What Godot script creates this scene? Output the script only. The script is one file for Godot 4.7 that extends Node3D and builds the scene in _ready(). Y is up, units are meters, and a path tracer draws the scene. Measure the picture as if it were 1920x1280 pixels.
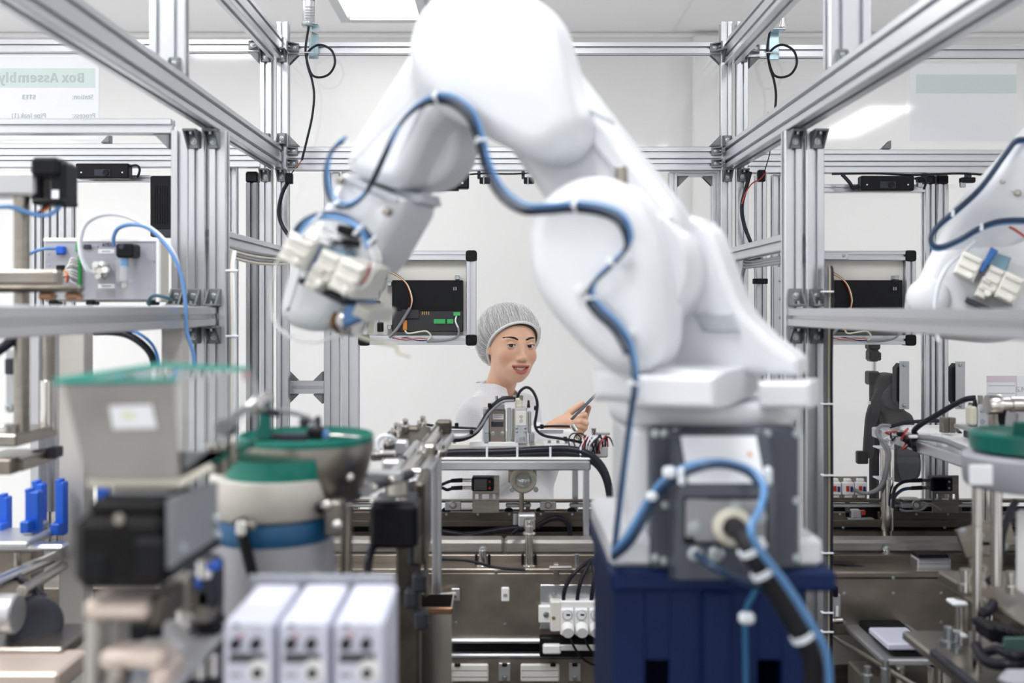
extends Node3D
# A robot cell framed in aluminium profiles, with a smiling worker behind it. Units are metres, y is up, the lens sits at (0, EYE, 0) looking along -z.

const F := 1920.0
const CX := 942.0
const CY := 578.0
const EYE := 1.55
const BED := 0.70   # top of the machine beds
var M := {}
var used := {}

# ---------- a collector of triangles ----------
class G:
	var v := PackedVector3Array()
	var n := PackedVector3Array()
	var c := PackedColorArray()
	var ix := PackedInt32Array()
	var xf := Transform3D()
	var col := Color.WHITE
	var tinted := false
	func add(a: Vector3, m: Vector3) -> int:
		v.append(xf * a)
		n.append((xf.basis * m).normalized())
		c.append(col)
		return v.size() - 1
	func t3(a: int, b: int, d: int) -> void:   # counter-clockwise from outside
		ix.append(a); ix.append(d); ix.append(b)
	func q4(a: int, b: int, d: int, e: int) -> void:
		t3(a, b, d); t3(a, d, e)
	func quad(a: Vector3, b: Vector3, d: Vector3, e: Vector3) -> void:
		var m := (b - a).cross(d - a).normalized()
		q4(add(a, m), add(b, m), add(d, m), add(e, m))
	func tri(a: Vector3, b: Vector3, d: Vector3) -> void:
		var m := (b - a).cross(d - a).normalized()
		t3(add(a, m), add(b, m), add(d, m))
	func box(lo: Vector3, hi: Vector3, bev := 0.0) -> void:
		var s := hi - lo
		var b := minf(bev, minf(s.x, minf(s.y, s.z)) * 0.45)
		var mid := (lo + hi) / 2.0
		var h := s / 2.0
		var ax := [Vector3.RIGHT, Vector3.UP, Vector3.BACK]
		for k in 3:
			for sg in [-1.0, 1.0]:
				var w: Vector3 = ax[k] * sg
				var u: Vector3 = ax[(k + 1) % 3] * sg
				var r: Vector3 = ax[(k + 2) % 3]
				var o := mid + w * h[k]
				var hu: float = h[(k + 1) % 3] - b
				var hr: float = h[(k + 2) % 3] - b
				quad(o - u * hu - r * hr, o + u * hu - r * hr, o + u * hu + r * hr, o - u * hu + r * hr)
		if b <= 0.0:
			return
		for k in 3:
			var i := (k + 1) % 3
			var j := (k + 2) % 3
			for si in [-1.0, 1.0]:
				for sj in [-1.0, 1.0]:
					var L: Vector3 = ax[k] * (h[k] - b)
					var p1: Vector3 = mid + ax[i] * si * h[i] + ax[j] * sj * (h[j] - b)
					var p2: Vector3 = mid + ax[i] * si * (h[i] - b) + ax[j] * sj * h[j]
					if si * sj > 0.0:
						quad(p1 - L, p2 - L, p2 + L, p1 + L)
					else:
						quad(p2 - L, p1 - L, p1 + L, p2 + L)
		for sx in [-1.0, 1.0]:
			for sy in [-1.0, 1.0]:
				for sz in [-1.0, 1.0]:
					var a := mid + Vector3(sx * h.x, sy * (h.y - b), sz * (h.z - b))
					var d := mid + Vector3(sx * (h.x - b), sy * h.y, sz * (h.z - b))
					var e := mid + Vector3(sx * (h.x - b), sy * (h.y - b), sz * h.z)
					if sx * sy * sz > 0.0: tri(a, d, e)
					else: tri(a, e, d)
	func boxc(mid: Vector3, s: Vector3, bev := 0.0) -> void:
		box(mid - s / 2.0, mid + s / 2.0, bev)
	# turned: points (radius, height along axis) from the bottom up; a crease where it bends sharply
	func lathe(o: Vector3, axis: Vector3, prof: Array, seg := 16, crease := 0.6) -> void:
		var w := axis.normalized()
		var u := w.cross(Vector3.RIGHT if absf(w.x) < 0.8 else Vector3.UP).normalized()
		var r := w.cross(u)
		var k := prof.size()
		var en := []
		for i in k - 1:
			var d: Vector2 = prof[i + 1] - prof[i]
			en.append(Vector2(d.y, -d.x).normalized())
		for i in k - 1:
			var n0: Vector2 = en[i]
			var n1: Vector2 = en[i]
			if i > 0 and en[i - 1].dot(en[i]) > crease: n0 = (en[i - 1] + en[i]).normalized()
			if i < k - 2 and en[i + 1].dot(en[i]) > crease: n1 = (en[i + 1] + en[i]).normalized()
			var first := v.size()
			for s in seg + 1:
				var a := TAU * s / seg
				var dir := u * cos(a) + r * sin(a)
				add(o + dir * prof[i].x + w * prof[i].y, dir * n0.x + w * n0.y)
				add(o + dir * prof[i + 1].x + w * prof[i + 1].y, dir * n1.x + w * n1.y)
			for s in seg:
				var f := first + s * 2
				if prof[i].x < 1e-6: t3(f, f + 3, f + 1)
				elif prof[i + 1].x < 1e-6: t3(f, f + 2, f + 1)
				else: q4(f, f + 2, f + 3, f + 1)
	func cyl(a: Vector3, b: Vector3, r0: float, r1 := -1.0, seg := 14, bev := 0.0) -> void:
		if r1 < 0.0: r1 = r0
		var l := (b - a).length()
		var p := []
		p.append(Vector2(0, 0))
		if bev > 0.0:
			p.append(Vector2(maxf(r0 - bev, 0.0), 0)); p.append(Vector2(r0, bev)); p.append(Vector2(r1, l - bev)); p.append(Vector2(maxf(r1 - bev, 0.0), l))
		else:
			p.append(Vector2(r0, 0)); p.append(Vector2(r1, l))
		p.append(Vector2(0, l))
		lathe(a, b - a, p, seg, 0.75)
	func ball(o: Vector3, r: Vector3, seg := 16, rings := 10) -> void:
		var first := v.size()
		for i in rings + 1:
			var t := PI * i / rings
			for s in seg + 1:
				var a := TAU * s / seg
				var d := Vector3(sin(t) * cos(a), cos(t), -sin(t) * sin(a))
				add(o + d * r, (d / r).normalized())
		for i in rings:
			for s in seg:
				var f := first + i * (seg + 1) + s
				q4(f, f + seg + 1, f + seg + 2, f + 1)
	func tube(pts: Array, r: float, seg := 8, steps := 5, r_end := -1.0) -> void:
		var path := PackedVector3Array()
		var k := pts.size()
		for i in k - 1:
			var p0: Vector3 = pts[maxi(i - 1, 0)]
			var p1: Vector3 = pts[i]
			var p2: Vector3 = pts[i + 1]
			var p3: Vector3 = pts[mini(i + 2, k - 1)]
			for s in steps:
				path.append(p1.cubic_interpolate(p2, p0, p3, float(s) / steps))
		path.append(pts[k - 1])
		var m := path.size()
		var up := Vector3.UP
		var first := v.size()
		for i in m:
			var d := (path[mini(i + 1, m - 1)] - path[maxi(i - 1, 0)]).normalized()
			if i == 0: up = d.cross(Vector3.RIGHT if absf(d.x) < 0.8 else Vector3.UP).normalized()
			up = (up - d * up.dot(d)).normalized()
			var side := d.cross(up)
			var rr := r if r_end < 0.0 else lerpf(r, r_end, float(i) / (m - 1))
			for s in seg:
				var a := TAU * s / seg
				var w := up * cos(a) + side * sin(a)
				add(path[i] + w * rr, w)
		for i in m - 1:
			for s in seg:
				var a := first + i * seg + s
				var b := first + i * seg + (s + 1) % seg
				q4(a, b, b + seg, a + seg)
		for e in 2:
			var base := first + (0 if e == 0 else (m - 1) * seg)
			for s in range(1, seg - 1):
				if e == 0: t3(base, base + s + 1, base + s)
				else: t3(base, base + s, base + s + 1)
	# an outline (counter-clockwise, in the plane of ux and uy at o) pushed back along -(ux x uy); bev rounds the front edge, back_bev the back one
	func prism(poly: PackedVector2Array, o: Vector3, ux: Vector3, uy: Vector3, depth: float, bev := 0.0, bseg := 1, back_bev := 0.0) -> void:
		var w := ux.cross(uy).normalized()
		var k := poly.size()
		if Geometry2D.is_polygon_clockwise(poly):
			poly = poly.duplicate(); poly.reverse()
		var out := []
		for i in k:
			var d := (poly[(i + 1) % k] - poly[i]).normalized()
			out.append(Vector2(d.y, -d.x))
		var nin := []; var nout := []; var mit := []
		for i in k:
			var a: Vector2 = out[(i + k - 1) % k]
			var b: Vector2 = out[i]
			var m := (a + b)
			m = m.normalized() if m.length() > 1e-4 else b
			mit.append(m / maxf(m.dot(b), 0.5))
			if a.dot(b) > 0.72: nin.append(m); nout.append(m)
			else: nin.append(a); nout.append(b)
		var rings := []   # (inset, z, tilt of the normal towards w)
		if bev > 0.0:
			for s in bseg + 1:
				var t := PI / 2 * s / bseg
				rings.append([bev * (1.0 - sin(t)), -bev * (1.0 - cos(t)), PI / 2 - t])
		else: rings.append([0.0, 0.0, 0.0])
		if back_bev > 0.0:
			for s in bseg + 1:
				var t := PI / 2 * s / bseg
				rings.append([back_bev * (1.0 - cos(t)), -depth + back_bev * (1.0 - sin(t)), -t])
		else: rings.append([0.0, -depth, 0.0])
		var nr := rings.size()
		for i in k:
			var j := (i + 1) % k
			var idx := []
			for e in nr:
				var rg = rings[e]
				var tl: float = rg[2]
				if nr > 2 and bseg == 1:
					tl = 0.0
				var pa: Vector2 = poly[i] - mit[i] * rg[0]
				var pb: Vector2 = poly[j] - mit[j] * rg[0]
				var na: Vector3 = (ux * nout[i].x + uy * nout[i].y) * cos(tl) + w * sin(tl)
				var nb: Vector3 = (ux * nin[j].x + uy * nin[j].y) * cos(tl) + w * sin(tl)
				idx.append([add(o + ux * pa.x + uy * pa.y + w * rg[1], na), add(o + ux * pb.x + uy * pb.y + w * rg[1], nb)])
			for e in nr - 1:
				q4(idx[e + 1][0], idx[e + 1][1], idx[e][1], idx[e][0])
		for side in 2:
			var rg = rings[0] if side == 0 else rings[nr - 1]
			var flat := PackedVector2Array()
			for i in k: flat.append(poly[i] - mit[i] * rg[0])
			var tr := Geometry2D.triangulate_polygon(flat)
			if tr.is_empty():
				for i in range(1, k - 1): tr.append_array(PackedInt32Array([0, i, i + 1]))
			var first := v.size()
			for i in k: add(o + ux * flat[i].x + uy * flat[i].y + w * rg[1], w if side == 0 else -w)
			for i in range(0, tr.size(), 3):
				var a := flat[tr[i]]; var b := flat[tr[i + 1]]; var d := flat[tr[i + 2]]
				var ccw := (b - a).cross(d - a) > 0.0
				if ccw == (side == 0): t3(first + tr[i], first + tr[i + 1], first + tr[i + 2])
				else: t3(first + tr[i], first + tr[i + 2], first + tr[i + 1])
	# rings of equal size joined by a skin with smooth normals
	func loft(rings: Array, caps := true, closed := true) -> void:
		var k: int = rings[0].size()
		var m := rings.size()
		var first := v.size()
		var acc := PackedVector3Array()
		for rg in rings:
			for p in rg: acc.append(Vector3.ZERO)
		var flat := PackedVector3Array()
		for rg in rings:
			for p in rg: flat.append(p)
		var quads := []
		for i in m - 1:
			for s in (k if closed else k - 1):
				var a := i * k + s
				var b := i * k + (s + 1) % k
				quads.append([a, b, b + k, a + k])
				var nn := (flat[b] - flat[a + k]).cross(flat[b + k] - flat[a])
				for z in [a, b, b + k, a + k]: acc[z] += nn
		for i in flat.size(): add(flat[i], acc[i])
		for z in quads: q4(first + z[0], first + z[1], first + z[2], first + z[3])
		if caps:
			for e in 2:
				var rg: Array = rings[0] if e == 0 else rings[m - 1]
				var mid := Vector3.ZERO
				for p in rg: mid += p
				mid /= k
				for s in k:
					if e == 0: tri(mid, rg[(s + 1) % k], rg[s])
					else: tri(mid, rg[s], rg[(s + 1) % k])

# ---------- naming and parenting ----------
func P(x: float, y: float, d: float) -> Vector3:   # where a point of the picture lies at a depth of d metres
	return Vector3((x - CX) / F * d, EYE + (CY - y) / F * d, -d)

func numbered(called: String) -> String:
	used[called] = used.get(called, -1) + 1
	return called if used[called] == 0 else "%s_%03d" % [called, used[called]]

func tag(o: Node, label: String, category: String, group := "") -> void:
	o.set_meta("label", label)
	o.set_meta("category", category)
	if group: o.set_meta("group", group)

func thing(called: String, label: String, category: String, at := Vector3.ZERO, group := "") -> Node3D:
	var o := Node3D.new()
	o.name = numbered(called)
	o.position = at
	add_child(o, true)
	tag(o, label, category, group)
	return o

func commit(g: G, off: Vector3, m: Material) -> MeshInstance3D:
	var a := []
	a.resize(Mesh.ARRAY_MAX)
	var v := g.v.duplicate()
	if off != Vector3.ZERO:
		for i in v.size(): v[i] -= off
	a[Mesh.ARRAY_VERTEX] = v
	a[Mesh.ARRAY_NORMAL] = g.n
	if g.tinted: a[Mesh.ARRAY_COLOR] = g.c
	a[Mesh.ARRAY_INDEX] = g.ix
	var am := ArrayMesh.new()
	am.add_surface_from_arrays(Mesh.PRIMITIVE_TRIANGLES, a)
	am.surface_set_material(0, m)
	var o := MeshInstance3D.new()
	o.mesh = am
	o.cast_shadow = GeometryInstance3D.SHADOW_CASTING_SETTING_ON
	return o

func obj(called: String, g: G, m: Material, parent: Node3D, label := "") -> MeshInstance3D:
	var off := Vector3.ZERO
	var q: Node = parent
	while q != self:
		off += q.position
		q = q.get_parent()
	var o := commit(g, off, m)
	o.name = called
	parent.add_child(o, true)
	if label: o.set_meta("label", label)
	return o

func solo(called: String, g: G, m: Material, label: String, category: String, group := "") -> MeshInstance3D:
	var lo := g.v[0]
	var hi := g.v[0]
	for p in g.v:
		lo = lo.min(p); hi = hi.max(p)
	var at := Vector3((lo.x + hi.x) / 2, lo.y, (lo.z + hi.z) / 2)
	var o := commit(g, at, m)
	o.name = numbered(called)
	o.position = at
	add_child(o, true)
	tag(o, label, category, group)
	return o

func struct(called: String, g: G, m: Material) -> MeshInstance3D:
	var o := commit(g, Vector3.ZERO, m)
	o.name = called
	o.set_meta("kind", "structure")
	add_child(o, true)
	return o

# ---------- materials ----------
func mat(c: String, rough := 0.5, metal := 0.0) -> StandardMaterial3D:
	var m := StandardMaterial3D.new()
	m.albedo_color = Color(c)
	m.roughness = rough
	m.metallic = metal
	return m

func clear(c: String, alpha: float) -> StandardMaterial3D:
	var m := mat(c, 0.05)
	m.transparency = BaseMaterial3D.TRANSPARENCY_ALPHA
	m.albedo_color.a = alpha
	m.cull_mode = BaseMaterial3D.CULL_DISABLED
	return m

func noisy(m: StandardMaterial3D, lo: String, hi: String, scale: Vector3, freq := 0.012, sd := 1) -> StandardMaterial3D:
	var t := NoiseTexture2D.new()
	t.width = 256; t.height = 256; t.seamless = true
	var f := FastNoiseLite.new()
	f.seed = sd; f.frequency = freq; f.fractal_octaves = 4
	t.noise = f
	var gr := Gradient.new()
	gr.set_color(0, Color(lo)); gr.set_color(1, Color(hi))
	t.color_ramp = gr
	m.albedo_color = Color.WHITE
	m.albedo_texture = t
	m.uv1_triplanar = true
	m.uv1_world_triplanar = true
	m.uv1_scale = scale
	return m

func materials() -> void:
	M.wall = mat("f5f5f4", 0.55)
	M.ceil = mat("fafafa", 0.7)
	M.floor = mat("ebeced", 0.4)
	M.beam = noisy(mat("ffffff", 0.4, 0.6), "8d8a86", "a9a6a2", Vector3(1, 12, 1), 0.02, 41)
	M.alu = mat("cfd1d6", 0.3, 0.9)
	M.alu_dull = mat("c2c3c6", 0.42, 0.8)
	M.alu_cast = mat("b9bbbe", 0.5, 0.6)
	M.slot = mat("8f9094", 0.5, 0.6)
	M.zinc = mat("aeb4b8", 0.28, 0.95)
	M.steel = mat("d9d6d2", 0.16, 1.0)
	M.brushed = noisy(mat("ffffff", 0.3, 0.9), "8b857e", "a8a29a", Vector3(1.2, 9, 1.2), 0.02, 3)
	M.stain = noisy(mat("ffffff", 0.34, 0.8), "7d756d", "a39a90", Vector3(2.2, 2.6, 2.2), 0.014, 5)
	M.rail_dark = noisy(mat("ffffff", 0.38, 0.75), "5d5650", "756e67", Vector3(1, 8, 1), 0.02, 8)
	M.black = mat("141518", 0.42)
	M.black_soft = mat("17181b", 0.6)
	M.rubber = mat("232327", 0.5)
	M.charcoal = mat("3c3e46", 0.45)
	M.robot = mat("e1e3e8", 0.28)
	M.robot_seam = mat("b7bbc4", 0.45)
	M.conn = mat("474b57", 0.4)
	M.navy = mat("07204f", 0.55)
	M.navy.metallic_specular = 0.35
	M.white = mat("f1f1f1", 0.4)
	M.offwhite = mat("e2e0da", 0.5)
	M.cream = mat("ddd8c9", 0.45)
	M.lilac = mat("d4d6e8", 0.4)
	M.grey = mat("9a9aa0", 0.45)
	M.greypaint = mat("a8a9b2", 0.4)
	M.beige = mat("bcb9b4", 0.5)
	M.blue_hose = mat("5b86bd", 0.28)
	M.navy_hose = mat("1b3554", 0.3)
	M.black_hose = mat("22222c", 0.3)
	M.grey_hose = mat("85868a", 0.35)
	M.clear_hose = clear("eef0ee", 0.4)
	M.white_hose = mat("e4e8f0", 0.25)
	M.tie = mat("e8edf4", 0.4)
	M.teal = mat("0f7f70", 0.3)
	M.teal_dark = mat("0a6257", 0.3)
	M.blueband = mat("1b5680", 0.4)
	M.blue = mat("175bcb", 0.4)
	M.green = mat("3fae62", 0.4)
	M.pcb = mat("2e9c4f", 0.45)
	M.red = mat("b3342c", 0.4)
	M.orange = mat("d98a3a", 0.4)
	M.yellow = mat("d8c94a", 0.4)
	M.brass = mat("c9a45c", 0.3, 1.0)
	M.copper = mat("8c6a52", 0.35, 0.8)
	M.pane = clear("ffffff", 0.02)
	M.door_pane = clear("ffffff", 0.015)
	M.door_pane.metallic_specular = 0.3
	M.bracket = mat("7f8285", 0.45, 0.7)
	M.arm_blue = mat("5c8cc0", 0.3)
	M.dark_steel = noisy(mat("ffffff", 0.35, 0.8), "4a453f", "6b655e", Vector3(3, 3, 3), 0.02, 31)
	M.motor_black = mat("0d0e10", 0.5)
	M.acryl = clear("d8dedd", 0.1)
	M.acryl_edge = mat("1d8a7c", 0.2)
	M.paper = mat("eceef3", 0.6)
	M.mint = mat("d0dedb", 0.6)
	M.print = mat("b9c3c6", 0.7)
	M.pink = mat("d9cbd6", 0.6)
	M.pinkalu = mat("d9c9bf", 0.4, 0.5)
	for k in ["black", "black_soft", "rubber", "motor_black", "black_hose", "charcoal"]: M[k].metallic_specular = 0.3
	M.light = mat("ffffff", 0.5)
	M.light.emission_enabled = true
	M.light.emission = Color(1, 1, 1)
	M.light.emission_energy_multiplier = 2.6

# ---------- profiles, brackets, bolts ----------
func prof_poly(w: float, h: float, nw: int, nh: int) -> PackedVector2Array:
	var o := PackedVector2Array()
	var p := minf(w / maxi(nw, 1), h / maxi(nh, 1))
	var ch := p * 0.05
	for side in 4:
		var L := w if side % 2 == 0 else h
		var D := h if side % 2 == 0 else w
		var k := nw if side % 2 == 0 else nh
		var loc := [Vector2(-L / 2 + ch, -D / 2)]
		for s in k:
			var m := -L / 2 + L / k * (s + 0.5)
			var a := p * 0.135
			for q in [[-a, 0.0], [-a, 0.07], [-0.2 * p, 0.07], [-0.2 * p, 0.28], [0.2 * p, 0.28], [0.2 * p, 0.07], [a, 0.07], [a, 0.0]]: loc.append(Vector2(m + q[0], -D / 2 + p * q[1]))
		loc.append(Vector2(L / 2 - ch, -D / 2))
		for q in loc: o.append(q.rotated(PI / 2 * side))
	return o

func prof_geo(g: G, axis: String, lo: Vector3, hi: Vector3, n1: int, n2: int) -> void:
	# n1 slots on the face across the first of the other two axes (x before y before z), n2 on the second
	var mid := (lo + hi) / 2
	var s := hi - lo
	if axis == "x":
		g.prism(prof_poly(s.y, s.z, n1, n2), Vector3(hi.x, mid.y, mid.z), Vector3.UP, Vector3.BACK, s.x)
	elif axis == "y":
		g.prism(prof_poly(s.z, s.x, n2, n1), Vector3(mid.x, hi.y, mid.z), Vector3.BACK, Vector3.RIGHT, s.y)
	else:
		g.prism(prof_poly(s.x, s.y, n1, n2), Vector3(mid.x, mid.y, hi.z), Vector3.RIGHT, Vector3.UP, s.z)

func profile(called: String, label: String, axis: String, lo: Vector3, hi: Vector3, n1: int, n2: int, group := "aluminium profiles of the cell frame", m: Material = null) -> MeshInstance3D:
	var g := G.new()
	prof_geo(g, axis, lo, hi, n1, n2)
	return solo(called, g, m if m else M.alu, label, "frame post" if axis == "y" else "frame rail", group)

func px(x0: float, y0: float, x1: float, y1: float, d: float, depth: float) -> Array:   # box whose front face fills these pixels
	return [Vector3((x0 - CX) / F * d, EYE + (CY - y1) / F * d, -d - depth), Vector3((x1 - CX) / F * d, EYE + (CY - y0) / F * d, -d)]

func pxprof(called: String, label: String, axis: String, x0: float, y0: float, x1: float, y1: float, d: float, depth: float, nf := 1, nd := 1, m: Material = null) -> MeshInstance3D:
	var b := px(x0, y0, x1, y1, d, depth)
	if axis == "y": b[0].y = maxf(b[0].y, 0.0)
	return profile(called, label, axis, b[0], b[1], nf, nd, "aluminium profiles of the cell frame", m)

func pxbox(g: G, x0: float, y0: float, x1: float, y1: float, d: float, depth: float, bev := 0.002) -> void:
	var b := px(x0, y0, x1, y1, d, depth)
	if y1 >= 2000.0: b[0].y = BED
	g.box(b[0], b[1], bev)

func bolt_geo(g: G, at: Vector3, dir: Vector3, r := 0.004, h := 0.004) -> void:
	var d := dir.normalized()
	g.lathe(at, d, [Vector2(r * 1.5, 0), Vector2(r * 1.5, h * 0.2), Vector2(r, h * 0.22), Vector2(r, h * 0.9), Vector2(r * 0.85, h), Vector2(r * 0.5, h), Vector2(r * 0.5, h * 0.5), Vector2(0, h * 0.5)], 10, 0.75)

func bracket(parent: Node3D, at: Vector3, d1: Vector3, d2: Vector3, s := 0.03, w := 0.024, m: Material = null) -> void:
	var z := d1.cross(d2).normalized()
	var t := s * 0.13
	var g := G.new()
	g.xf = Transform3D(Basis(d1, d2, z), at)
	g.box(Vector3(0, 0, -w / 2), Vector3(s, t, w / 2), t * 0.3)
	g.box(Vector3(0, t, -w / 2), Vector3(t, s, w / 2), t * 0.3)
	for e in [-1.0, 1.0]:
		var zc: float = e * (w / 2 - t * 0.6)
		g.prism(PackedVector2Array([Vector2(t, t), Vector2(s * 0.95, t), Vector2(t, s * 0.95)]), Vector3(0, 0, zc + t * 0.4), Vector3.RIGHT, Vector3.UP, t * 0.8)
	var o := obj("corner_bracket", g, m if m else M.bracket, parent)
	for k in 2:
		for q in [0.6]:
			var b := G.new()
			if k == 0: bolt_geo(b, at + d1 * s * q + d2 * t, d2, s * 0.13, s * 0.16)
			else: bolt_geo(b, at + d2 * s * q + d1 * t, d1, s * 0.13, s * 0.16)
			obj("bolt", b, M.zinc, o)

func corner_plate(parent: Node3D, x: float, y: float, d: float, down := 1.0, s := 0.032) -> void:   # bracket on a front face, seen bolts-on, reaching down (or up) from y
	bracket(parent, P(x, y, d), Vector3.UP * -down, Vector3.BACK, s, s * 0.8)

func circle(r: float, seg := 20, o := Vector2.ZERO) -> PackedVector2Array:
	var p := PackedVector2Array()
	for i in seg: p.append(o + Vector2.from_angle(TAU * i / seg) * r)
	return p

func hull2(a: Vector2, ra: float, b: Vector2, rb: float, seg := 40) -> PackedVector2Array:
	var pts := circle(ra, seg, a)
	pts.append_array(circle(rb, seg, b))
	var h := Geometry2D.convex_hull(pts)
	h.remove_at(h.size() - 1)
	return h

func rrect(w: float, h: float, r: float, seg := 5) -> PackedVector2Array:
	var p := PackedVector2Array()
	for k in 4:
		var sg := Vector2(1 if k in [0, 3] else -1, 1 if k < 2 else -1)
		for i in seg + 1:
			p.append(Vector2(w / 2 - r, h / 2 - r) * sg + Vector2.from_angle(PI / 2 * k + PI / 2 * i / seg) * r)
	return p

func txt(called: String, s: String, at: Vector3, height: float, m: Material, parent: Node3D, turn := 0.0, thick := 0.0006, bold := false) -> MeshInstance3D:
	var t := TextMesh.new()
	t.text = s
	var f := SystemFont.new()
	f.font_names = PackedStringArray(["Droid Sans"])
	if bold: f.font_weight = 700
	t.font = f
	t.font_size = 32
	t.pixel_size = height / 24.0
	t.depth = thick
	t.material = m
	var o := MeshInstance3D.new()
	o.mesh = t
	o.name = called
	var off := Vector3.ZERO
	var q: Node = parent
	while q != self:
		off += q.position
		q = q.get_parent()
	o.position = at - off
	o.rotation.y = turn
	parent.add_child(o, true)
	return o

func _ready() -> void:
	# camera: a level lens, shifted so that uprights stay upright
	var cam := Camera3D.new()
	cam.name = "camera"
	var at := CameraAttributesPhysical.new()
	at.frustum_focal_length = 36.0
	at.frustum_near = 0.05
	at.frustum_far = 40.0
	at.frustum_focus_distance = 2.85
	at.exposure_aperture = 2.9
	at.exposure_shutter_speed = 100.0
	cam.attributes = at
	cam.projection = Camera3D.PROJECTION_FRUSTUM
	cam.near = 0.05
	cam.far = 40.0
	cam.size = 1280.0 / F * cam.near
	cam.frustum_offset = Vector2((960.0 - CX) / F * cam.near, (CY - 640.0) / F * cam.near)
	cam.position = Vector3(0, EYE, 0)
	add_child(cam)
	cam.current = true
	# light: only the ceiling panels of the clean room
	var we := WorldEnvironment.new()
	we.name = "environment"
	var e := Environment.new()
	e.background_mode = Environment.BG_COLOR
	e.background_color = Color(0.6, 0.62, 0.65)
	e.tonemap_mode = Environment.TONE_MAPPER_LINEAR
	e.tonemap_exposure = EXPOSURE
	e.sdfgi_enabled = true
	e.ssao_enabled = true
	e.ssil_enabled = true
	we.environment = e
	add_child(we)
	materials()
	room()
	beds()
	frame_far()
	frame_near()
	doors()
	robot()
	bench()
	worker()
	left_cell()
	right_cell()

const EXPOSURE := 1.3
const PANEL_ENERGY := 1.35
const CEIL := 2.8
const NAMES := ["recessed white panel light in the grey ceiling above the left of the robot", "ceiling panel light mirrored as the bright patch beside the blank sheet", "ceiling panel light behind the camera over the left aisle", "ceiling panel light over the front of the left cell", "ceiling panel light over the front of the right cell", "ceiling panel light straight above the robot", "ceiling panel light over the back of the left neighbouring cell", "ceiling panel light over the back of the right neighbouring cell", "ceiling panel light beside the left wall level with the robot", "ceiling panel light beside the right wall level with the robot", "ceiling panel light in front of the back wall on the left", "ceiling panel light in front of the back wall on the right", "rearmost ceiling panel light left of the camera", "rearmost ceiling panel light right of the camera"]
var header: Node3D

func room() -> void:
	var x0 := -4.4
	var x1 := 4.4
	var z0 := -4.65
	var z1 := 3.6
	var g := G.new()
	g.box(Vector3(x0 - 0.2, -0.2, z0 - 0.2), Vector3(x1 + 0.2, 0, z1 + 0.2))
	struct("floor", g, M.floor)
	g = G.new()
	g.box(Vector3(x0 - 0.2, CEIL, z0 - 0.2), Vector3(x1 + 0.2, CEIL + 0.2, z1 + 0.2))
	struct("ceiling", g, M.ceil)
	for w in [["wall_back", Vector3(x0 - 0.2, 0, z0 - 0.2), Vector3(x1 + 0.2, CEIL, z0)], ["wall_front", Vector3(x0 - 0.2, 0, z1), Vector3(x1 + 0.2, CEIL, z1 + 0.2)], ["wall_left", Vector3(x0 - 0.2, 0, z0), Vector3(x0, CEIL, z1)], ["wall_right", Vector3(x1, 0, z0), Vector3(x1 + 0.2, CEIL, z1)]]:
		g = G.new()
		g.box(w[1], w[2])
		struct(w[0], g, M.wall)
	# ceiling seams and the cove trim along the back wall
	g = G.new()
	g.box(Vector3(x0, CEIL - 0.022, z0), Vector3(x1, CEIL, z0 + 0.02), 0.006)
	struct("trim_1", g, M.wall)
	g = G.new()
	g.box(Vector3(0.765, CEIL - 0.004, z0), Vector3(0.777, CEIL, z1), 0.001)
	struct("trim_2", g, M.white)
	g = G.new()
	g.box(Vector3(0.86, 0, z0), Vector3(1.02, CEIL - 0.022, z0 + 0.05), 0.004)
	struct("trim_3", g, M.wall)
	# recessed light panels
	var spots := [[-0.5, -3.76, 0.14], [2.37, 1.35, 0.5], [-3.28, 1.5, 1.2], [-1.35, -1.0, 1.05], [1.15, -1.0, 0.12], [-0.1, -1.1, 1.1], [-3.0, -2.3, 1], [3.0, -2.3, 0.3], [-3.4, -0.6, 1.4], [3.4, -0.6, 0.3], [-1.9, -3.3, 0.35], [1.9, -3.3, 0.4], [-1.2, 2.95, 1.0], [1.2, 2.95, 0.8]]
	for i in spots.size():
		var c := Vector3(spots[i][0], CEIL, spots[i][1])
		var o := thing("ceiling_light", NAMES[i], "ceiling light", c + Vector3(0, -0.03, 0), "ceiling panel lights")
		var fr := G.new()
		var w := 0.17
		var l := 0.6
		for s in [-1.0, 1.0]:
			fr.box(Vector3(c.x + s * w - 0.02, CEIL - 0.03, c.z - l - 0.02), Vector3(c.x + s * w + 0.02, CEIL, c.z + l + 0.02), 0.003)
			fr.box(Vector3(c.x - w + 0.02, CEIL - 0.03, c.z + s * l - 0.02), Vector3(c.x + w - 0.02, CEIL, c.z + s * l + 0.02), 0.003)
		obj("frame", fr, M.alu_dull if i == 0 else M.wall, o)
		var df := G.new()
		df.box(Vector3(c.x - w + 0.02, CEIL - 0.012, c.z - l + 0.02), Vector3(c.x + w - 0.02, CEIL - 0.002, c.z + l - 0.02), 0.002)
		obj("diffuser", df, M.light, o)
		var a := AreaLight3D.new()
		a.name = "panel_light"
		a.area_size = Vector2(2 * w - 0.06, 2 * l - 0.06)
		a.light_energy = PANEL_ENERGY * spots[i][2]
		a.light_color = Color(1.0, 1.0, 1.0)
		a.shadow_enabled = true
		a.set("area_range", 12.0)
		a.position = Vector3(0, 0.012, 0)
		a.rotation_degrees = Vector3(-90, 0, 0)
		o.add_child(a)

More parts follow.
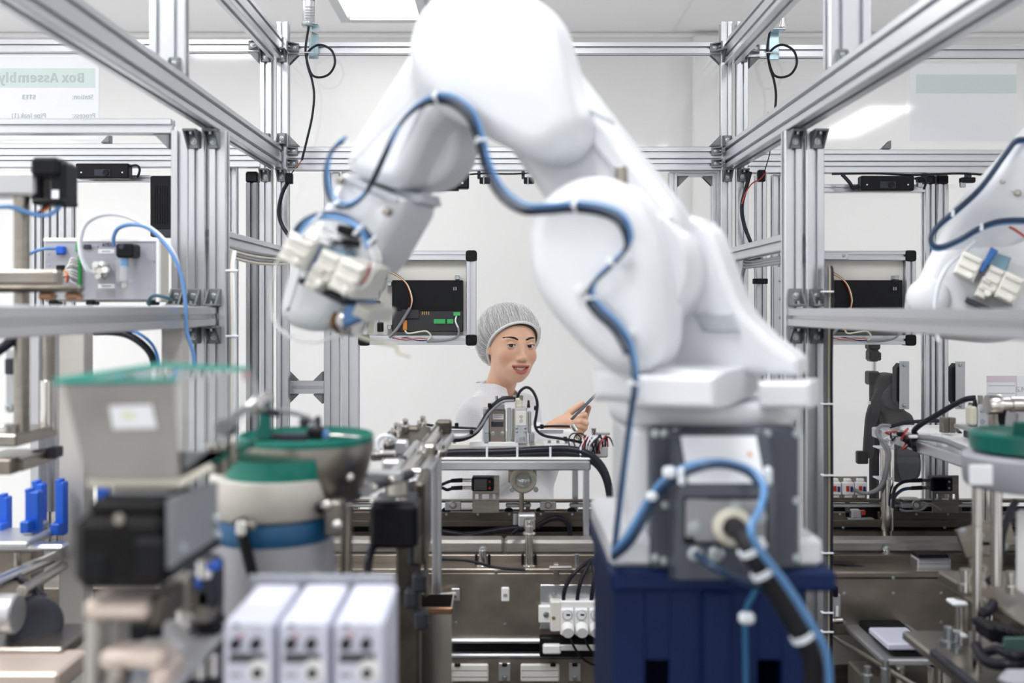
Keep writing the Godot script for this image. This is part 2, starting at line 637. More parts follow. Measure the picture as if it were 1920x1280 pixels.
func beds() -> void:
	for q in [["middle", -0.57, 0.57, "grey steel machine bed of the middle cell under the robot pedestal"], ["left", -1.75, -0.575, "grey steel machine bed of the left cell under the lift"], ["right", 0.575, 1.75, "grey steel machine bed of the right cell under the steel shelves"]]:
		var o := thing("machine_bed", q[3], "machine bed", Vector3((q[1] + q[2]) / 2.0, 0, -1.2), "machine beds of the three cells")
		var g := G.new()
		g.box(Vector3(q[1], BED - 0.02, -2.09), Vector3(q[2], BED, -0.35), 0.003)
		obj("top_plate", g, M.dark_steel, o)
		g = G.new()
		g.box(Vector3(q[1] + 0.02, 0.08, -2.07), Vector3(q[2] - 0.02, BED - 0.02, -0.37), 0.003)
		obj("body", g, M.grey, o)
		g = G.new()
		g.box(Vector3(q[1] + 0.06, 0.0, -2.03), Vector3(q[2] - 0.06, 0.08, -0.41), 0.003)
		obj("plinth", g, M.charcoal, o)

func frame_far() -> void:
	var d := 2.70
	var w := 0.03
	# uprights
	var pl1 := pxprof("frame_post", "aluminium post left of the pair at the far left corner of the middle cell", "y", 487, 40, 509, 1690, d, w)
	var pl2 := pxprof("frame_post", "aluminium post right of the pair at the far left corner of the middle cell", "y", 518, 40, 540, 1690, d, w)
	var pr1 := pxprof("frame_post", "left post of the pair at the far right corner, behind the robot shoulder", "y", 1352, 40, 1373, 1690, d, w)
	var pr2 := pxprof("frame_post", "right post of the pair at the far right corner, black cable tied along it", "y", 1382, 40, 1403, 1690, d, w)
	# rails across
	var rl := pxprof("frame_rail", "upper aluminium rail across the back of the left cell above the printed notice", "x", -260, 73, 487, 97, d, w)
	var rm := pxprof("frame_rail", "upper aluminium rail across the back of the middle cell behind the robot elbow", "x", 540, 78, 1352, 101, d, w)
	var rr := pxprof("frame_rail", "upper aluminium rail across the back of the right cell above the blank sheet", "x", 1403, 83, 2200, 107, d, w)
	for q in [["left", -260, 487, 269, "of the left cell above the black camera bar"], ["middle", 540, 1352, 275, "of the middle cell behind the robot forearm"], ["right", 1403, 2200, 280, "of the right cell above the lens housing"]]:
		pxprof("frame_rail", "middle-height aluminium rail across the back " + q[4], "x", q[1], q[3], q[2], q[3] + 22, d, w)
		var hd := pxprof("frame_rail", "lower door header rail at the back " + q[4], "x", q[1], q[3] + 23, q[2], q[3] + 44, d, w)
		if q[0] == "middle": header = hd
	# corner brackets
	bracket(rm, Vector3(P(541, 0, d).x, P(0, 90, d).y, -d), Vector3.RIGHT, Vector3.BACK, 0.028, 0.024)
	bracket(rm, P(540, 101, d + 0.015), Vector3.RIGHT, Vector3.DOWN, 0.03)
	bracket(rm, Vector3(P(1351, 0, d).x, P(0, 90, d).y, -d), Vector3.LEFT, Vector3.BACK, 0.028, 0.024)
	bracket(rm, P(1352, 101, d + 0.015), Vector3.LEFT, Vector3.DOWN, 0.03)
	bracket(rr, Vector3(P(1404, 0, d).x, P(0, 92, d).y, -d), Vector3.RIGHT, Vector3.BACK, 0.028, 0.024)
	bracket(rr, P(1403, 107, d + 0.015), Vector3.RIGHT, Vector3.DOWN, 0.03)
	bracket(rl, Vector3(P(486, 0, d).x, P(0, 85, d).y, -d), Vector3.LEFT, Vector3.BACK, 0.028, 0.024)
	bracket(rl, P(487, 97, d + 0.015), Vector3.LEFT, Vector3.DOWN, 0.03)
	for p in [[pl1, 498], [pl2, 529], [pr1, 1363], [pr2, 1392]]:
		corner_plate(p[0], p[1], 94, d)
		corner_plate(p[0], p[1], 273 if p[1] < 900 else 277, d, -1.0)
		corner_plate(p[0], p[1], 318, d)
	for p in [[pl2, 540, 1.0], [pr1, 1352, -1.0]]:
		var dir: Vector3 = Vector3.RIGHT * p[2]
		bracket(p[0], P(p[1], 275, d + 0.015), dir, Vector3.UP, 0.03)
		for y in [284, 307]:
			bracket(p[0], Vector3(P(p[1], 0, d).x, P(0, y, d).y, -d), dir, Vector3.BACK, 0.026, 0.022)
	bracket(rr, P(1668, 280, d + 0.015), Vector3.LEFT, Vector3.UP, 0.022)
	bracket(rl, P(208, 269, d + 0.015), Vector3.LEFT, Vector3.UP, 0.022)
	# clear panes above the doors
	for q in [["pane above the left cell's door with the printed notice on it", -260, 97, 487, 269], ["pane between the two upper rails behind the robot elbow", 540, 101, 1352, 275], ["pane above the right cell's door with the blank sheet on it", 1403, 107, 2200, 280]]:
		var g := G.new()
		pxbox(g, q[1], q[2], q[3], q[4], d + 0.013, 0.004, 0.0)
		solo("clear_pane", g, M.pane, "clear acrylic " + q[0], "window pane", "clear panes of the cell")
	# the notice is printed on the outside, so it reads backwards from here
	var no := thing("notice_sheet", "white printed notice seen from behind, headed Box Assembly in mirror writing", "notice", P(60, 222, d + 0.008))
	var gg := G.new()
	pxbox(gg, -130, 103, 185, 262, d + 0.009, 0.0015, 0.0)
	obj("sheet", gg, M.paper, no)
	gg = G.new()
	pxbox(gg, -130, 128, 178, 164, d + 0.0085, 0.0004, 0.0)
	obj("mint_band", gg, M.mint, no)
	for t in [["Box Assembly", 78, 146, 0.026, true], ["Station:", 155, 182, 0.0125, false], ["ST13", 54, 182, 0.0125, true], ["Process:", 157, 217, 0.0125, false], ["Pipe leak (1)", 54, 217, 0.0125, false]]:
		txt("lettering", t[0], P(t[1], t[2], d + 0.008), t[3], M.print, no, PI, 0.0004, t[4])
	var bl := thing("blank_sheet", "blank white sheet with a pale green band in a clear sleeve on the right pane", "notice", P(1800, 268, d + 0.008))
	gg = G.new()
	pxbox(gg, 1707, 120, 1906, 264, d + 0.009, 0.0012, 0.0)
	obj("sheet", gg, M.paper, bl)
	gg = G.new()
	pxbox(gg, 1718, 140, 1906, 175, d + 0.0085, 0.0004, 0.0)
	obj("mint_band", gg, M.mint, bl)
	gg = G.new()
	pxbox(gg, 1698, 115, 1911, 269, d + 0.0065, 0.001, 0.0)
	obj("clear_sleeve", gg, M.pane, bl)

func frame_near() -> void:
	# beams that run away from the camera along both sides of the middle cell
	var b := profile("frame_beam", "large aluminium beam running back along the left side above the cell", "z", Vector3(-0.612, EYE + 0.366, -2.70), Vector3(-0.58, EYE + 0.428, -0.35), 1, 2)
	var c := profile("frame_beam", "large aluminium beam running back along the right side above the cell", "z", Vector3(0.582, EYE + 0.366, -2.70), Vector3(0.625, EYE + 0.43, -0.35), 1, 2)
	profile("frame_beam", "uppermost aluminium beam running back at the upper left towards the far corner", "z", Vector3(-0.612, EYE + 0.655, -2.70), Vector3(-0.58, EYE + 0.719, -1.2), 1, 2)
	profile("frame_beam", "uppermost aluminium beam running back at the upper right towards the far corner", "z", Vector3(0.585, EYE + 0.645, -2.70), Vector3(0.625, EYE + 0.705, -1.2), 1, 2)
	# short uprights standing on the large beams
	var ul := profile("frame_post", "wide aluminium post standing on the large left beam", "y", Vector3(-0.645, EYE + 0.428, -1.9), Vector3(-0.58, 2.62, -1.87), 2, 1)
	bracket(ul, Vector3(-0.598, EYE + 0.428, -1.87), Vector3.UP, Vector3.BACK, 0.03, 0.022)
	var ur := profile("frame_post", "wide aluminium post standing on the large right beam", "y", Vector3(0.582, EYE + 0.43, -1.86), Vector3(0.655, 2.62, -1.82), 2, 1)
	bracket(ur, Vector3(0.603, EYE + 0.43, -1.82), Vector3.UP, Vector3.BACK, 0.03, 0.022)
	# uprights under the large beams
	var d := 2.1
	var posts := []
	for q in [[320, 352, "leftmost of the three aluminium posts under the large left beam"], [352.5, 383.5, "middle of the three aluminium posts under the large left beam"], [391, 423, "rightmost of the three aluminium posts under the large left beam"], [1472, 1505, "left of the two aluminium posts under the large right beam"], [1512, 1546, "right of the two aluminium posts under the large right beam"]]:
		posts.append(pxprof("frame_post", q[2], "y", q[0], 578 - 0.366 * F / d + 0.5, q[1], 2050, d, 0.033))
	for k in [1, 2, 3, 4]:
		var xc: float = [0, 368, 404, 1488, 1530][k]
		corner_plate(posts[k], xc - (4 if k < 3 else -2), 246, d, 1.0, 0.036)
	for k in 5:
		var xc: float = [333, 364, 402, 1491, 1530][k]
		corner_plate(posts[k], xc, 574, d, -1.0, 0.036)
		corner_plate(posts[k], xc, 611, d, 1.0, 0.036)
	# level rails at eye height that come towards the camera
	profile("frame_rail", "blurred aluminium rail at eye height running towards the camera on the left", "z", Vector3(-0.66, EYE - 0.036, -d + 0.001), Vector3(-0.585, EYE + 0.004, -0.5), 2, 1)
	profile("frame_rail", "blurred aluminium rail at eye height running towards the camera on the right", "z", Vector3(0.585, EYE - 0.036, -d + 0.001), Vector3(0.642, EYE + 0.0, -0.5), 2, 1)
	# rails to the side, and the pair that joins near and far posts
	var s := pxprof("frame_rail", "aluminium rail crossing the left cell under the printed notice", "x", -300, 222, 320, 250, d + 0.002, 0.03)
	bracket(s, P(320, 250, d + 0.017), Vector3.LEFT, Vector3.DOWN, 0.032)
	profile("frame_rail", "short aluminium rail running back at mid height on the left with grey cables under it", "z", Vector3(-0.612, EYE + 0.132, -2.70), Vector3(-0.58, EYE + 0.164, -2.133), 1, 1)
	profile("frame_rail", "short rail running back at mid height on the right with looped grey cables", "z", Vector3(0.585, EYE + 0.122, -2.70), Vector3(0.617, EYE + 0.156, -2.133), 1, 1)

func doors() -> void:
	var d := 2.735
	# door stiles seen between and beyond the corner posts
	for q in [[57, 305, 76, 1040, "leftmost door stile of the left cell behind the dark steel rod"], [82, 305, 106, 1040, "second door stile from the left in the left cell"], [109, 305, 135, 1040, "third door stile from the left, behind the grey instrument"], [425, 306, 443, 1040, "light door stile just right of the three near posts on the left"], [607, 322, 636, 1660, "left door stile of the middle cell with a crossbar fixed to it"], [640, 322, 672, 1660, "door stile beside the control box, left edge of the bright opening"], [1255, 322, 1270, 1660, "door stile half hidden by the robot shoulder"], [1336, 322, 1348, 1660, "narrow door stile just left of the far right corner posts"], [1418, 327, 1438, 1660, "door stile between the right corner posts and the near right posts"], [1449, 327, 1470, 1660, "door stile close to the left of the near right posts, with a bolted strip"], [1735, 345, 1754, 1660, "left of the two black-capped door stiles in the right cell"], [1759, 345, 1779, 1660, "right of the two black-capped door stiles in the right cell"]]:
		var o := pxprof("door_stile", "aluminium " + q[4], "y", q[0], q[1], q[2], q[3], d, 0.03)
		if q[0] > 1700:
			var g := G.new()
			pxbox(g, q[0] - 0.5, q[1] - 18, q[2] + 0.5, q[1], d - 0.001, 0.032, 0.004)
			obj("end_cap", g, M.black, o)
	var dk := pxprof("door_stile", "dark grey door stile with a black cap left of the far left corner posts", "y", 461, 342, 482, 1040, d, 0.03, 1, 1, M.slot)
	var g := G.new()
	pxbox(g, 460, 321, 483, 342, d - 0.001, 0.032, 0.004)
	obj("end_cap", g, M.black, dk)
	# door top rails
	pxprof("door_rail", "top rail of the right cell's door behind the lens housing", "x", 1546, 345, 1735, 360, d, 0.03)
	pxprof("door_rail", "top rail of the left cell's door behind the camera bar", "x", 135, 328, 281, 340, d, 0.03)
	var cb := pxprof("door_rail", "short crossbar with gusset plates between the far left posts and the door stile", "x", 541, 714, 607, 738, d, 0.03)
	for q in [[541, 714, 1, 1], [607, 714, -1, 1], [541, 738, 1, -1], [607, 738, -1, -1]]:
		bracket(cb, P(q[0], q[1], d + 0.015), Vector3(q[2], 0, 0), Vector3(0, q[3], 0), 0.026)
	var hb := pxprof("door_rail", "top rail of the middle door right of the robot shoulder", "x", 1270, 322, 1336, 330, d, 0.03)
	bracket(hb, P(1270, 330, d + 0.015), Vector3.RIGHT, Vector3.DOWN, 0.028)
	bracket(hb, P(1336, 330, d + 0.015), Vector3.LEFT, Vector3.DOWN, 0.028)
	# bolted strip on a stile
	var st := thing("bolted_strip", "light aluminium strip with three bolts on the stile left of the near right posts", "strip", P(1460, 628, d))
	g = G.new()
	pxbox(g, 1451, 500, 1469, 628, d - 0.006, 0.005, 0.001)
	obj("strip", g, M.alu, st)
	for y in [526, 560, 595]:
		g = G.new()
		bolt_geo(g, P(1463, y, d - 0.006), Vector3.BACK, 0.0035, 0.004)
		obj("bolt", g, M.zinc, st)
	# panes in the left and right doors
	for q in [["pane of the left cell's door above the grey instrument", 135, 340, 281, 700], ["pane of the right cell's door with the black strap bag behind it", 1546, 360, 1735, 1000], ["pane right of the black-capped stiles behind the second robot", 1779, 345, 2100, 1000], ["narrow pane between the far left corner posts and the door stile", 541, 324, 607, 714]]:
		g = G.new()
		pxbox(g, q[1], q[2], q[3], q[4], d + 0.013, 0.004, 0.0)
		solo("clear_pane", g, M.door_pane, "clear acrylic " + q[0], "window pane", "clear panes of the cell")

# ---------- the robot: its links lie in one upright plane that is turned about the base axis ----------
const RA := 0.44   # how far that plane is turned
func rp(x: float, y: float, t: float) -> Vector3:   # a point of the arm seen at this pixel, t metres behind the front of the arm
	var d := (1.056 + t) / (cos(RA) + sin(RA) * (x - CX) / F)
	return P(x, y, d)

func smooth(pts: Array, k := 4) -> Array:
	var o := []
	var m := pts.size()
	for i in m:
		var a: Vector2 = pts[(i + m - 1) % m]
		var b: Vector2 = pts[i]
		var c: Vector2 = pts[(i + 1) % m]
		var d: Vector2 = pts[(i + 2) % m]
		for s in k: o.append(b.cubic_interpolate(c, a, d, float(s) / k))
	return o

func v2(flat: Array) -> Array:
	var o := []
	for i in range(0, flat.size(), 2): o.append(Vector2(flat[i], flat[i + 1]))
	return o

func rprism(g: G, pts: Array, t: float, depth: float, bev := 0.0, bseg := 4, back := 0.0) -> void:
	var u := Vector3(cos(RA), 0, sin(RA))
	var o := rp(pts[0].x, pts[0].y, t)
	var poly := PackedVector2Array()
	for p in pts:
		var q := rp(p.x, p.y, t) - o
		poly.append(Vector2(q.dot(u), q.y))
	g.prism(poly, o, u, Vector3.UP, depth, bev, bseg, back)

func rhose(called: String, pts: Array, t, r: float, m: Material, parent: Node3D, sh := Vector2.ZERO, ties := []) -> Node3D:
	var w := []
	for i in pts.size():
		var tt: float = t[i] if t is Array else t
		w.append(rp(pts[i].x + sh.x, pts[i].y + sh.y, tt))
	var g := G.new()
	g.tube(w, r, 9, 5)
	return obj(called, g, m, parent)

func robot() -> void:
	var u := Vector3(cos(RA), 0, sin(RA))
	var n := Vector3(-sin(RA), 0, cos(RA))
	var up := Vector3.UP
	# the blue pedestal
	var ped := thing("robot_pedestal", "dark blue painted steel pedestal under the large white robot", "pedestal", Vector3(0.25, BED, -1.3))
	var g := G.new()
	var ptop := EYE - 0.2947
	g.box(Vector3(0.1216, ptop - 0.024, -1.43), Vector3(0.376, ptop, -1.15), 0.004)
	obj("top_plate", g, M.navy, ped)
	g = G.new()
	# front wall with two tall slots, side and back walls
	var zf := -1.165
	for q in [[0.1265, 0.162], [0.19, 0.29], [0.318, 0.345]]:
		g.box(Vector3(q[0], BED, zf - 0.012), Vector3(q[1], ptop - 0.024, zf), 0.001)
	for q in [[0.162, 0.19], [0.29, 0.318]]:
		g.box(Vector3(q[0], ptop - 0.105, zf - 0.012), Vector3(q[1], ptop - 0.024, zf), 0.001)
		g.box(Vector3(q[0], BED, zf - 0.012), Vector3(q[1], ptop - 0.4, zf), 0.001)
	g.box(Vector3(0.1265, BED, -1.415), Vector3(0.1385, ptop - 0.024, zf - 0.012), 0.001)
	g.box(Vector3(0.333, BED, -1.415), Vector3(0.345, ptop - 0.024, zf - 0.012), 0.001)
	g.box(Vector3(0.1385, BED, -1.415), Vector3(0.333, ptop - 0.024, -1.403), 0.001)
	obj("body", g, M.navy, ped)
	g = G.new()
	g.box(Vector3(0.226, BED, zf), Vector3(0.258, ptop - 0.024, zf + 0.012), 0.003)
	obj("rib", g, M.navy, ped)
	# the robot
	var ro := thing("robot", "large glossy white six-axis robot arm on the blue pedestal, reaching to the left", "robot", Vector3(0.25, ptop, -1.29))
	g = G.new()
	g.box(Vector3(0.122, ptop, -1.42), Vector3(0.365, ptop + 0.034, -1.165), 0.006)
	g.prism(rrect(0.21, 0.2, 0.03), Vector3(0.252, ptop + 0.155, -1.29), Vector3.RIGHT, Vector3.FORWARD, 0.13, 0.012, 4)
	obj("base", g, M.robot, ro)
	g = G.new()
	g.lathe(Vector3(0.252, ptop + 0.155, -1.29), up, [Vector2(0, 0), Vector2(0.112, 0), Vector2(0.117, 0.005), Vector2(0.117, 0.024), Vector2(0.11, 0.03), Vector2(0, 0.03)], 36)
	obj("turn_ring", g, M.robot, ro)
	# turret castings round the base axis, turned with the arm
	g = G.new()
	rprism(g, v2([1108, 690, 1108, 752, 1350, 765, 1350, 700, 1250, 690]), 0.03, 0.19, 0.012)
	obj("turret", g, M.robot, ro)
	g = G.new()
	rprism(g, v2([1186, 703, 1186, 762, 1340, 766, 1340, 706]), 0.0, 0.055, 0.006)
	obj("turret_block", g, M.robot, ro)
	g = G.new()
	rprism(g, v2([1420, 716, 1420, 766, 1520, 766, 1520, 716]), 0.115, 0.06, 0.006)
	obj("turret_block", g, M.robot, ro)
	g = G.new()   # flared shoulder housing
	rprism(g, v2([1200, 416, 1280, 400, 1312, 408, 1334, 436, 1356, 496, 1380, 560, 1396, 588, 1440, 634, 1480, 662, 1494, 676, 1494, 704, 1190, 704, 1190, 560]), 0.155, 0.085, 0.011, 4, 0.008)
	obj("shoulder_housing", g, M.robot, ro)
	g = G.new()   # drum of the second axis
	var c2 := rp(1165, 505, 0.06)
	g.lathe(c2, -n, [Vector2(0, 0), Vector2(0.074, 0.0), Vector2(0.076, 0.004), Vector2(0.076, 0.115), Vector2(0.07, 0.122), Vector2(0, 0.122)], 44)
	obj("shoulder_drum", g, M.robot, ro)
	g = G.new()
	rprism(g, v2([1300, 586, 1372, 586, 1388, 622, 1318, 622]), 0.149, 0.012, 0.003)
	obj("recess_block", g, M.robot_seam, ro)
	# lower arm from the shoulder up to the elbow, behind both covers
	g = G.new()
	rprism(g, Array(hull2(Vector2(968, 152), 90, Vector2(1175, 432), 97, 48)), 0.085, 0.085, 0.022, 4, 0.022)
	obj("lower_arm", g, M.robot, ro)
	g = G.new()
	rprism(g, v2([1085, 208, 1125, 240, 1262, 408, 1238, 425, 1080, 235]), 0.077, 0.012, 0.004, 2)
	obj("arm_cover", g, M.robot, ro)
	g = G.new()
	rprism(g, v2([1092, 205, 1096, 199, 1148, 226, 1146, 233]), 0.07, 0.008)
	obj("seam", g, M.robot_seam, ro)
	g = G.new()   # motor cover in front of the shoulder
	rprism(g, smooth(v2([978, 455, 985, 408, 1012, 365, 1058, 335, 1105, 326, 1150, 336, 1185, 365, 1212, 420, 1232, 500, 1240, 580, 1238, 640, 1222, 682, 1190, 704, 1150, 704, 1110, 680, 1060, 632, 1010, 572, 984, 515]), 4), 0.0, 0.085, 0.03, 6, 0.004)
	obj("shoulder_cover", g, M.robot, ro)
	for q in [[1090, 545], [1185, 625], [1178, 488]]:
		var a := rp(q[0], q[1], 0.002)
		g = G.new()
		g.cyl(a, a + n * 0.007, 0.006, 0.006, 14, 0.001)
		obj("cable_mount", g, M.robot, ro)
	g = G.new()
	g.cyl(rp(1165, 345, 0.05), rp(1165, 312, 0.05), 0.008, 0.007, 12, 0.001)
	obj("eyebolt", g, M.brushed, ro)
	# elbow
	g = G.new()
	rprism(g, Array(hull2(Vector2(893, 92), 141, Vector2(998, 222), 74, 56)), 0.0, 0.085, 0.03, 6, 0.01)
	obj("elbow_cover", g, M.robot, ro)
	g = G.new()
	g.lathe(rp(940, 140, 0.07), -n, [Vector2(0, 0), Vector2(0.06, 0.0), Vector2(0.06, 0.06), Vector2(0, 0.06)], 36)
	obj("elbow_drum", g, M.robot, ro)
	# forearm
	g = G.new()
	rprism(g, v2([880, 70, 792, 66, 768, 82, 746, 118, 652, 270, 640, 300, 644, 318, 660, 330, 730, 352, 752, 340, 764, 318, 800, 240, 880, 170]), 0.03, 0.115, 0.02, 4, 0.02)
	obj("forearm", g, M.robot, ro)
	g = G.new()
	rprism(g, smooth(v2([800, 205, 850, 190, 862, 225, 850, 300, 810, 345, 770, 352, 752, 330, 775, 270]), 3), 0.085, 0.07, 0.016, 3, 0.016)
	obj("forearm_motor", g, M.robot, ro)
	g = G.new()
	rprism(g, v2([735, 352, 790, 362, 795, 380, 780, 384, 735, 372]), 0.06, 0.05, 0.006, 2, 0.004)
	obj("forearm_flange", g, M.robot_seam, ro)
	for q in [[820, 218], [642, 340], [730, 398]]:
		var a := rp(q[0], q[1], 0.072 if q[0] > 800 else 0.028)
		g = G.new()
		g.cyl(a, a + n * 0.01, 0.0055, 0.005, 10, 0.001)
		obj("bolt", g, M.brushed, ro)
	# wrist
	g = G.new()
	rprism(g, v2([636, 322, 566, 448, 560, 470, 610, 500, 678, 508, 700, 480, 748, 396, 752, 372]), 0.032, 0.1, 0.018, 4, 0.018)
	obj("wrist", g, M.robot, ro)
	g = G.new()
	rprism(g, v2([645, 330, 642, 336, 742, 380, 745, 373]), 0.0285, 0.006)
	obj("seam", g, M.robot_seam, ro)
	g = G.new()
	rprism(g, smooth(v2([572, 420, 545, 460, 522, 530, 512, 580, 522, 606, 556, 621, 596, 618, 630, 590, 660, 530, 690, 470, 660, 430]), 4), 0.055, 0.085, 0.028, 5, 0.02)
	obj("wrist_housing", g, M.robot, ro)
	# tool flange and the little gripper
	var ax := (rp(700, 612, 0.06) - rp(640, 590, 0.09)).normalized()
	g = G.new()
	var fo := rp(636, 592, 0.09)
	g.lathe(fo, ax, [Vector2(0, 0), Vector2(0.024, 0), Vector2(0.024, 0.014), Vector2(0.016, 0.015), Vector2(0.016, 0.02), Vector2(0.02, 0.021), Vector2(0.02, 0.038), Vector2(0.012, 0.04), Vector2(0, 0.04)], 26)
	var fl := obj("tool_flange", g, M.steel, ro)
	g = G.new()
	g.lathe(fo + ax * 0.014, ax, [Vector2(0.0165, 0), Vector2(0.0225, 0.001), Vector2(0.0225, 0.006), Vector2(0.0165, 0.0065)], 26)
	obj("copper_ring", g, M.copper, fl)
	g = G.new()
	g.tube([rp(668, 628, 0.07), rp(705, 640, 0.07), rp(742, 648, 0.07), rp(745, 660, 0.07), rp(768, 668, 0.07)], 0.0035, 8, 4, 0.0018)
	obj("gripper_finger", g, M.cream, ro)
	g = G.new()
	g.tube([rp(690, 560, 0.07), rp(700, 590, 0.07), rp(690, 625, 0.07)], 0.004, 8, 4)
	obj("gripper_finger", g, M.cream, ro)
	# valve block on the wrist
	g = G.new()
	var vb := obj("valve_block", _valves(g, Vector2(610, 510), 1.0, 0.0), M.offwhite, ro)
	g = G.new()
	rprism(g, v2([596, 455, 588, 492, 638, 518, 648, 470]), 0.008, 0.03, 0.004)
	obj("blue_window", g, mat("7f9fb2", 0.15), vb)
	g = G.new()
	rprism(g, v2([597, 452, 574, 506, 580, 509, 604, 455]), 0.003, 0.02, 0.002)
	obj("blue_fitting", g, M.blue_hose, vb)
	g = G.new()
	rprism(g, v2([640, 585, 655, 560, 690, 560, 672, 600, 640, 612]), 0.04, 0.02, 0.004)
	obj("blue_fitting", g, M.blue_hose, vb)
	g = G.new()
	rprism(g, v2([560, 520, 556, 530, 640, 572, 646, 562]), 0.012, 0.05, 0.003)
	obj("dark_rail", g, M.charcoal, vb)
	for q in [[607, 500], [577, 512], [650, 552], [578, 450]]:
		var a := rp(q[0], q[1], 0.006)
		g = G.new()
		g.cyl(a, a + n * 0.006, 0.004, 0.004, 10, 0.001)
		obj("screw", g, M.zinc, vb)
	g = G.new()
	rprism(g, v2([632, 420, 628, 436, 655, 444, 660, 428]), 0.01, 0.03, 0.003)
	obj("black_connector", g, M.black, vb)
	g = G.new()
	rprism(g, v2([628, 446, 624, 458, 656, 462, 658, 450]), 0.01, 0.03, 0.003)
	obj("black_connector", g, M.black, vb)
	g = G.new()
	rprism(g, v2([604, 424, 600, 436, 632, 452, 634, 440]), 0.0, 0.02, 0.003)
	obj("white_connector", g, M.white, vb)
	g = G.new()
	rprism(g, v2([592, 440, 590, 452, 612, 462, 616, 450]), 0.0, 0.02, 0.003)
	obj("white_connector", g, M.white, vb)
	# hoses strapped along the arm
	var run := v2([1150, 1035, 1156, 985, 1166, 900, 1180, 790, 1190, 715, 1182, 655, 1158, 612, 1125, 580, 1108, 556, 1116, 525, 1152, 490, 1176, 462, 1180, 440, 1165, 408, 1130, 391, 1080, 385, 1030, 389, 985, 388, 945, 362, 918, 318, 902, 262, 885, 215, 855, 188, 820, 182, 785, 196, 750, 232, 722, 290, 695, 348, 662, 382, 632, 384, 614, 356, 612, 310, 625, 278, 645, 262])
	var dep := []
	for i in run.size():
		dep.append(-0.012 if i < 27 else 0.018)
	for i in 4: dep[i] = [0.05, 0.045, 0.03, 0.012][i]
	rhose("air_hose", run, dep, 0.0022, M.arm_blue, ro, Vector2(4, -5))
	rhose("air_hose", run, dep, 0.0025, M.navy_hose, ro, Vector2(-1, 3))
	rhose("signal_cable", run.slice(5, 28), dep.slice(5, 28), 0.0022, M.black_hose, ro, Vector2(-7, 10))
	for i in [4, 8, 10, 15, 20, 23, 29]:
		g = G.new()
		var a := rp(run[i - 1].x, run[i - 1].y, dep[i])
		var b := rp(run[i + 1].x, run[i + 1].y, dep[i])
		var d := (b - a).normalized()
		var m := rp(run[i].x - 1, run[i].y + 1, dep[i])
		g.lathe(m - d * 0.003, d, [Vector2(0.0068, 0), Vector2(0.0076, 0.0), Vector2(0.0076, 0.003), Vector2(0.0068, 0.003), Vector2(0.0068, 0)], 14)
		g.boxc(m + n * 0.008, Vector3(0.004, 0.005, 0.004), 0.001)
		obj("cable_tie", g, M.tie, ro)
	rhose("wrist_hose", v2([548, 470, 556, 430, 590, 405, 632, 402, 672, 420, 702, 455]), 0.0, 0.0042, M.navy_hose, ro)
	rhose("wrist_hose", v2([556, 452, 575, 420, 605, 408, 645, 412, 676, 432, 690, 465]), -0.006, 0.003, M.arm_blue, ro)
	rhose("clear_hose", v2([560, 430, 525, 480, 508, 540, 514, 600, 545, 632, 590, 640, 640, 628]), 0.02, 0.0026, M.clear_hose, ro)
	rhose("clear_hose", v2([702, 458, 712, 490, 695, 520, 660, 538, 628, 520]), 0.0, 0.0026, M.clear_hose, ro)
	rhose("white_wire", v2([630, 520, 655, 545, 690, 530, 702, 490, 690, 460]), -0.004, 0.0014, M.white, ro)
	rhose("red_wire", v2([640, 525, 662, 538, 688, 520, 694, 492]), -0.006, 0.0012, M.red, ro)
	for q in [[566, 442, 604, 398], [664, 440, 682, 420], [690, 458, 706, 444]]:
		g = G.new()
		g.tube([rp(q[0], q[1], -0.012), rp(q[2], q[3], -0.012)], 0.0024, 6, 1)
		obj("cable_tie", g, M.tie, ro)
	_robot_back(ro, ptop)
	# the same model in the right cell
	var r2 := ro.duplicate()
	r2.name = numbered("robot")
	r2.position += Vector3(1.03, 0, -0.42)
	add_child(r2, true)
	_second_wrist(r2)
	tag(r2, "white robot arm at the right edge, its wrist above the eye-height rail", "robot")
	var p2 := ped.duplicate()
	p2.name = numbered("robot_pedestal")
	p2.position += Vector3(1.03, 0, -0.42)
	add_child(p2, true)
	tag(p2, "blue pedestal of the robot arm at the right edge", "pedestal")

func _valves(g: G, mid: Vector2, sc: float, t0: float) -> G:
	# cream valve bodies in a slanted row
	var a := Vector2(1, 0.47).normalized()
	var b := Vector2(-0.47, 1).normalized()
	var put := []
	for q in [[545, 470, 52, 58, -0.012], [600, 500, 40, 60, -0.004], [640, 520, 50, 66, -0.012], [580, 520, 26, 50, -0.006], [668, 585, 30, 26, 0.02]]: put.append(q)
	for q in put:
		var c := mid + (Vector2(q[0] + 8, q[1]) - Vector2(610, 510)) * sc
		var h: float = q[2] / 2.0 * sc
		var k: float = q[3] / 2.0 * sc
		rprism(g, [c - a * h - b * k, c - a * h + b * k, c + a * h + b * k, c + a * h - b * k], t0 + q[4], 0.06, 0.004, 2)
		for e in [-0.33, 0.05, 0.38]:   # ribs and ports across each body
			var m: Vector2 = c + b * k * 2.0 * e
			rprism(g, [m - a * h * 0.8 - b * k * 0.1, m - a * h * 0.8 + b * k * 0.1, m + a * h * 0.8 + b * k * 0.1, m + a * h * 0.8 - b * k * 0.1], t0 + q[4] - 0.004, 0.005, 0.001, 1)
	for q in [[556, 492, 20], [598, 532, 22], [648, 545, 18]]:
		var c := mid + (Vector2(q[0], q[1]) - Vector2(610, 510)) * sc
		var p := rp(c.x, c.y, t0 - 0.014)
		g.cyl(p, p + Vector3(-sin(RA), 0, cos(RA)) * 0.006, 0.006, 0.005, 12, 0.001)
	return g

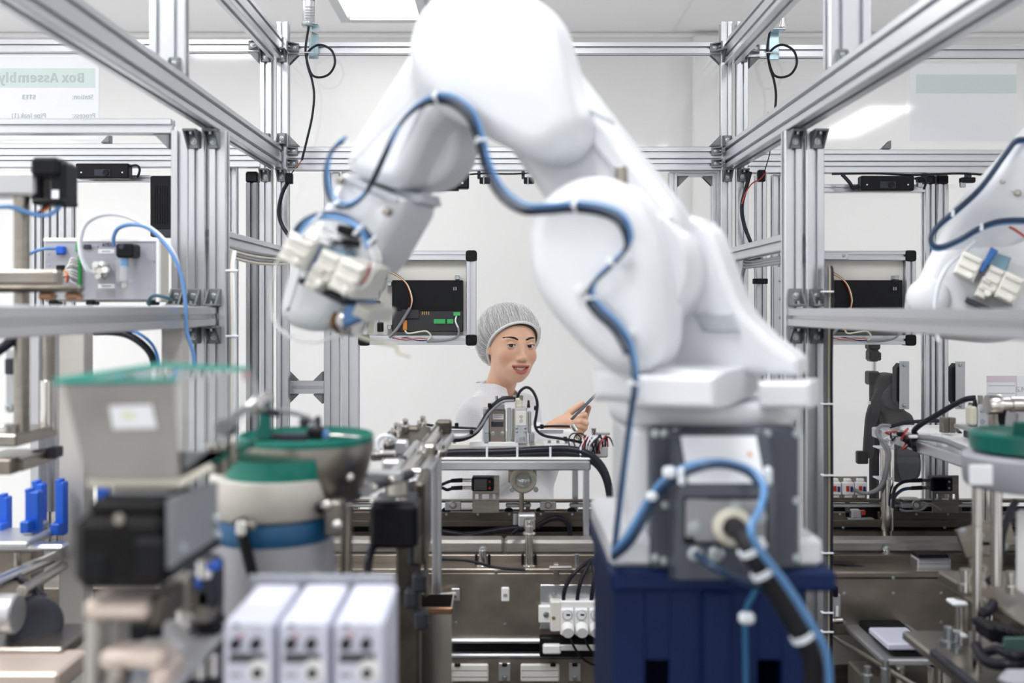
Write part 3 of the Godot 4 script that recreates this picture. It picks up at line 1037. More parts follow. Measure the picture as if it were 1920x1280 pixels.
func tprism(g: G, pts: Array, p0: Vector3, nrm: Vector3, depth: float, bev: float) -> void:   # like rprism, on a plane through p0
	var u := Vector3.UP.cross(nrm).normalized()
	var w := nrm.cross(u)
	var poly := PackedVector2Array()
	var eye := Vector3(0, EYE, 0)
	for p in pts:
		var dir := P(p.x, p.y, 1.0) - eye
		var q := eye + dir * ((p0 - eye).dot(nrm) / dir.dot(nrm)) - p0
		poly.append(Vector2(q.dot(u), q.dot(w)))
	g.prism(poly, p0, u, w, depth, bev, 4, bev)

func _second_wrist(r2: Node3D) -> void:
	# the second robot holds its forearm flatter than the first
	for ch in r2.get_children():
		var keep := false
		for k in ["base", "turn_ring", "turret", "shoulder", "recess", "lower_arm", "arm_cover", "elbow", "connector", "power"]:
			if str(ch.name).begins_with(k): keep = true
		if not keep:
			r2.remove_child(ch)
			ch.free()
	var t := 0.819
	var n := Vector3(-sin(RA), 0, cos(RA))
	var g := G.new()
	tprism(g, v2([2120, 40, 2010, 150, 1900, 284, 1768, 432, 1752, 466, 1800, 520, 1900, 480, 2060, 330, 2200, 180]), rp(1830, 400, t + 0.04), (n + Vector3(0, -0.35, 0)).normalized(), 0.11, 0.02)
	obj("forearm", g, M.robot, r2)
	g = G.new()
	rprism(g, v2([1858, 330, 1855, 335, 1905, 365, 1908, 359]), t + 0.028, 0.004)
	obj("seam", g, M.robot_seam, r2)
	for q in [[1880, 340], [1908, 362]]:
		g = G.new()
		var a := rp(q[0], q[1], t + 0.03)
		g.cyl(a, a + n * 0.008, 0.006, 0.005, 10, 0.001)
		obj("bolt", g, M.brushed, r2)
	g = G.new()
	rprism(g, smooth(v2([1760, 456, 1722, 516, 1696, 562, 1700, 592, 1740, 628, 1800, 640, 1880, 642, 1960, 610, 2000, 520, 1960, 450, 1860, 425]), 4), t + 0.06, 0.1, 0.03, 5, 0.02)
	obj("wrist_housing", g, M.robot, r2)
	g = G.new()
	g.lathe(rp(1742, 560, t + 0.07), -n, [Vector2(0, -0.02), Vector2(0.03, -0.02), Vector2(0.038, -0.008), Vector2(0.04, 0.05), Vector2(0, 0.06)], 28, 0.3)
	obj("wrist_drum", g, M.robot, r2)
	g = G.new()
	var vb := obj("valve_block", _valves(g, Vector2(1862, 532), 0.82, t + 0.01), M.offwhite, r2)
	g = G.new()
	rprism(g, v2([1856, 470, 1850, 500, 1884, 520, 1896, 482]), t + 0.012, 0.03, 0.004)
	obj("blue_window", g, mat("6f93a6", 0.15), vb)
	g = G.new()
	rprism(g, v2([1858, 462, 1836, 508, 1842, 511, 1872, 470]), t - 0.0, 0.02, 0.002)
	obj("blue_fitting", g, mat("1f5fa8", 0.3), vb)
	g = G.new()
	rprism(g, v2([1812, 556, 1808, 566, 1880, 600, 1886, 588]), t + 0.012, 0.05, 0.003)
	obj("dark_rail", g, M.charcoal, vb)
	var run := v2([1940, 262, 1908, 262, 1890, 282, 1842, 348, 1800, 388, 1766, 416, 1748, 438, 1747, 456, 1764, 462, 1800, 448, 1840, 425, 1880, 413, 1940, 412])
	rhose("air_hose", run, t + 0.0, 0.0042, mat("1d3350", 0.3), r2)
	rhose("air_hose", run, t + 0.004, 0.0026, M.arm_blue, r2, Vector2(-1, 6))
	rhose("clear_hose", v2([1830, 452, 1800, 478, 1776, 500, 1758, 540, 1752, 590, 1760, 640]), t + 0.02, 0.004, M.white_hose, r2)
	rhose("red_wire", v2([1892, 425, 1905, 432, 1925, 446]), t + 0.01, 0.0022, M.red, r2)
	for q in [[1840, 426], [1786, 400]]:
		g = G.new()
		var p := rp(q[0], q[1], t - 0.004)
		g.boxc(p, Vector3(0.004, 0.012, 0.008), 0.001)
		obj("cable_tie", g, M.tie, r2)

func _robot_back(ro: Node3D, ptop: float) -> void:
	# connector plate on the back of the base, facing the camera
	var g := G.new()
	pxbox(g, 1221, 801, 1500, 1068, 1.15, 0.035, 0.004)
	var pl := obj("connector_plate", g, M.conn, ro)
	for q in [[1228, 812], [1246, 812], [1266, 812], [1420, 812], [1438, 812], [1494, 812], [1494, 938], [1494, 1045], [1228, 1045], [1246, 1050], [1248, 946]]:
		g = G.new()
		bolt_geo(g, P(q[0], q[1], 1.15), Vector3.BACK, 0.0032, 0.003)
		obj("screw", g, M.zinc, pl)
	# raised box with a sloping upper face
	g = G.new()
	var xl := P(1262, 0, 1.12).x
	var xr := P(1446, 0, 1.12).x
	var prof := PackedVector2Array()
	for q in [[1.152, 806], [1.128, 815], [1.1, 915], [1.1, 1086], [1.152, 1086]]:
		prof.append(Vector2(q[0], P(0, q[1], q[0]).y))
	g.prism(prof, Vector3(xr, 0, 0), Vector3(0, 0, -1), Vector3.UP, xr - xl, 0.003, 1)
	var rb := obj("connector_box", g, M.conn, ro)
	var a := P(0, 818, 1.1265)
	var b := P(0, 906, 1.1015)
	var sl := (a - b)
	sl.x = 0
	var uy := sl.normalized()
	var w := Vector3.RIGHT.cross(uy)
	g = G.new()
	g.prism(PackedVector2Array([Vector2(P(1288, 0, 1.11).x, 0), Vector2(P(1430, 0, 1.11).x, 0), Vector2(P(1420, 0, 1.12).x, sl.length()), Vector2(P(1278, 0, 1.12).x, sl.length())]), Vector3(0, b.y, b.z) + w * 0.0012, Vector3.RIGHT, uy, 0.001)
	var lab := obj("label", g, M.paper, rb)
	g = G.new()
	var lp := Vector3(P(1408, 0, 1.11).x, b.y, b.z) + uy * sl.length() * 0.62 + w * 0.0016
	g.prism(PackedVector2Array([Vector2(-0.003, -0.003), Vector2(0.003, -0.003), Vector2(0, 0.0035)]), lp, Vector3.RIGHT, uy, 0.0005)
	obj("label_print", g, M.orange, rb)
	g = G.new()
	pxbox(g, 1280, 930, 1442, 1022, 1.098, 0.006, 0.003)
	obj("recess_frame", g, M.black, rb)
	g = G.new()
	pxbox(g, 1286, 936, 1330, 1008, 1.096, 0.004, 0.003)
	pxbox(g, 1304, 938, 1436, 1016, 1.095, 0.004, 0.003)
	obj("connector_face", g, M.grey, rb)
	g = G.new()
	var o := P(1372, 986, 1.094)
	g.lathe(o, Vector3.BACK, [Vector2(0.009, 0), Vector2(0.021, 0), Vector2(0.021, 0.006), Vector2(0.017, 0.01), Vector2(0.012, 0.01), Vector2(0.012, 0.002), Vector2(0.009, 0)], 26)
	obj("round_connector", g, M.cream, rb)
	for q in [[1302, 986], [1378, 950], [1424, 968]]:
		g = G.new()
		bolt_geo(g, P(q[0], q[1], 1.093), Vector3.BACK, 0.005, 0.005)
		obj("screw", g, M.zinc, rb)
	for q in [1303, 1341]:
		g = G.new()
		var s := P(q, 1037, 1.1)
		g.lathe(s, Vector3.BACK, [Vector2(0.0, 0), Vector2(0.009, 0), Vector2(0.009, 0.006), Vector2(0.006, 0.008), Vector2(0.0045, 0.008), Vector2(0.0045, 0.003), Vector2(0, 0.003)], 18)
		obj("air_port", g, M.zinc, rb)
	# heavy cable, hose over the box, small hose
	g = G.new()
	g.tube([P(1374, 986, 1.09), P(1392, 1002, 1.055), P(1412, 1040, 1.035), P(1446, 1095, 1.04), P(1485, 1160, 1.045), P(1520, 1225, 1.05), P(1524, 1290, 1.06), P(1500, 1400, 1.07)], 0.0105, 12, 6)
	obj("power_cable", g, M.rubber, ro)
	g = G.new()
	g.tube([P(1150, 1035, 1.16), P(1172, 1010, 1.13), P(1208, 950, 1.12), P(1240, 905, 1.105), P(1290, 874, 1.085), P(1350, 866, 1.08), P(1405, 880, 1.08), P(1432, 912, 1.06), P(1425, 955, 1.03), P(1408, 990, 1.0), P(1424, 1030, 1.0), P(1470, 1090, 1.01), P(1512, 1155, 1.02), P(1548, 1220, 1.03), P(1556, 1290, 1.04)], 0.0038, 9, 6)
	obj("air_hose", g, M.arm_blue, ro)
	g = G.new()
	g.tube([P(1150, 1045, 1.155), P(1185, 1012, 1.125), P(1222, 945, 1.115), P(1250, 908, 1.098), P(1300, 880, 1.082), P(1352, 871, 1.078), P(1400, 884, 1.078), P(1420, 905, 1.07)], 0.0042, 9, 6)
	obj("air_hose", g, M.navy_hose, ro)
	g = G.new()
	g.tube([P(1306, 1040, 1.09), P(1335, 1060, 1.05), P(1370, 1080, 1.05), P(1422, 1100, 1.06)], 0.004, 8, 5)
	obj("air_hose", g, M.navy_hose, ro)
	g = G.new()
	g.tube([P(1422, 1100, 1.06), P(1410, 1120, 1.07), P(1398, 1150, 1.08), P(1398, 1250, 1.1), P(1400, 1420, 1.12)], 0.0028, 8, 5)
	obj("air_hose", g, mat("3a6f9a", 0.3), ro)
	for q in [[1400, 1158, 1.078, 0.016, 0.012], [1255, 885, 1.09, 0.014, 0.012], [1222, 930, 1.105, 0.012, 0.01], [1278, 892, 1.087, 0.008, 0.02], [1440, 892, 1.08, 0.008, 0.02]]:
		g = G.new()
		g.boxc(P(q[0], q[1], q[2]), Vector3(q[3], q[4], 0.01), 0.003)
		obj("cable_clip", g, M.tie, ro)
	for q in [[1410, 1028, 1.03, 0.015], [1430, 1072, 1.03, 0.013], [1506, 1190, 1.045, 0.014]]:
		var c := P(q[0], q[1], q[2])
		var d := Vector3(0.5, -0.85, 0).normalized()
		g = G.new()
		g.lathe(c - d * 0.003, d, [Vector2(q[3] - 0.002, 0), Vector2(q[3], 0), Vector2(q[3], 0.006), Vector2(q[3] - 0.002, 0.006), Vector2(q[3] - 0.002, 0)], 18)
		obj("cable_tie", g, M.tie, ro)

# ---------- short hands for parts that fill a rectangle of the picture at a depth ----------
func pb(called: String, o: Node3D, m: Material, x0: float, y0: float, x1: float, y1: float, d: float, depth: float, bev := 0.0015) -> MeshInstance3D:
	var g := G.new()
	pxbox(g, x0, y0, x1, y1, d, depth, bev)
	return obj(called, g, m, o)

func ps(called: String, m: Material, x0: float, y0: float, x1: float, y1: float, d: float, depth: float, label: String, category: String, group := "", bev := 0.0015) -> MeshInstance3D:
	var g := G.new()
	pxbox(g, x0, y0, x1, y1, d, depth, bev)
	return solo(called, g, m, label, category, group)

func pc(called: String, o: Node3D, m: Material, x0: float, y0: float, x1: float, y1: float, d: float, r: float, r1 := -1.0, seg := 16) -> MeshInstance3D:   # a round bar between two pixels at one depth
	var g := G.new()
	g.cyl(P(x0, y0, d), P(x1, y1, d), r, r1, seg, minf(r * 0.12, 0.001))
	return obj(called, g, m, o)

func pdisc(called: String, o: Node3D, m: Material, x: float, y: float, d: float, r: float, thick: float, seg := 20) -> MeshInstance3D:   # a round face towards the camera
	var g := G.new()
	var a := P(x, y, d)
	g.cyl(a - Vector3(0, 0, thick), a, r, -1.0, seg, minf(thick, r) * 0.15)
	return obj(called, g, m, o)

func ptube(called: String, o: Node3D, m: Material, pts: Array, r: float) -> MeshInstance3D:   # pts: x, y, depth triples
	var g := G.new()
	var w := []
	for i in range(0, pts.size(), 3): w.append(P(pts[i], pts[i + 1], pts[i + 2]))
	g.tube(w, r, 8, 5)
	return obj(called, g, m, o)

func stube(called: String, m: Material, pts: Array, r: float, label: String, category := "cable", group := "") -> MeshInstance3D:
	var g := G.new()
	var w := []
	for i in range(0, pts.size(), 3): w.append(P(pts[i], pts[i + 1], pts[i + 2]))
	g.tube(w, r, 8, 5)
	return solo(called, g, m, label, category, group)

func screw(o: Node3D, x: float, y: float, d: float, r := 0.003, m: Material = null) -> void:
	var g := G.new()
	bolt_geo(g, P(x, y, d), Vector3.BACK, r, r)
	obj("screw", g, m if m else M.zinc, o)

func bench() -> void:
	# ----- the steel cabinet the line stands on -----
	var d := 2.12
	var cab := thing("machine_cabinet", "brown-grey stainless cabinet below the conveyor in the middle cell", "cabinet", Vector3(0, 0, -2.4))
	pb("front_panel", cab, M.stain, 560, 1074, 1452, 1198, d, 0.012)
	pb("top_ledge", cab, M.stain, 560, 1066, 1452, 1074, d + 0.0, 0.5, 0.002)
	pb("upper_strip", cab, M.stain, 560, 1040, 1452, 1066, d + 0.05, 0.01)
	pb("lip", cab, M.alu_dull, 560, 1198, 1452, 1207, d - 0.012, 0.024, 0.004)
	pb("black_slot", cab, M.black_soft, 560, 1207, 1452, 1226, d + 0.015, 0.01)
	pb("lower_lip", cab, M.alu_dull, 560, 1226, 1452, 1234, d - 0.004, 0.02, 0.003)
	var g := G.new()
	var b := px(560, 1234, 1452, 1300, d, 0.5)
	g.box(Vector3(b[0].x, 0, -d - 0.5), Vector3(b[1].x, b[1].y, -d), 0.002)
	obj("lower_panel", g, M.stain, cab)
	pb("back_wall", cab, M.stain, 560, 1066, 1452, 1240, d + 0.46, 0.012)
	for q in [843, 976]:
		var c := pb("cover_plate", cab, M.offwhite, q, 1245, q + 73, 1279, d - 0.008, 0.008, 0.003)
		for y in [1256, 1268]: pb("groove", c, M.grey, q + 2, y, q + 71, y + 1.2, d - 0.0086, 0.001, 0.0)
		pb("clip", c, M.black, q + (8 if q < 900 else 56), 1244, q + (20 if q < 900 else 66), 1250, d - 0.012, 0.006)
	for q in [935, 1067]:
		var c := pb("hasp", cab, M.alu_dull, q, 1243, q + 22, 1277, d - 0.008, 0.008, 0.001)
		screw(c, q + 11, 1270, d - 0.008, 0.004)
		pb("clip", c, M.black, q + 6, 1243, q + 16, 1250, d - 0.011, 0.004)
	var cl := pb("cable_clip", cab, M.white, 940, 1101, 955, 1128, d - 0.006, 0.006, 0.002)
	pb("mark", cl, M.grey, 944, 1113, 951, 1119, d - 0.0066, 0.001, 0.0)
	for q in [[855, 1167], [947, 1170], [930, 1071], [1014, 1177]]: screw(cab, q[0], q[1], d if q[1] > 1080 else d, 0.0025)
	# small valve left on the panel
	var va := thing("wall_valve", "small chrome valve with a white cap on the cabinet panel left of centre", "valve", P(840, 1135, d))
	pb("plate", va, M.alu_dull, 846, 1103, 862, 1127, d - 0.004, 0.004)
	pc("body", va, M.steel, 828, 1117, 856, 1114, d - 0.02, 0.008)
	pb("cap", va, M.white, 829, 1130, 850, 1140, d - 0.03, 0.02, 0.003)
	# black channel with a white block
	var ch := thing("cable_channel", "black cable channel with a white strip under the three white regulators", "channel", P(1080, 1232, d))
	pb("channel", ch, M.black, 1012, 1195, 1150, 1232, d - 0.02, 0.02, 0.002)
	pb("strip", ch, M.white, 1040, 1209, 1150, 1220, d - 0.026, 0.006)
	pb("block", ch, M.white, 1018, 1209, 1052, 1227, d - 0.034, 0.014, 0.003)
	# ----- three white regulators -----
	var rg := thing("regulator_bank", "row of three white pressure regulators with round gauges on the cabinet panel", "regulator", P(1090, 1200, d))
	pb("mount_plate", rg, M.alu, 1013, 1096, 1148, 1180, d - 0.003, 0.003)
	pb("side_block", rg, M.white, 1010, 1136, 1034, 1168, d - 0.016, 0.013, 0.002)
	pb("end_block", rg, M.offwhite, 1032, 1127, 1052, 1185, d - 0.03, 0.027, 0.003)
	pb("header", rg, M.white, 1050, 1126, 1146, 1142, d - 0.028, 0.025, 0.003)
	for k in 3:
		var x := 1051 + k * 26.5
		var bd := pb("regulator_body", rg, M.white, x, 1141, x + 26, 1192, d - 0.034, 0.031, 0.003)
		var a := pdisc("gauge", bd, M.alu_dull, x + 13, 1153, d - 0.0365, 0.0105, 0.003, 24)
		pdisc("dial", a, M.paper, x + 13, 1153, d - 0.037, 0.0088, 0.001, 24)
		pb("needle", a, M.black, x + 11, 1151, x + 18, 1154, d - 0.0378, 0.0006, 0.0)
		g = G.new()
		g.lathe(P(x + 13, 1176, d - 0.034), Vector3(0, -0.25, 1), [Vector2(0, 0), Vector2(0.013, 0), Vector2(0.0125, 0.018), Vector2(0.011, 0.021), Vector2(0, 0.021)], 20)
		obj("knob", g, M.white, bd)
	pb("end_block", rg, M.offwhite, 1131, 1134, 1150, 1184, d - 0.028, 0.025, 0.003)
	screw(rg, 1024, 1152, d - 0.016, 0.004)
	screw(rg, 1038, 1158, d - 0.03, 0.0025, M.brass)
	screw(rg, 1039, 1114, d - 0.003, 0.004)
	pb("bracket", rg, M.alu, 1119, 1107, 1141, 1125, d - 0.012, 0.01)
	screw(rg, 1131, 1115, d - 0.012, 0.004)
	for k in 3:
		var x := 1056.0 + k * 26
		stube("air_tube", M.black_hose, [x, 1128, d - 0.02, x + 3, 1105, d - 0.025, x + 16 - k * 5, 1080, d - 0.02, x + 44 - k * 20, 1054, d + 0.0, 1125 - k * 3, 1040, d + 0.03], 0.0042, ["black air tube into the leftmost white regulator", "black air tube into the middle white regulator", "black air tube into the rightmost white regulator"][k], "tube", "black air tubes above the regulators")
	for k in 3:
		var x := 1070.0 + k * 27
		stube("air_tube", M.black_hose, [x, 1196, d - 0.03, x + 8, 1215, d - 0.034, x + 30, 1240, d - 0.014, 1150, 1258 - k * 22, d - 0.012], 0.0025, ["thin black tube hanging below the leftmost white regulator", "thin black tube hanging below the middle white regulator", "thin black tube hanging below the rightmost white regulator"][k], "tube", "thin black tubes below the regulators")
	# ----- support beam, pillars -----
	var sb := thing("support_beam", "light grey round-edged support beam across the middle cell above the cabinet", "beam", P(900, 1040, 2.2))
	pb("beam", sb, M.beam, 590, 1013, 945, 1039, 2.2, 0.05, 0.006)
	pb("beam", sb, M.beam, 946, 1013, 1140, 1039, 2.2, 0.05, 0.006)
	for q in [905, 992]:
		var pi := thing("pillar", "polished steel pillar with two collars carrying the clamp" if q > 950 else "short steel pillar with collar under the support beam left of the clamp", "pillar", P(q, 1067, 2.135), "steel pillars on the cabinet")
		var top := 985.0 if q > 950 else 1030.0
		pc("rod", pi, M.steel, q, 1065, q, top, 2.14, 0.0085)
		pc("collar", pi, M.steel, q, 1062, q, 1058, 2.14, 0.0135)
		if q > 950: pc("collar", pi, M.steel, q, 1002, q, 998, 2.14, 0.0135)
		else: screw(pi, q, 1030, 2.14, 0.006)
		for e in [-1, 1]: pb("cheek", pi, M.black, q + e * 12 - 2.5, 1039, q + e * 12 + 2.5, 1065, 2.15, 0.01)
	var cm := thing("rod_clamp", "small chrome clamp on top of the tall pillar in front of the conveyor", "clamp", P(980, 992, 2.2))
	pb("block", cm, M.alu_dull, 972, 965, 1004, 988, 2.2, 0.03, 0.003)
	pc("knob", cm, M.steel, 993, 991, 993, 973, 2.17, 0.0125)
	pc("screw", cm, M.zinc, 966, 983, 966, 963, 2.19, 0.005)
	pc("lever", cm, M.black, 975, 990, 960, 1000, 2.19, 0.004)
	# blocks at the right of the panel
	var fx := thing("stop_block", "small stainless stop block with a pin standing on the cabinet ledge", "stop", P(1048, 1075, 2.14))
	pb("block", fx, M.brushed, 1038, 1058, 1048, 1082, 2.1, 0.02)
	pc("pin", fx, M.steel, 1030, 1064, 1072, 1064, 2.09, 0.004)
	pc("stud", fx, M.zinc, 1081, 1066, 1081, 1038, 2.15, 0.005)
	# ----- conveyor -----
	var k := 2.38
	var cv := thing("conveyor", "dark steel conveyor with black rollers crossing the middle cell", "conveyor", P(900, 1013, k))
	pb("top_strip", cv, M.rail_dark, 560, 938, 1118, 942, k, 0.02, 0.0005)
	var sp := pb("side_plate", cv, M.rail_dark, 560, 960, 1118, 976, k, 0.01, 0.001)
	pb("lower_plate", cv, M.rail_dark, 560, 976, 1118, 987, k - 0.012, 0.012, 0.001)
	pb("inner_plate", cv, M.black_soft, 560, 987, 1118, 1002, k + 0.03, 0.01)
	pb("base_plate", cv, M.rail_dark, 560, 999, 1118, 1013, k + 0.01, 0.02)
	pb("back_plate", cv, M.rail_dark, 560, 955, 1118, 1013, k + 0.17, 0.01)
	pb("bottom", cv, M.rail_dark, 560, 1006, 1118, 1013, k + 0.01, 0.17)
	for x in [599, 655, 717, 777, 837, 896, 955, 1014, 1073]:
		screw(sp, x, 964, k, 0.0022)
		var r := pdisc("roller", cv, M.black, x - 1, 962, k + 0.014, 0.0125, 0.012, 20)
		pdisc("hub", r, M.rail_dark, x - 1, 962, k + 0.013, 0.004, 0.004)
	for q in [[640, 720], [885, 936], [948, 996], [1068, 1116], [760, 800]]: pb("guide_bar", cv, M.alu_cast, q[0], 944, q[1], 951, k + 0.004, 0.012, 0.002)
	for x in [650, 780, 915, 990, 1100]: pb("stay", cv, M.rail_dark, x - 4, 941, x + 4, 961, k + 0.008, 0.008)
	for x in [700, 840, 975, 1100]: pb("foot", cv, M.alu_dull, x - 6, 1012, x + 6, 1068, k + 0.06, 0.03)
	for q in [848, 1027]:
		var bl := thing("stopper_unit", "small grey stopper block with round boss on the conveyor, %s of the lens holder" % ("left" if q < 900 else "right"), "stopper", P(q, 958, k - 0.02), "stopper blocks on the conveyor")
		pb("block", bl, M.alu_cast, q - 14, 942, q + 16, 957, k - 0.014, 0.024, 0.002)
		pdisc("boss", bl, M.brushed, q + 1, 947, k - 0.022, 0.0085, 0.008)
		pdisc("core", bl, M.alu_cast, q + 1, 947, k - 0.025, 0.0045, 0.004)
	# cables along it
	stube("cable_bundle", M.black_hose, [800, 992, k - 0.015, 860, 1001, k - 0.018, 880, 1004, k - 0.018, 910, 998, k - 0.018, 960, 990, k - 0.018, 1005, 990, k - 0.018], 0.007, "sagging black cable bundle under the left half of the middle conveyor")
	stube("cable_bundle", M.black_hose, [1007, 988, k - 0.018, 1020, 978, k - 0.02, 1040, 971, k - 0.02, 1060, 975, k - 0.02, 1068, 992, k - 0.018, 1069, 1013, k - 0.016], 0.006, "short arching black cable right of the clamp on the conveyor")
	stube("cable", M.black_hose, [826, 1048, d - 0.012, 870, 1050, d - 0.012, 900, 1056, d - 0.012, 930, 1064, d - 0.012, 985, 1068, d - 0.012], 0.003, "thin black cable lying along the cabinet between the two pillars")
	# ----- fixture table -----
	var t := 2.25
	var tb := thing("fixture_table", "narrow silver fixture table over the conveyor with white plates on top", "table", P(950, 1066, 2.35))
	pb("front_beam", tb, M.alu, 800, 864, 1108, 882, t, 0.025, 0.003)
	pb("top_plate", tb, M.white, 800, 858, 1108, 863, t + 0.0, 0.2, 0.002)
	pb("raised_plate", tb, M.offwhite, 826, 832, 1090, 842, t + 0.07, 0.09, 0.002)
	for q in [[880, 972, 829], [1020, 1092, 832]]: pb("spacer_plate", tb, M.white, q[0], q[2], q[1], q[2] + 8, t + 0.06, 0.05, 0.001)
	pb("rear_plate", tb, M.white, 800, 806, 1080, 826, t + 0.16, 0.03, 0.003)
	for q in [[815, 884, 806, 812], [1012, 1056, 806, 812]]: pb("window_slot", tb, M.grey, q[0], q[2], q[1], q[3], t + 0.159, 0.003, 0.0)
	for x in [835, 1083]: pb("stand", tb, M.alu_dull, x - 5, 842, x + 5, 860, t + 0.09, 0.06)
	for x in [850, 1000, 1070]: pb("stand", tb, M.alu_dull, x - 5, 826, x + 5, 860, t + 0.165, 0.02)
	for q in [[806, 818, 0.005], [1094, 1105, 0.005]]: pb("leg", tb, M.alu, q[0], 880, q[1], 1070, t + q[2], 0.02)
	for q in [[800, 808], [1074, 1084]]: pb("leg", tb, M.alu_dull, q[0], 862, q[1], 1036, t + 0.165, 0.03)
	for x in [842, 852, 930, 945, 1030, 1046, 1062, 1075]: pb("screw", tb, M.zinc, x - 3, 825, x + 3, 833, t + 0.075, 0.006)
	# thick black cables lying on the front of the table
	for q in [[846, 0.0085, "thick black cable along the front of the fixture table, upper"], [854, 0.0075, "thick black cable along the front of the fixture table, lower"]]:
		var y: float = q[0]
		stube("cable_bundle", M.black_hose, [822, y + 4, t + 0.02, 870, y + 2, t + 0.02, 940, y + 1, t + 0.02, 1010, y - 3, t + 0.02, 1065, y - 4, t + 0.02, 1100, y + 4, t + 0.01, 1128, y + 28, t + 0.0, 1142, y + 70, t - 0.01, 1146, y + 140, t - 0.01], q[1], q[2])
	for x in [913, 970, 1032, 1089]: ps("cable_tie", M.tie, x - 2, 838, x + 2, 863, t + 0.007, 0.004, "white cable tie round the thick black table cables at the %s" % {913: "left end", 970: "foot of the actuators", 1032: "middle", 1089: "bend"}[x], "cable tie", "white ties on the table cables", 0.001)
	_actuators(t)
	_sensors(k)
	_left_of_bench()
	_controls()

func _actuators(t: float) -> void:
	var d := t + 0.07
	var a := thing("actuator", "brown-grey actuator block with a white label standing on the fixture table", "actuator", P(932, 832, d))
	pb("body", a, M.stain, 918, 768, 948, 831, d, 0.04, 0.002)
	pb("label", a, M.paper, 924, 776, 944, 786, d - 0.001, 0.001, 0.0)
	for q in [[925, 789.5], [925, 778], [925, 781.5]]: pb("print", a, M.grey, 926, q[1], 942, q[1] + 1.0, d - 0.0016, 0.0006, 0.0)
	pb("dark_window", a, M.charcoal, 921, 790, 944, 800, d - 0.0015, 0.001, 0.0)
	for x in [924, 942]: screw(a, x, 812, d, 0.0032)
	pb("top_block", a, M.alu_dull, 920, 756, 946, 768, d, 0.03, 0.002)
	pb("side_plate", a, M.alu, 904, 765, 918, 830, d + 0.005, 0.03, 0.002)
	for x in [931, 943]: pc("fitting", a, M.zinc, x, 757, x, 742, d + 0.012, 0.0035)
	var b := thing("actuator", "silver air slide with two round marks standing on the fixture table", "actuator", P(975, 832, d))
	pb("body", b, M.alu, 965, 764, 988, 830, d - 0.012, 0.03, 0.002)
	pb("face_plate", b, M.offwhite, 967, 771, 987, 798, d - 0.015, 0.003, 0.001)
	for y in [781, 789]:
		var g := G.new()
		g.lathe(P(977, y, d - 0.015), Vector3.BACK, [Vector2(0.0018, 0), Vector2(0.0034, 0), Vector2(0.0034, 0.0008), Vector2(0.0018, 0.0008), Vector2(0.0018, 0)], 18)
		obj("ring_mark", g, M.grey, b)
	for q in [[969, 802], [985, 802], [969, 809], [985, 809]]: screw(b, q[0], q[1], d - 0.012, 0.0026)
	pb("foot_block", b, M.zinc, 972, 818, 984, 829, d - 0.018, 0.008, 0.002)
	pb("rail_block", b, M.brushed, 960, 768, 966, 830, d - 0.002, 0.03, 0.001)
	pb("side_cylinder", b, M.alu_dull, 989, 770, 996, 812, d - 0.006, 0.012, 0.003)
	pb("top_block", b, M.cream, 966, 746, 980, 764, d - 0.004, 0.02, 0.003)
	pc("black_fitting", b, M.black, 991, 764, 991, 750, d, 0.004, 0.0025)
	pc("fitting", b, M.brushed, 977, 750, 977, 741, d, 0.0045)
	ps("link_plate", M.alu_dull, 951, 765, 959, 830, d + 0.0, 0.02, "narrow drilled silver plate between the two actuators", "plate")
	for q in [[997, 818], [912, 822]]: ps("set_screw_block", M.zinc, q[0] - 5, 812, q[0] + 5, 832, d - 0.01, 0.014, "tiny dark screw block at the %s foot of the actuators" % ("right" if q[0] > 950 else "left"), "block", "screw blocks beside the actuators")
	# looping black cables
	stube("cable", M.black_hose, [968, 752, d + 0.004, 974, 735, d, 986, 726, d, 998, 732, d, 1007, 752, d - 0.006, 1006, 775, d - 0.008, 1003, 795, d - 0.008, 1008, 808, d - 0.01, 1022, 817, d - 0.012, 1045, 821, d - 0.012, 1076, 826, d - 0.01, 1092, 830, d], 0.0034, "black cable arching over the silver air slide and down to the right")
	stube("cable", M.black_hose, [966, 748, d - 0.012, 948, 747, d - 0.014, 936, 752, d - 0.016, 922, 764, d - 0.02, 908, 786, d - 0.024, 896, 806, d - 0.024, 880, 818, d - 0.024, 858, 824, d - 0.02, 822, 823, d - 0.02, 806, 820, d - 0.01], 0.0058, "thick black cable sweeping down to the left over the brown actuator")
	stube("cable", M.grey_hose, [964, 751, d - 0.02, 946, 752, d - 0.022, 932, 760, d - 0.024, 916, 776, d - 0.028, 902, 798, d - 0.03, 888, 812, d - 0.03, 862, 820, d - 0.028, 806, 817, d - 0.016], 0.003, "grey cable strapped to the thick black one left of the actuators")
	stube("cable", M.black_hose, [779, 806, d + 0.05, 782, 799, d + 0.07, 792, 795, d + 0.085, 815, 798, d + 0.085, 850, 801, d + 0.085, 893, 803, d + 0.085], 0.0032, "thin black cable along the back edge of the table left of the actuators")
	stube("cable", M.black_hose, [1004, 801, d + 0.03, 1030, 799, d + 0.05, 1060, 799, d + 0.06, 1074, 800, d + 0.06], 0.0028, "thin black cable along the back edge of the table right of the actuators")
	for q in [[1005, 765, 0.0, "right side of the arching cable"], [1060, 823, -0.006, "cable running down to the valve cluster"], [856, 797, 0.08, "middle of the rear left cable"], [787, 795, 0.08, "left end of the rear left cable"], [829, 820, -0.025, "left end of the thick sweeping cable"], [884, 810, -0.03, "bend of the thick sweeping cable"], [918, 760, -0.025, "upper part of the thick sweeping cable"], [1016, 800, 0.04, "rear right cable"]]:
		ps("cable_tie", M.black, q[0] - 3.5, q[1] - 4, q[0] + 3.5, q[1] + 4, d + q[2] - 0.004, 0.009, "tiny black cable tie on the " + q[3], "cable tie", "black ties on the fixture table cables", 0.001)
	# knot of valves at the right end
	var kn := thing("valve_cluster", "tangle of small chrome valves and dark wires at the right end of the fixture table", "valves", P(1105, 862, d))
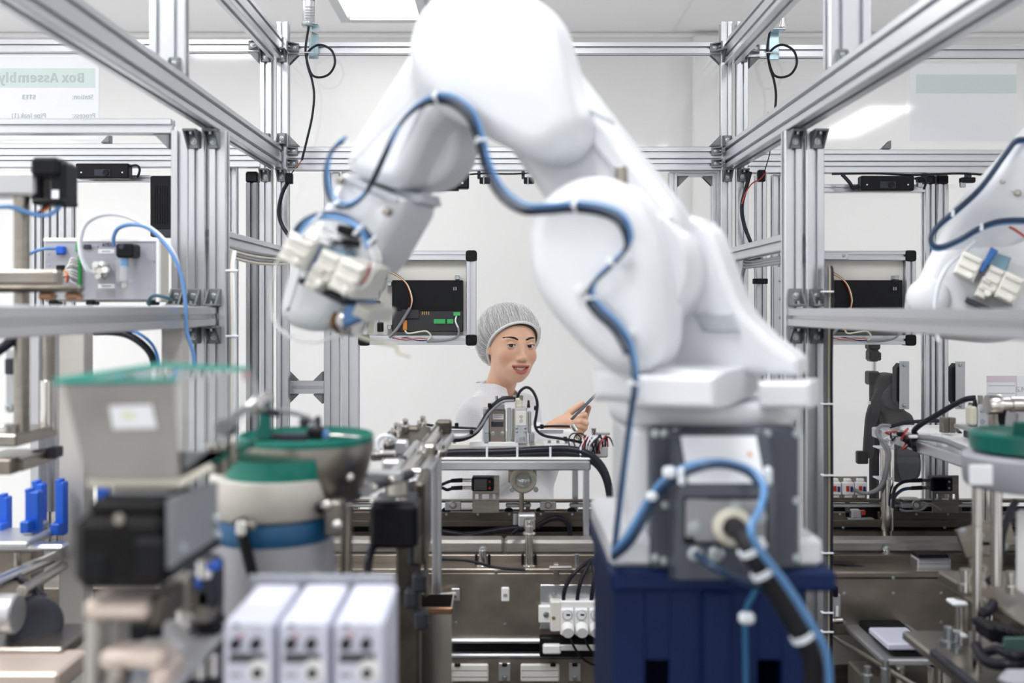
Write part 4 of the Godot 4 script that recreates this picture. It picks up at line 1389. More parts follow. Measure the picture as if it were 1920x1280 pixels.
	pb("block", kn, M.alu_dull, 1078, 838, 1140, 858, d - 0.02, 0.05, 0.003)
	for q in [[1087, 829], [1103, 827], [1120, 833], [1134, 830]]:
		var g := G.new()
		g.lathe(P(q[0], q[1] + 12, d), Vector3.UP, [Vector2(0, 0), Vector2(0.007, 0), Vector2(0.007, 0.012), Vector2(0.004, 0.014), Vector2(0.004, 0.02), Vector2(0.0055, 0.021), Vector2(0.0055, 0.026), Vector2(0, 0.026)], 12)
		obj("valve", g, M.steel, kn)
	var rs := RandomNumberGenerator.new()
	rs.seed = 11
	for i in 12:
		var x := rs.randf_range(1078, 1128)
		var m: Material = [M.black_hose, M.black_hose, M.red, M.white_hose][i % 4]
		ptube("wire", kn, m, [x, 850, d - 0.02, x + rs.randf_range(-8, 8), 832, d - 0.03, x + rs.randf_range(0, 20), 815 + rs.randf_range(0, 10), d - 0.02, x + rs.randf_range(10, 26), 835 + rs.randf_range(0, 14), d - 0.015], 0.0018)
	pc("knurled_knob", kn, M.steel, 1113, 815, 1113, 802, d, 0.005, 0.006)
	pc("knurled_knob", kn, M.steel, 1080, 808, 1072, 796, d + 0.02, 0.006)
	pb("pointer", kn, M.alu_dull, 1118, 810, 1144, 816, d, 0.006)
	for e in 2:
		var g := G.new()
		var c := P(1078 + e * 10, 828, d - 0.02)
		var pts := []
		for i in 13: pts.append(c + Vector3(cos(TAU * i / 12) * 0.014, sin(TAU * i / 12) * 0.019, 0.006 * sin(TAU * i / 6)))
		g.tube(pts, 0.0016, 6, 3)
		obj("wire_loop", g, M.black_hose, kn)

func _sensors(k: float) -> void:
	var d := k - 0.02
	for side in 2:
		var x := 0.0 if side == 0 else 862.0
		var s := thing("laser_sensor", "black laser sensor with two red lights, left of the round lens holder" if side == 0 else "black laser sensor on a slotted bracket behind the right cell's conveyor", "sensor", P(910 + x, 960, d))
		var br := G.new()
		for q in [[886, 900, 905, 960], [914, 900, 916.5, 960], [924, 900, 936, 960]]: pass
		pxbox(br, 886 + x, 891, 936 + x, 926, d + 0.006, 0.003, 0.001)
		for q in [[886, 891], [897, 904], [917, 924], [929, 936]]: pxbox(br, q[0] + x, 926, q[1] + x, 938, d + 0.006, 0.003, 0.0)
		pxbox(br, 886 + x, 938, 936 + x, 962, d + 0.006, 0.003, 0.001)
		obj("bracket", br, M.brushed, s)
		pb("body", s, M.black, 884 + x, 896, 926 + x, 921, d - 0.024, 0.028, 0.003)
		pb("top_face", s, M.charcoal, 886 + x, 894, 924 + x, 897, d - 0.023, 0.026, 0.001)
		pb("window", s, mat("0b0b0d", 0.08), 889 + x, 898, 913 + x, 919, d - 0.0248, 0.001, 0.0)
		for y in [903, 915]: pdisc("red_light" if side == 0 else "lens", s, M.red if side == 0 else M.zinc, 918 + x, y, d - 0.0252, 0.0026, 0.001)
		for y in [900, 914]:
			var m: Material = M.black_hose if side == 0 or y == 900 else M.navy_hose
			var c := pc("connector", s, M.steel, 867 + x, y, 885 + x, y, d - 0.01, 0.0042)
			pc("strain_relief", c, M.rubber, 846 + x, y + 1, 867 + x, y, d - 0.01, 0.0046, 0.0052)
			if side == 0:
				ptube("cable", c, m, [848, y + 1, d - 0.01, 838, y + 4, d - 0.01, 826, y + 9 - (y - 900) * 0.6, d - 0.01, 806, y + 14, d - 0.02], 0.0036)
			else:
				ptube("cable", c, m, [848 + x, y + 1, d - 0.01, 830 + x, y + 4, d - 0.01, 815 + x, y + 18, d - 0.02, 812 + x, 952, d - 0.03], 0.004)
	# round lens in its plate
	var l := thing("lens_holder", "round glass lens in a steel holder on a short rod in front of the worker", "lens", P(980, 960, k))
	pb("plate", l, M.brushed, 953, 880, 1006, 906, k - 0.01, 0.01, 0.004)
	var g := G.new()
	g.lathe(P(981, 899, k - 0.012), Vector3.BACK, [Vector2(0, 0), Vector2(0.03, 0), Vector2(0.031, 0.004), Vector2(0.027, 0.012), Vector2(0.02, 0.008), Vector2(0.018, 0.004), Vector2(0, 0.004)], 32)
	obj("ring", g, M.cream, l)
	g = G.new()
	g.ball(P(981, 901, k - 0.014), Vector3(0.019, 0.019, 0.016), 24, 14)
	var gl := mat("e8efee", 0.03)
	gl.metallic = 0.35
	obj("lens", g, mat("cfd6d4", 0.05, 0.5), l)
	for x in [960, 1005]: pdisc("screw", l, M.zinc, x, 918, k - 0.012, 0.006, 0.01)
	pc("rod", l, M.brushed, 978, 962, 978, 922, k - 0.004, 0.0055)

func _left_of_bench() -> void:
	# the tall thin post
	var tp := profile("guard_post", "tall thin aluminium post between the escapement and the fixture table", "y", Vector3(P(810, 0, 1.95).x, BED, -1.97), Vector3(P(827, 0, 1.95).x, P(0, 862, 1.95).y, -1.95), 1, 1)
	tp.set_meta("category", "post")
	# stainless bin
	var d := 1.85
	var bn := thing("steel_bin", "open stainless steel bin with a rolled rim below the thin post", "bin", Vector3(P(805, 0, d).x, BED, -d - 0.05))
	var g := G.new()
	var o := P(806, 1142, d)
	for q in [[-0.042, 0.0, 0.002, 0.09], [0.034, 0.0, 0.002, 0.09]]: pass
	var x0 := P(764, 0, d).x
	var x1 := P(847, 0, d).x
	g.box(Vector3(x0 + 0.002, BED, -d - 0.002), Vector3(x1 - 0.002, o.y, -d), 0.0)
	g.box(Vector3(x0, BED, -d - 0.1), Vector3(x0 + 0.002, o.y, -d), 0.0)
	g.box(Vector3(x1 - 0.002, BED, -d - 0.1), Vector3(x1, o.y, -d), 0.0)
	g.box(Vector3(x0 + 0.002, BED, -d - 0.1), Vector3(x1 - 0.002, o.y, -d - 0.098), 0.0)
	obj("body", g, M.steel, bn)
	pb("rim", bn, M.copper, 762, 1139, 849, 1152, d - 0.004, 0.006, 0.002)
	# slanted linear slide unit (escapement) leaning back to the right
	var es := thing("linear_slide_unit", "slanted chrome linear slide unit between the green bowl and the fixture table", "slide unit", P(760, 960, 1.62))
	for q in [[748, 902, 826, 800, 0.012, M.steel], [776, 912, 842, 818, 0.011, M.alu], [727, 905, 802, 808, 0.009, M.alu_dull]]:
		g = G.new()
		g.cyl(P(q[0], q[1], 1.52), P(q[2], q[3], 1.95), q[4], q[4], 14, 0.001)
		obj("guide_rod", g, q[5], es)
	g = G.new()
	g.xf = Transform3D(Basis(Vector3(1, 0, 0), Vector3(-0.05, 0.35, -0.93).normalized(), Vector3(0, 0.93, 0.35).normalized()).orthonormalized(), P(770, 868, 1.7))
	g.boxc(Vector3(-0.008, 0.0, -0.024), Vector3(0.06, 0.34, 0.014), 0.004)
	obj("base", g, M.dark_steel, es)
	for q in [[772, 812, 1.86], [750, 838, 1.78], [800, 846, 1.72], [735, 876, 1.62], [776, 892, 1.58], [815, 815, 1.9], [832, 800, 1.93]]:
		g = G.new()
		g.boxc(P(q[0], q[1], q[2]), Vector3(0.03, 0.026, 0.03), 0.004)
		obj("carriage", g, [M.alu_dull, M.dark_steel, M.brushed][int(q[0]) % 3], es)
	for q in [[757, 806, 1.84], [790, 800, 1.9], [789, 852, 1.7], [728, 838, 1.7], [741, 815, 1.75], [826, 852, 1.72]]:
		g = G.new()
		g.lathe(P(q[0], q[1], q[2]), Vector3(0.2, 1, 0.5), [Vector2(0, 0), Vector2(0.009, 0), Vector2(0.009, 0.012), Vector2(0.005, 0.013), Vector2(0.005, 0.022), Vector2(0, 0.022)], 12)
		obj("fitting", g, M.steel, es)
	for q in [[736, 824, 1.78], [730, 846, 1.7], [752, 872, 1.66]]:
		g = G.new()
		g.boxc(P(q[0], q[1], q[2]), Vector3(0.018, 0.03, 0.02), 0.003)
		obj("dark_block", g, M.charcoal, es)
	pc("chrome_cylinder", es, M.steel, 697, 852, 716, 851, 1.68, 0.011)
	pc("chrome_neck", es, M.steel, 714, 851, 742, 850, 1.68, 0.007)
	ptube("clear_hose", es, M.white_hose, [708, 842, 1.68, 708, 828, 1.68, 716, 818, 1.68, 730, 818, 1.68, 742, 826, 1.7], 0.004)
	pb("upright", es, M.dark_steel, 742, 905, 786, 2400, 1.64, 0.05, 0.004)
	pb("side_rail", es, M.brushed, 794, 905, 803, 1120, 1.68, 0.02, 0.003)
	for q in [[778, 1040], [786, 1090], [772, 1120], [790, 1160]]:
		g = G.new()
		g.boxc(P(q[0], q[1], 1.6), Vector3(0.022, 0.03, 0.03), 0.005)
		obj("lug", g, M.charcoal, es)
	# black motor in front of it
	var mo := thing("drive_motor", "boxy black drive motor hanging in front of the slanted slide unit", "motor", P(740, 1032, 1.42))
	pb("body", mo, M.black, 692, 946, 782, 1030, 1.38, 0.085, 0.006)
	pb("cap", mo, M.charcoal, 698, 940, 776, 947, 1.385, 0.075, 0.002)
	pdisc("recess", mo, M.black_soft, 730, 990, 1.379, 0.011, 0.002)
	for x in [704, 752]: pc("bolt", mo, M.steel, x, 942, x, 934, 1.4, 0.008)
	pc("boss", mo, M.cream, 745, 934, 745, 900, 1.44, 0.013)
	pb("bracket", mo, M.dark_steel, 776, 905, 796, 1060, 1.47, 0.14, 0.004)
	stube("cable", M.black_hose, [700, 1024, 1.4, 692, 1045, 1.38, 689, 1075, 1.37, 688, 1120, 1.37, 690, 1240, 1.4], 0.006, "black cable hanging below the boxy drive motor")

func _controls() -> void:
	# control boxes on the doors: the middle one by the worker, the right one behind the near posts
	for side in 2:
		var x := 0.0 if side == 0 else 825.0
		var d := 2.715
		var o := thing("control_box", "control box left of the worker, its open back showing a black panel and wires" if side == 0 else "control box on the right cell's door, half hidden by the eye-height rail", "control box", P(780 + x, 648, d))
		g_box(o, "back_board", M.offwhite, [688 + x, 486, 876 + x, 630], d + 0.025, 0.005)
		var fr := pxprof_part(o, "frame_rail", "x", 690 + x, 470, 874 + x, 488, d)
		pxprof_part(o, "frame_rail", "x", 690 + x, 628, 874 + x, 646, d)
		pxprof_part(o, "frame_rail", "y", 874 + x, 489, 893 + x, 628, d)
		pxprof_part(o, "frame_rail", "y", 672 + x, 489, 689 + x, 628, d)
		for q in [[873, 469], [873, 627], [672, 627], [672, 469]]:
			var g := G.new()
			var b := px(q[0] + x, q[1], q[0] + x + 21, q[1] + 21, d - 0.002, 0.036)
			g.prism(rrect(b[1].x - b[0].x, b[1].y - b[0].y, 0.007), Vector3((b[0].x + b[1].x) / 2, (b[0].y + b[1].y) / 2, -d + 0.002), Vector3.RIGHT, Vector3.UP, 0.036, 0.002)
			obj("corner_cap", g, M.black, o)
		var pl := pb("clamp_plate", o, M.alu, 716 + x, 473, 766 + x, 486, d - 0.005, 0.005, 0.001)
		screw(pl, 757 + x, 479, d - 0.005, 0.0035)
		# the black operator panel seen from behind
		var hm := pb("operator_panel", o, M.black, 735 + x, 525, 868 + x, 622, d - 0.012, 0.042, 0.002)
		pb("lower_face", hm, mat("25262a", 0.4), 736 + x, 583, 867 + x, 621, d - 0.015, 0.004, 0.001)
		for r in 28: pb("vent_slot", hm, M.black_soft, 752 + x + r * 3.6, 573, 753.8 + x + r * 3.6, 577, d - 0.0128, 0.001, 0.0)
		for r in 4:
			for s in 3: pb("grille_slot", hm, M.grey if r in [1, 2] and s in [1] else M.black_soft, 846 + x + r * 4, 531 + s * 7, 848 + x + r * 4, 537 + s * 7, d - 0.0128, 0.001, 0.0)
		pb("module", hm, mat("2b2c31", 0.4), 753 + x, 580, 786 + x, 598, d - 0.02, 0.008, 0.002)
		for r in 4: pb("pin", hm, M.brass, 791 + x + r * 4, 584, 792.5 + x + r * 4, 590, d - 0.0158, 0.001, 0.0)
		pb("green_terminal", hm, M.green, 813 + x, 598, 835 + x, 607, d - 0.021, 0.007, 0.001)
		pb("green_terminal", hm, M.green, 838 + x, 598, 850 + x, 607, d - 0.021, 0.007, 0.001)
		var gt := pb("green_terminal", hm, M.green, 850 + x, 585, 863 + x, 592, d - 0.024, 0.01, 0.001)
		ptube("cable", hm, M.white_hose, [856 + x, 592, d - 0.02, 854 + x, 602, d - 0.026, 859 + x, 614, d - 0.026], 0.0022)
		ptube("cable", hm, M.grey_hose, [859 + x, 614, d - 0.026, 860 + x, 626, d - 0.028, 852 + x, 634, d - 0.028, 830 + x, 639, d - 0.026, 800 + x, 640, d - 0.02], 0.0028)
		for q in [[730, 532], [730, 613], [857, 520]]: pb("clip", o, M.zinc, q[0] - 4 + x, q[1] - 4, q[0] + 4 + x, q[1] + 4, d - 0.004, 0.03, 0.001)
		pb("yellow_plug", o, M.orange, 755 + x, 600, 763 + x, 619, d - 0.024, 0.008, 0.002)
		ptube("cable", o, M.cream, [759 + x, 618, d - 0.02, 765 + x, 625, d - 0.022, 785 + x, 622, d - 0.022, 800 + x, 621, d - 0.022, 808 + x, 630, d - 0.022, 802 + x, 638, d - 0.02], 0.0024)
		ptube("cable", o, M.grey_hose, [730 + x, 632, d - 0.02, 745 + x, 616, d - 0.026, 760 + x, 592, d - 0.03, 769 + x, 577, d - 0.03], 0.004)
		for i in 4:
			ptube("wire", o, [M.red, M.yellow, M.white, M.black_hose][i], [769 + x + i * 0.5, 578, d - 0.03, 771 + x + i, 560, d - 0.028, 762 + x + i, 533, d - 0.02, 745 + x, 518 - i, d - 0.01, 720 + x, 508 - i * 2, d - 0.004], 0.0012)
		# round button backs
		pb("switch_body", o, M.black, 696 + x, 496, 723 + x, 524, d - 0.02, 0.05, 0.004)
		pb("red_collar", o, M.red, 704 + x, 491, 721 + x, 496, d - 0.005, 0.03, 0.002)
		pdisc("button_back", o, M.black, 706 + x, 546, d - 0.005, 0.0085, 0.02)
		pb("key_switch", o, M.black, 700 + x, 564, 712 + x, 576, d - 0.006, 0.03, 0.002)
		pb("plug", o, M.black, 707 + x, 604, 718 + x, 622, d - 0.014, 0.02, 0.002)
		pb("paper_tag", o, M.white, 707 + x, 589, 713 + x, 603, d - 0.012, 0.001, 0.0)
		ptube("wire", o, mat("2c3f9c", 0.4), [706 + x, 546, d - 0.006, 705 + x, 565, d - 0.01, 706 + x, 585, d - 0.012, 712 + x, 606, d - 0.014], 0.0016)
		ptube("wire", o, M.white_hose, [708 + x, 588, d - 0.01, 704 + x, 605, d - 0.01, 703 + x, 625, d - 0.008], 0.0012)
		for i in 5:
			ptube("wire", o, [M.red, M.orange, M.white, mat("2c3f9c", 0.4), M.black_hose][i], [735 + x + i * 3, 633 + i * 0.8, d - 0.012, 760 + x, 637 - i, d - 0.018, 785 + x, 634 + i, d - 0.018, 805 + x, 637, d - 0.012], 0.0012)
	# lamp on its bracket at the upper left, and the two dangling cables
	var d2 := 2.66
	var sl := thing("signal_lamp", "small red and silver signal lamp on a bent bracket at the upper left", "lamp", P(585, 105, d2))
	var g2 := G.new()
	g2.lathe(P(579, 44, d2), Vector3.UP, [Vector2(0, 0), Vector2(0.013, 0), Vector2(0.0155, 0.004), Vector2(0.0155, 0.06), Vector2(0, 0.06)], 24)
	var bd := obj("body", g2, M.alu, sl)
	g2 = G.new()
	g2.lathe(P(579, 3, d2), Vector3.UP, [Vector2(0, 0), Vector2(0.0155, 0), Vector2(0.0155, 0.05), Vector2(0.01, 0.056), Vector2(0, 0.056)], 24)
	obj("red_lens", g2, mat("b5182b", 0.2), sl)
	for y in [12, 18, 23, 28, 33]: pb("print", bd, M.grey, 572, y, 590, y + 1.5, d2 - 0.0158, 0.0006, 0.0)
	g2 = G.new()
	g2.lathe(P(578, 50, d2), Vector3.UP, [Vector2(0, 0), Vector2(0.017, 0), Vector2(0.018, 0.002), Vector2(0.018, 0.01), Vector2(0, 0.01)], 6)
	obj("hex_nut", g2, M.zinc, sl)
	g2 = G.new()
	g2.prism(PackedVector2Array([Vector2(-0.012, -0.045), Vector2(0.012, -0.045), Vector2(0.012, 0.02), Vector2(-0.004, 0.026), Vector2(-0.012, 0.0)]), P(588, 78, d2 + 0.025), Vector3.RIGHT, Vector3.UP, 0.003, 0.0005)
	g2.box(P(579, 53, d2 + 0.025), P(594, 50, d2 - 0.012), 0.0005)
	obj("bracket", g2, mat("a9c0c9", 0.25, 0.8), sl)
	for side in 2:
		var x := 0.0 if side == 0 else 866.0
		var cb := thing("dangling_cable", "black cable with a round loop hanging from the signal lamp at the upper left" if side == 0 else "black cable with a round loop hanging from the bracket at the upper right", "cable", P(560 + x, 440, 2.66))
		var pts := [579, 50, 2.655, 574, 80, 2.65, 573, 98, 2.65, 577, 120, 2.65, 585, 140, 2.648, 600, 145, 2.646, 618, 138, 2.645, 628, 118, 2.645, 622, 95, 2.645, 602, 84, 2.645, 585, 90, 2.648, 575, 105, 2.656, 578, 128, 2.66, 585, 150, 2.66, 589, 180, 2.66, 585, 220, 2.66, 576, 260, 2.66, 566, 300, 2.66]
		if side == 1:
			pts = pts.slice(0, 51)
			pts.append_array([580, 210, 2.66])
		for i in range(0, pts.size(), 3): pts[i] += x
		ptube("cable", cb, M.black_hose, pts, 0.0032)
		pb("tie", cb, M.tie, 568 + x, 97, 588 + x, 99, 2.642, 0.004)
		if side == 0:
			for i in 4: ptube("wire", cb, [M.red, M.orange, M.white, M.black_hose][i], [566, 300, 2.66, 560 - i, 308 + i, 2.655, 552 - i * 1.5, 318 + i * 2, 2.655, 544, 328, 2.66], 0.0014)
			pb("connector", cb, M.black, 534, 324, 548, 344, 2.655, 0.016, 0.002)
			ptube("lower_cable", cb, M.black_hose, [540, 342, 2.662, 530, 360, 2.664, 523, 392, 2.665, 527, 418, 2.664, 545, 448, 2.655], 0.0052)
		else:
			ptube("wire", cb, M.red, [1436, 322, 2.655, 1425, 336, 2.655, 1410, 344, 2.655, 1398, 362, 2.655, 1391, 382, 2.655], 0.0016)
			pb("connector", cb, M.black, 1422, 318, 1436, 340, 2.655, 0.016, 0.002)
			ptube("lower_cable", cb, M.black_hose, [1440, 210, 2.66, 1446, 270, 2.665, 1434, 320, 2.665], 0.0014)
			ptube("lower_cable", cb, M.black_hose, [1407, 322, 2.66, 1401, 345, 2.662, 1391, 385, 2.665, 1395, 420, 2.664, 1408, 455, 2.655], 0.0052)
	var s2 := thing("lamp_bracket", "bent zinc bracket with a nut at the upper right above the cable loop", "bracket", P(1450, 105, d2))
	pb("plate", s2, mat("a9c0c9", 0.25, 0.8), 1442, 56, 1461, 112, d2 + 0.024, 0.004)
	pb("shelf", s2, mat("a9c0c9", 0.25, 0.8), 1450, 52, 1474, 55, d2 - 0.012, 0.036)
	g2 = G.new()
	g2.lathe(P(1468, 51, d2), Vector3.UP, [Vector2(0, 0), Vector2(0.011, 0), Vector2(0.011, 0.006), Vector2(0.008, 0.007), Vector2(0.008, 0.022), Vector2(0, 0.022)], 6)
	obj("nut", g2, M.steel, s2)
	# under the door header of the middle cell
	var hs := thing("door_switch", "black door switch under the middle rail beside the robot forearm", "switch", P(850, 355, 2.69))
	pb("body", hs, M.black, 800, 322, 879, 353, 2.68, 0.03, 0.003)
	screw(hs, 867, 343, 2.68, 0.002, M.white)
	pb("rail", hs, M.charcoal, 800, 353, 860, 357, 2.69, 0.02)
	for q in [905, 988]:
		var hg := pb("hinge", header, M.charcoal, q - 10, 320, q - 4, 335, 2.688, 0.01)
		pb("block", hg, M.black, q - 6, 332, q + 14, 344, 2.686, 0.014, 0.002)
		pc("pin", hg, M.zinc, q + 2, 346, q + 2, 330, 2.683, 0.002)
	stube("cable", M.black_hose, [880, 327, 2.685, 910, 325, 2.68, 960, 326, 2.68, 1010, 323, 2.685], 0.0024, "thin black cable running along under the middle rail behind the robot")

func g_box(o: Node3D, called: String, m: Material, r: Array, d: float, depth: float) -> void:
	pb(called, o, m, r[0], r[1], r[2], r[3], d, depth, 0.001)

func pxprof_part(o: Node3D, called: String, axis: String, x0: float, y0: float, x1: float, y1: float, d: float) -> MeshInstance3D:
	var b := px(x0, y0, x1, y1, d, 0.03)
	var g := G.new()
	prof_geo(g, axis, b[0], b[1], 1, 1)
	return obj(called, g, M.alu, o)

# ---------- distance fields and surface nets ----------
class Field:
	var pr := []   # [kind 0 capsule / 1 ellipsoid, a, b or radii, ra, rb, smoothness, sign]
	var tints := false
	var wrinkles := false
	func tint(_p: Vector3) -> Color: return Color.WHITE
	func wrinkle(_p: Vector3) -> float: return 0.0
	func cap(a: Vector3, b: Vector3, ra: float, rb: float, k := 0.03) -> void: pr.append([0, a, b, ra, rb, k, 1, (a + b) / 2, (a - b).length() / 2 + maxf(ra, rb)])
	func ell(a: Vector3, r: Vector3, k := 0.02) -> void: pr.append([1, a, r, minf(r.x, minf(r.y, r.z)), 0.0, k, 1, a, maxf(r.x, maxf(r.y, r.z))])
	func cut(a: Vector3, r: Vector3, k := 0.01) -> void: pr.append([1, a, r, minf(r.x, minf(r.y, r.z)), 0.0, k, -1, a, maxf(r.x, maxf(r.y, r.z))])
	func cutcap(a: Vector3, b: Vector3, ra: float, rb: float, k := 0.01) -> void: pr.append([0, a, b, ra, rb, k, -1, (a + b) / 2, (a - b).length() / 2 + maxf(ra, rb)])
	func chain(pts: Array, rr: Array, k := 0.006) -> void:
		for i in pts.size() - 1: cap(pts[i], pts[i + 1], rr[i], rr[i + 1], k)
	func at(p: Vector3) -> float:
		var d := 1.0
		for q in pr:
			var k: float = q[5]
			var far: float = p.distance_to(q[7]) - q[8]
			if q[6] > 0:
				if far > d + k: continue
			elif -far < d - k: continue
			var e: float
			if q[0] == 0:
				var ab: Vector3 = q[2] - q[1]
				var t := clampf((p - q[1]).dot(ab) / maxf(ab.length_squared(), 1e-9), 0.0, 1.0)
				e = p.distance_to(q[1] + ab * t) - lerpf(q[3], q[4], t)
			else:
				var w: Vector3 = p - q[1]
				var l: float = (w / q[2]).length()
				var g: float = (w / (q[2] * q[2])).length()
				e = l * (l - 1.0) / maxf(g, 1e-6) if l > 0.2 else (l - 1.0) * q[3]
			if q[6] > 0:
				var h := clampf(0.5 + 0.5 * (d - e) / k, 0.0, 1.0)
				d = lerpf(d, e, h) - k * h * (1.0 - h)
			else:
				var h := clampf(0.5 - 0.5 * (d + e) / k, 0.0, 1.0)
				d = lerpf(d, -e, h) + k * h * (1.0 - h)
		return d

class HeadField extends Field:
	var skin := Color("f0c1a4").srgb_to_linear()
	var lip := Color("c4716a").srgb_to_linear()
	var flush := Color("e29c84").srgb_to_linear()
	func upper(t: float) -> float: return -0.0602 + 0.001 * t * t
	func lower(t: float) -> float: return -0.0798 + 0.0178 * pow(absf(t), 2.6)
	func tint(p: Vector3) -> Color:
		var c := skin
		var t := clampf(p.x / 0.0275, -1.2, 1.2)
		if p.z > 0.06 and absf(t) < 1.04:
			var yu := upper(t)
			var yl := lower(t)
			var a := absf(p.y - yu) / (0.0037 * (1.15 - 0.75 * t * t))
			var b := absf(p.y - yl) / (0.0048 * (1.15 - 0.75 * t * t))
			var m := 1.0 - smoothstep(0.8, 1.25, minf(a, b))
			if p.y < yu and p.y > yl: m = 1.0
			c = c.lerp(lip, m)
		for s in [-1.0, 1.0]:
			var d := Vector2(p.x - s * 0.042, p.y + 0.034).length()
			if p.z > 0.02: c = c.lerp(flush, 0.45 * (1.0 - smoothstep(0.006, 0.03, d)))
		return c

class ClothField extends Field:
	var fold := FastNoiseLite.new()
	func wrinkle(p: Vector3) -> float: return 0.008 * fold.get_noise_3d(p.x * 1.6 + p.y * 0.6, p.y * 0.7, p.z * 1.6)

func nets(g: G, f: Field, lo: Vector3, hi: Vector3, cell: float) -> void:
	var B := 4
	var nb := Vector3i(((hi - lo) / (cell * B)).ceil())
	var n := nb * B + Vector3i.ONE
	var val := PackedFloat32Array()
	val.resize(n.x * n.y * n.z)
	val.fill(9.0)
	var sx := n.y * n.z
	var sy := n.z
	var blocks := []
	var reach := cell * B * 0.87 + cell
	for bx in nb.x:
		for by in nb.y:
			for bz in nb.z:
				var c := lo + (Vector3(bx, by, bz) * B + Vector3.ONE * (B * 0.5)) * cell
				if absf(f.at(c)) < reach * 1.35: blocks.append(Vector3i(bx, by, bz) * B)
	for b in blocks:
		for i in B + 1:
			for j in B + 1:
				for k in B + 1:
					var id: int = (b.x + i) * sx + (b.y + j) * sy + b.z + k
					if val[id] == 9.0:
						var p := lo + Vector3(b.x + i, b.y + j, b.z + k) * cell
						val[id] = f.at(p) + (f.wrinkle(p) if f.wrinkles else 0.0)
	var vid := {}
	var pos := PackedVector3Array()
	var order := []
	var off := [0, sx, sy, sx + sy, 1, sx + 1, sy + 1, sx + sy + 1]
	var cor := [Vector3(0, 0, 0), Vector3(1, 0, 0), Vector3(0, 1, 0), Vector3(1, 1, 0), Vector3(0, 0, 1), Vector3(1, 0, 1), Vector3(0, 1, 1), Vector3(1, 1, 1)]
	var edges := [[0, 1], [2, 3], [4, 5], [6, 7], [0, 2], [1, 3], [4, 6], [5, 7], [0, 4], [1, 5], [2, 6], [3, 7]]
	for b in blocks:
		for i in B:
			for j in B:
				for k in B:
					var id: int = (b.x + i) * sx + (b.y + j) * sy + b.z + k
					var inside := 0
					for o in 8:
						if val[id + off[o]] < 0.0: inside += 1
					if inside == 0 or inside == 8: continue
					var s := Vector3.ZERO
					var m := 0
					for e in edges:
						var a: float = val[id + off[e[0]]]
						var c: float = val[id + off[e[1]]]
						if (a < 0.0) != (c < 0.0):
							s += cor[e[0]].lerp(cor[e[1]], a / (a - c)); m += 1
					vid[id] = pos.size()
					order.append(id)
					pos.append(lo + (Vector3(b.x + i, b.y + j, b.z + k) + s / m) * cell)
	var acc := PackedVector3Array()
	acc.resize(pos.size())
	var quads := []
	var ax := [sx, sy, 1]
	for id in order:
		for a in 3:
			var u: int = ax[(a + 1) % 3]
			var w: int = ax[(a + 2) % 3]
			var v0: float = val[id]
			var v1: float = val[id + ax[a]]
			if (v0 < 0.0) == (v1 < 0.0): continue
			if not (vid.has(id - u) and vid.has(id - w) and vid.has(id - u - w)): continue
			var q := [vid[id - u - w], vid[id - w], vid[id], vid[id - u]]
			if v0 >= 0.0: q.reverse()
			quads.append(q)
			var nn := (pos[q[2]] - pos[q[0]]).cross(pos[q[3]] - pos[q[1]])
			for z in q: acc[z] += nn
	var first := g.v.size()
	for i in pos.size():
		if f.tints: g.col = f.tint(pos[i])
		g.add(pos[i], acc[i])
	for q in quads: g.q4(first + q[0], first + q[1], first + q[2], first + q[3])

func lin(c: String) -> Color: return Color(c).srgb_to_linear()

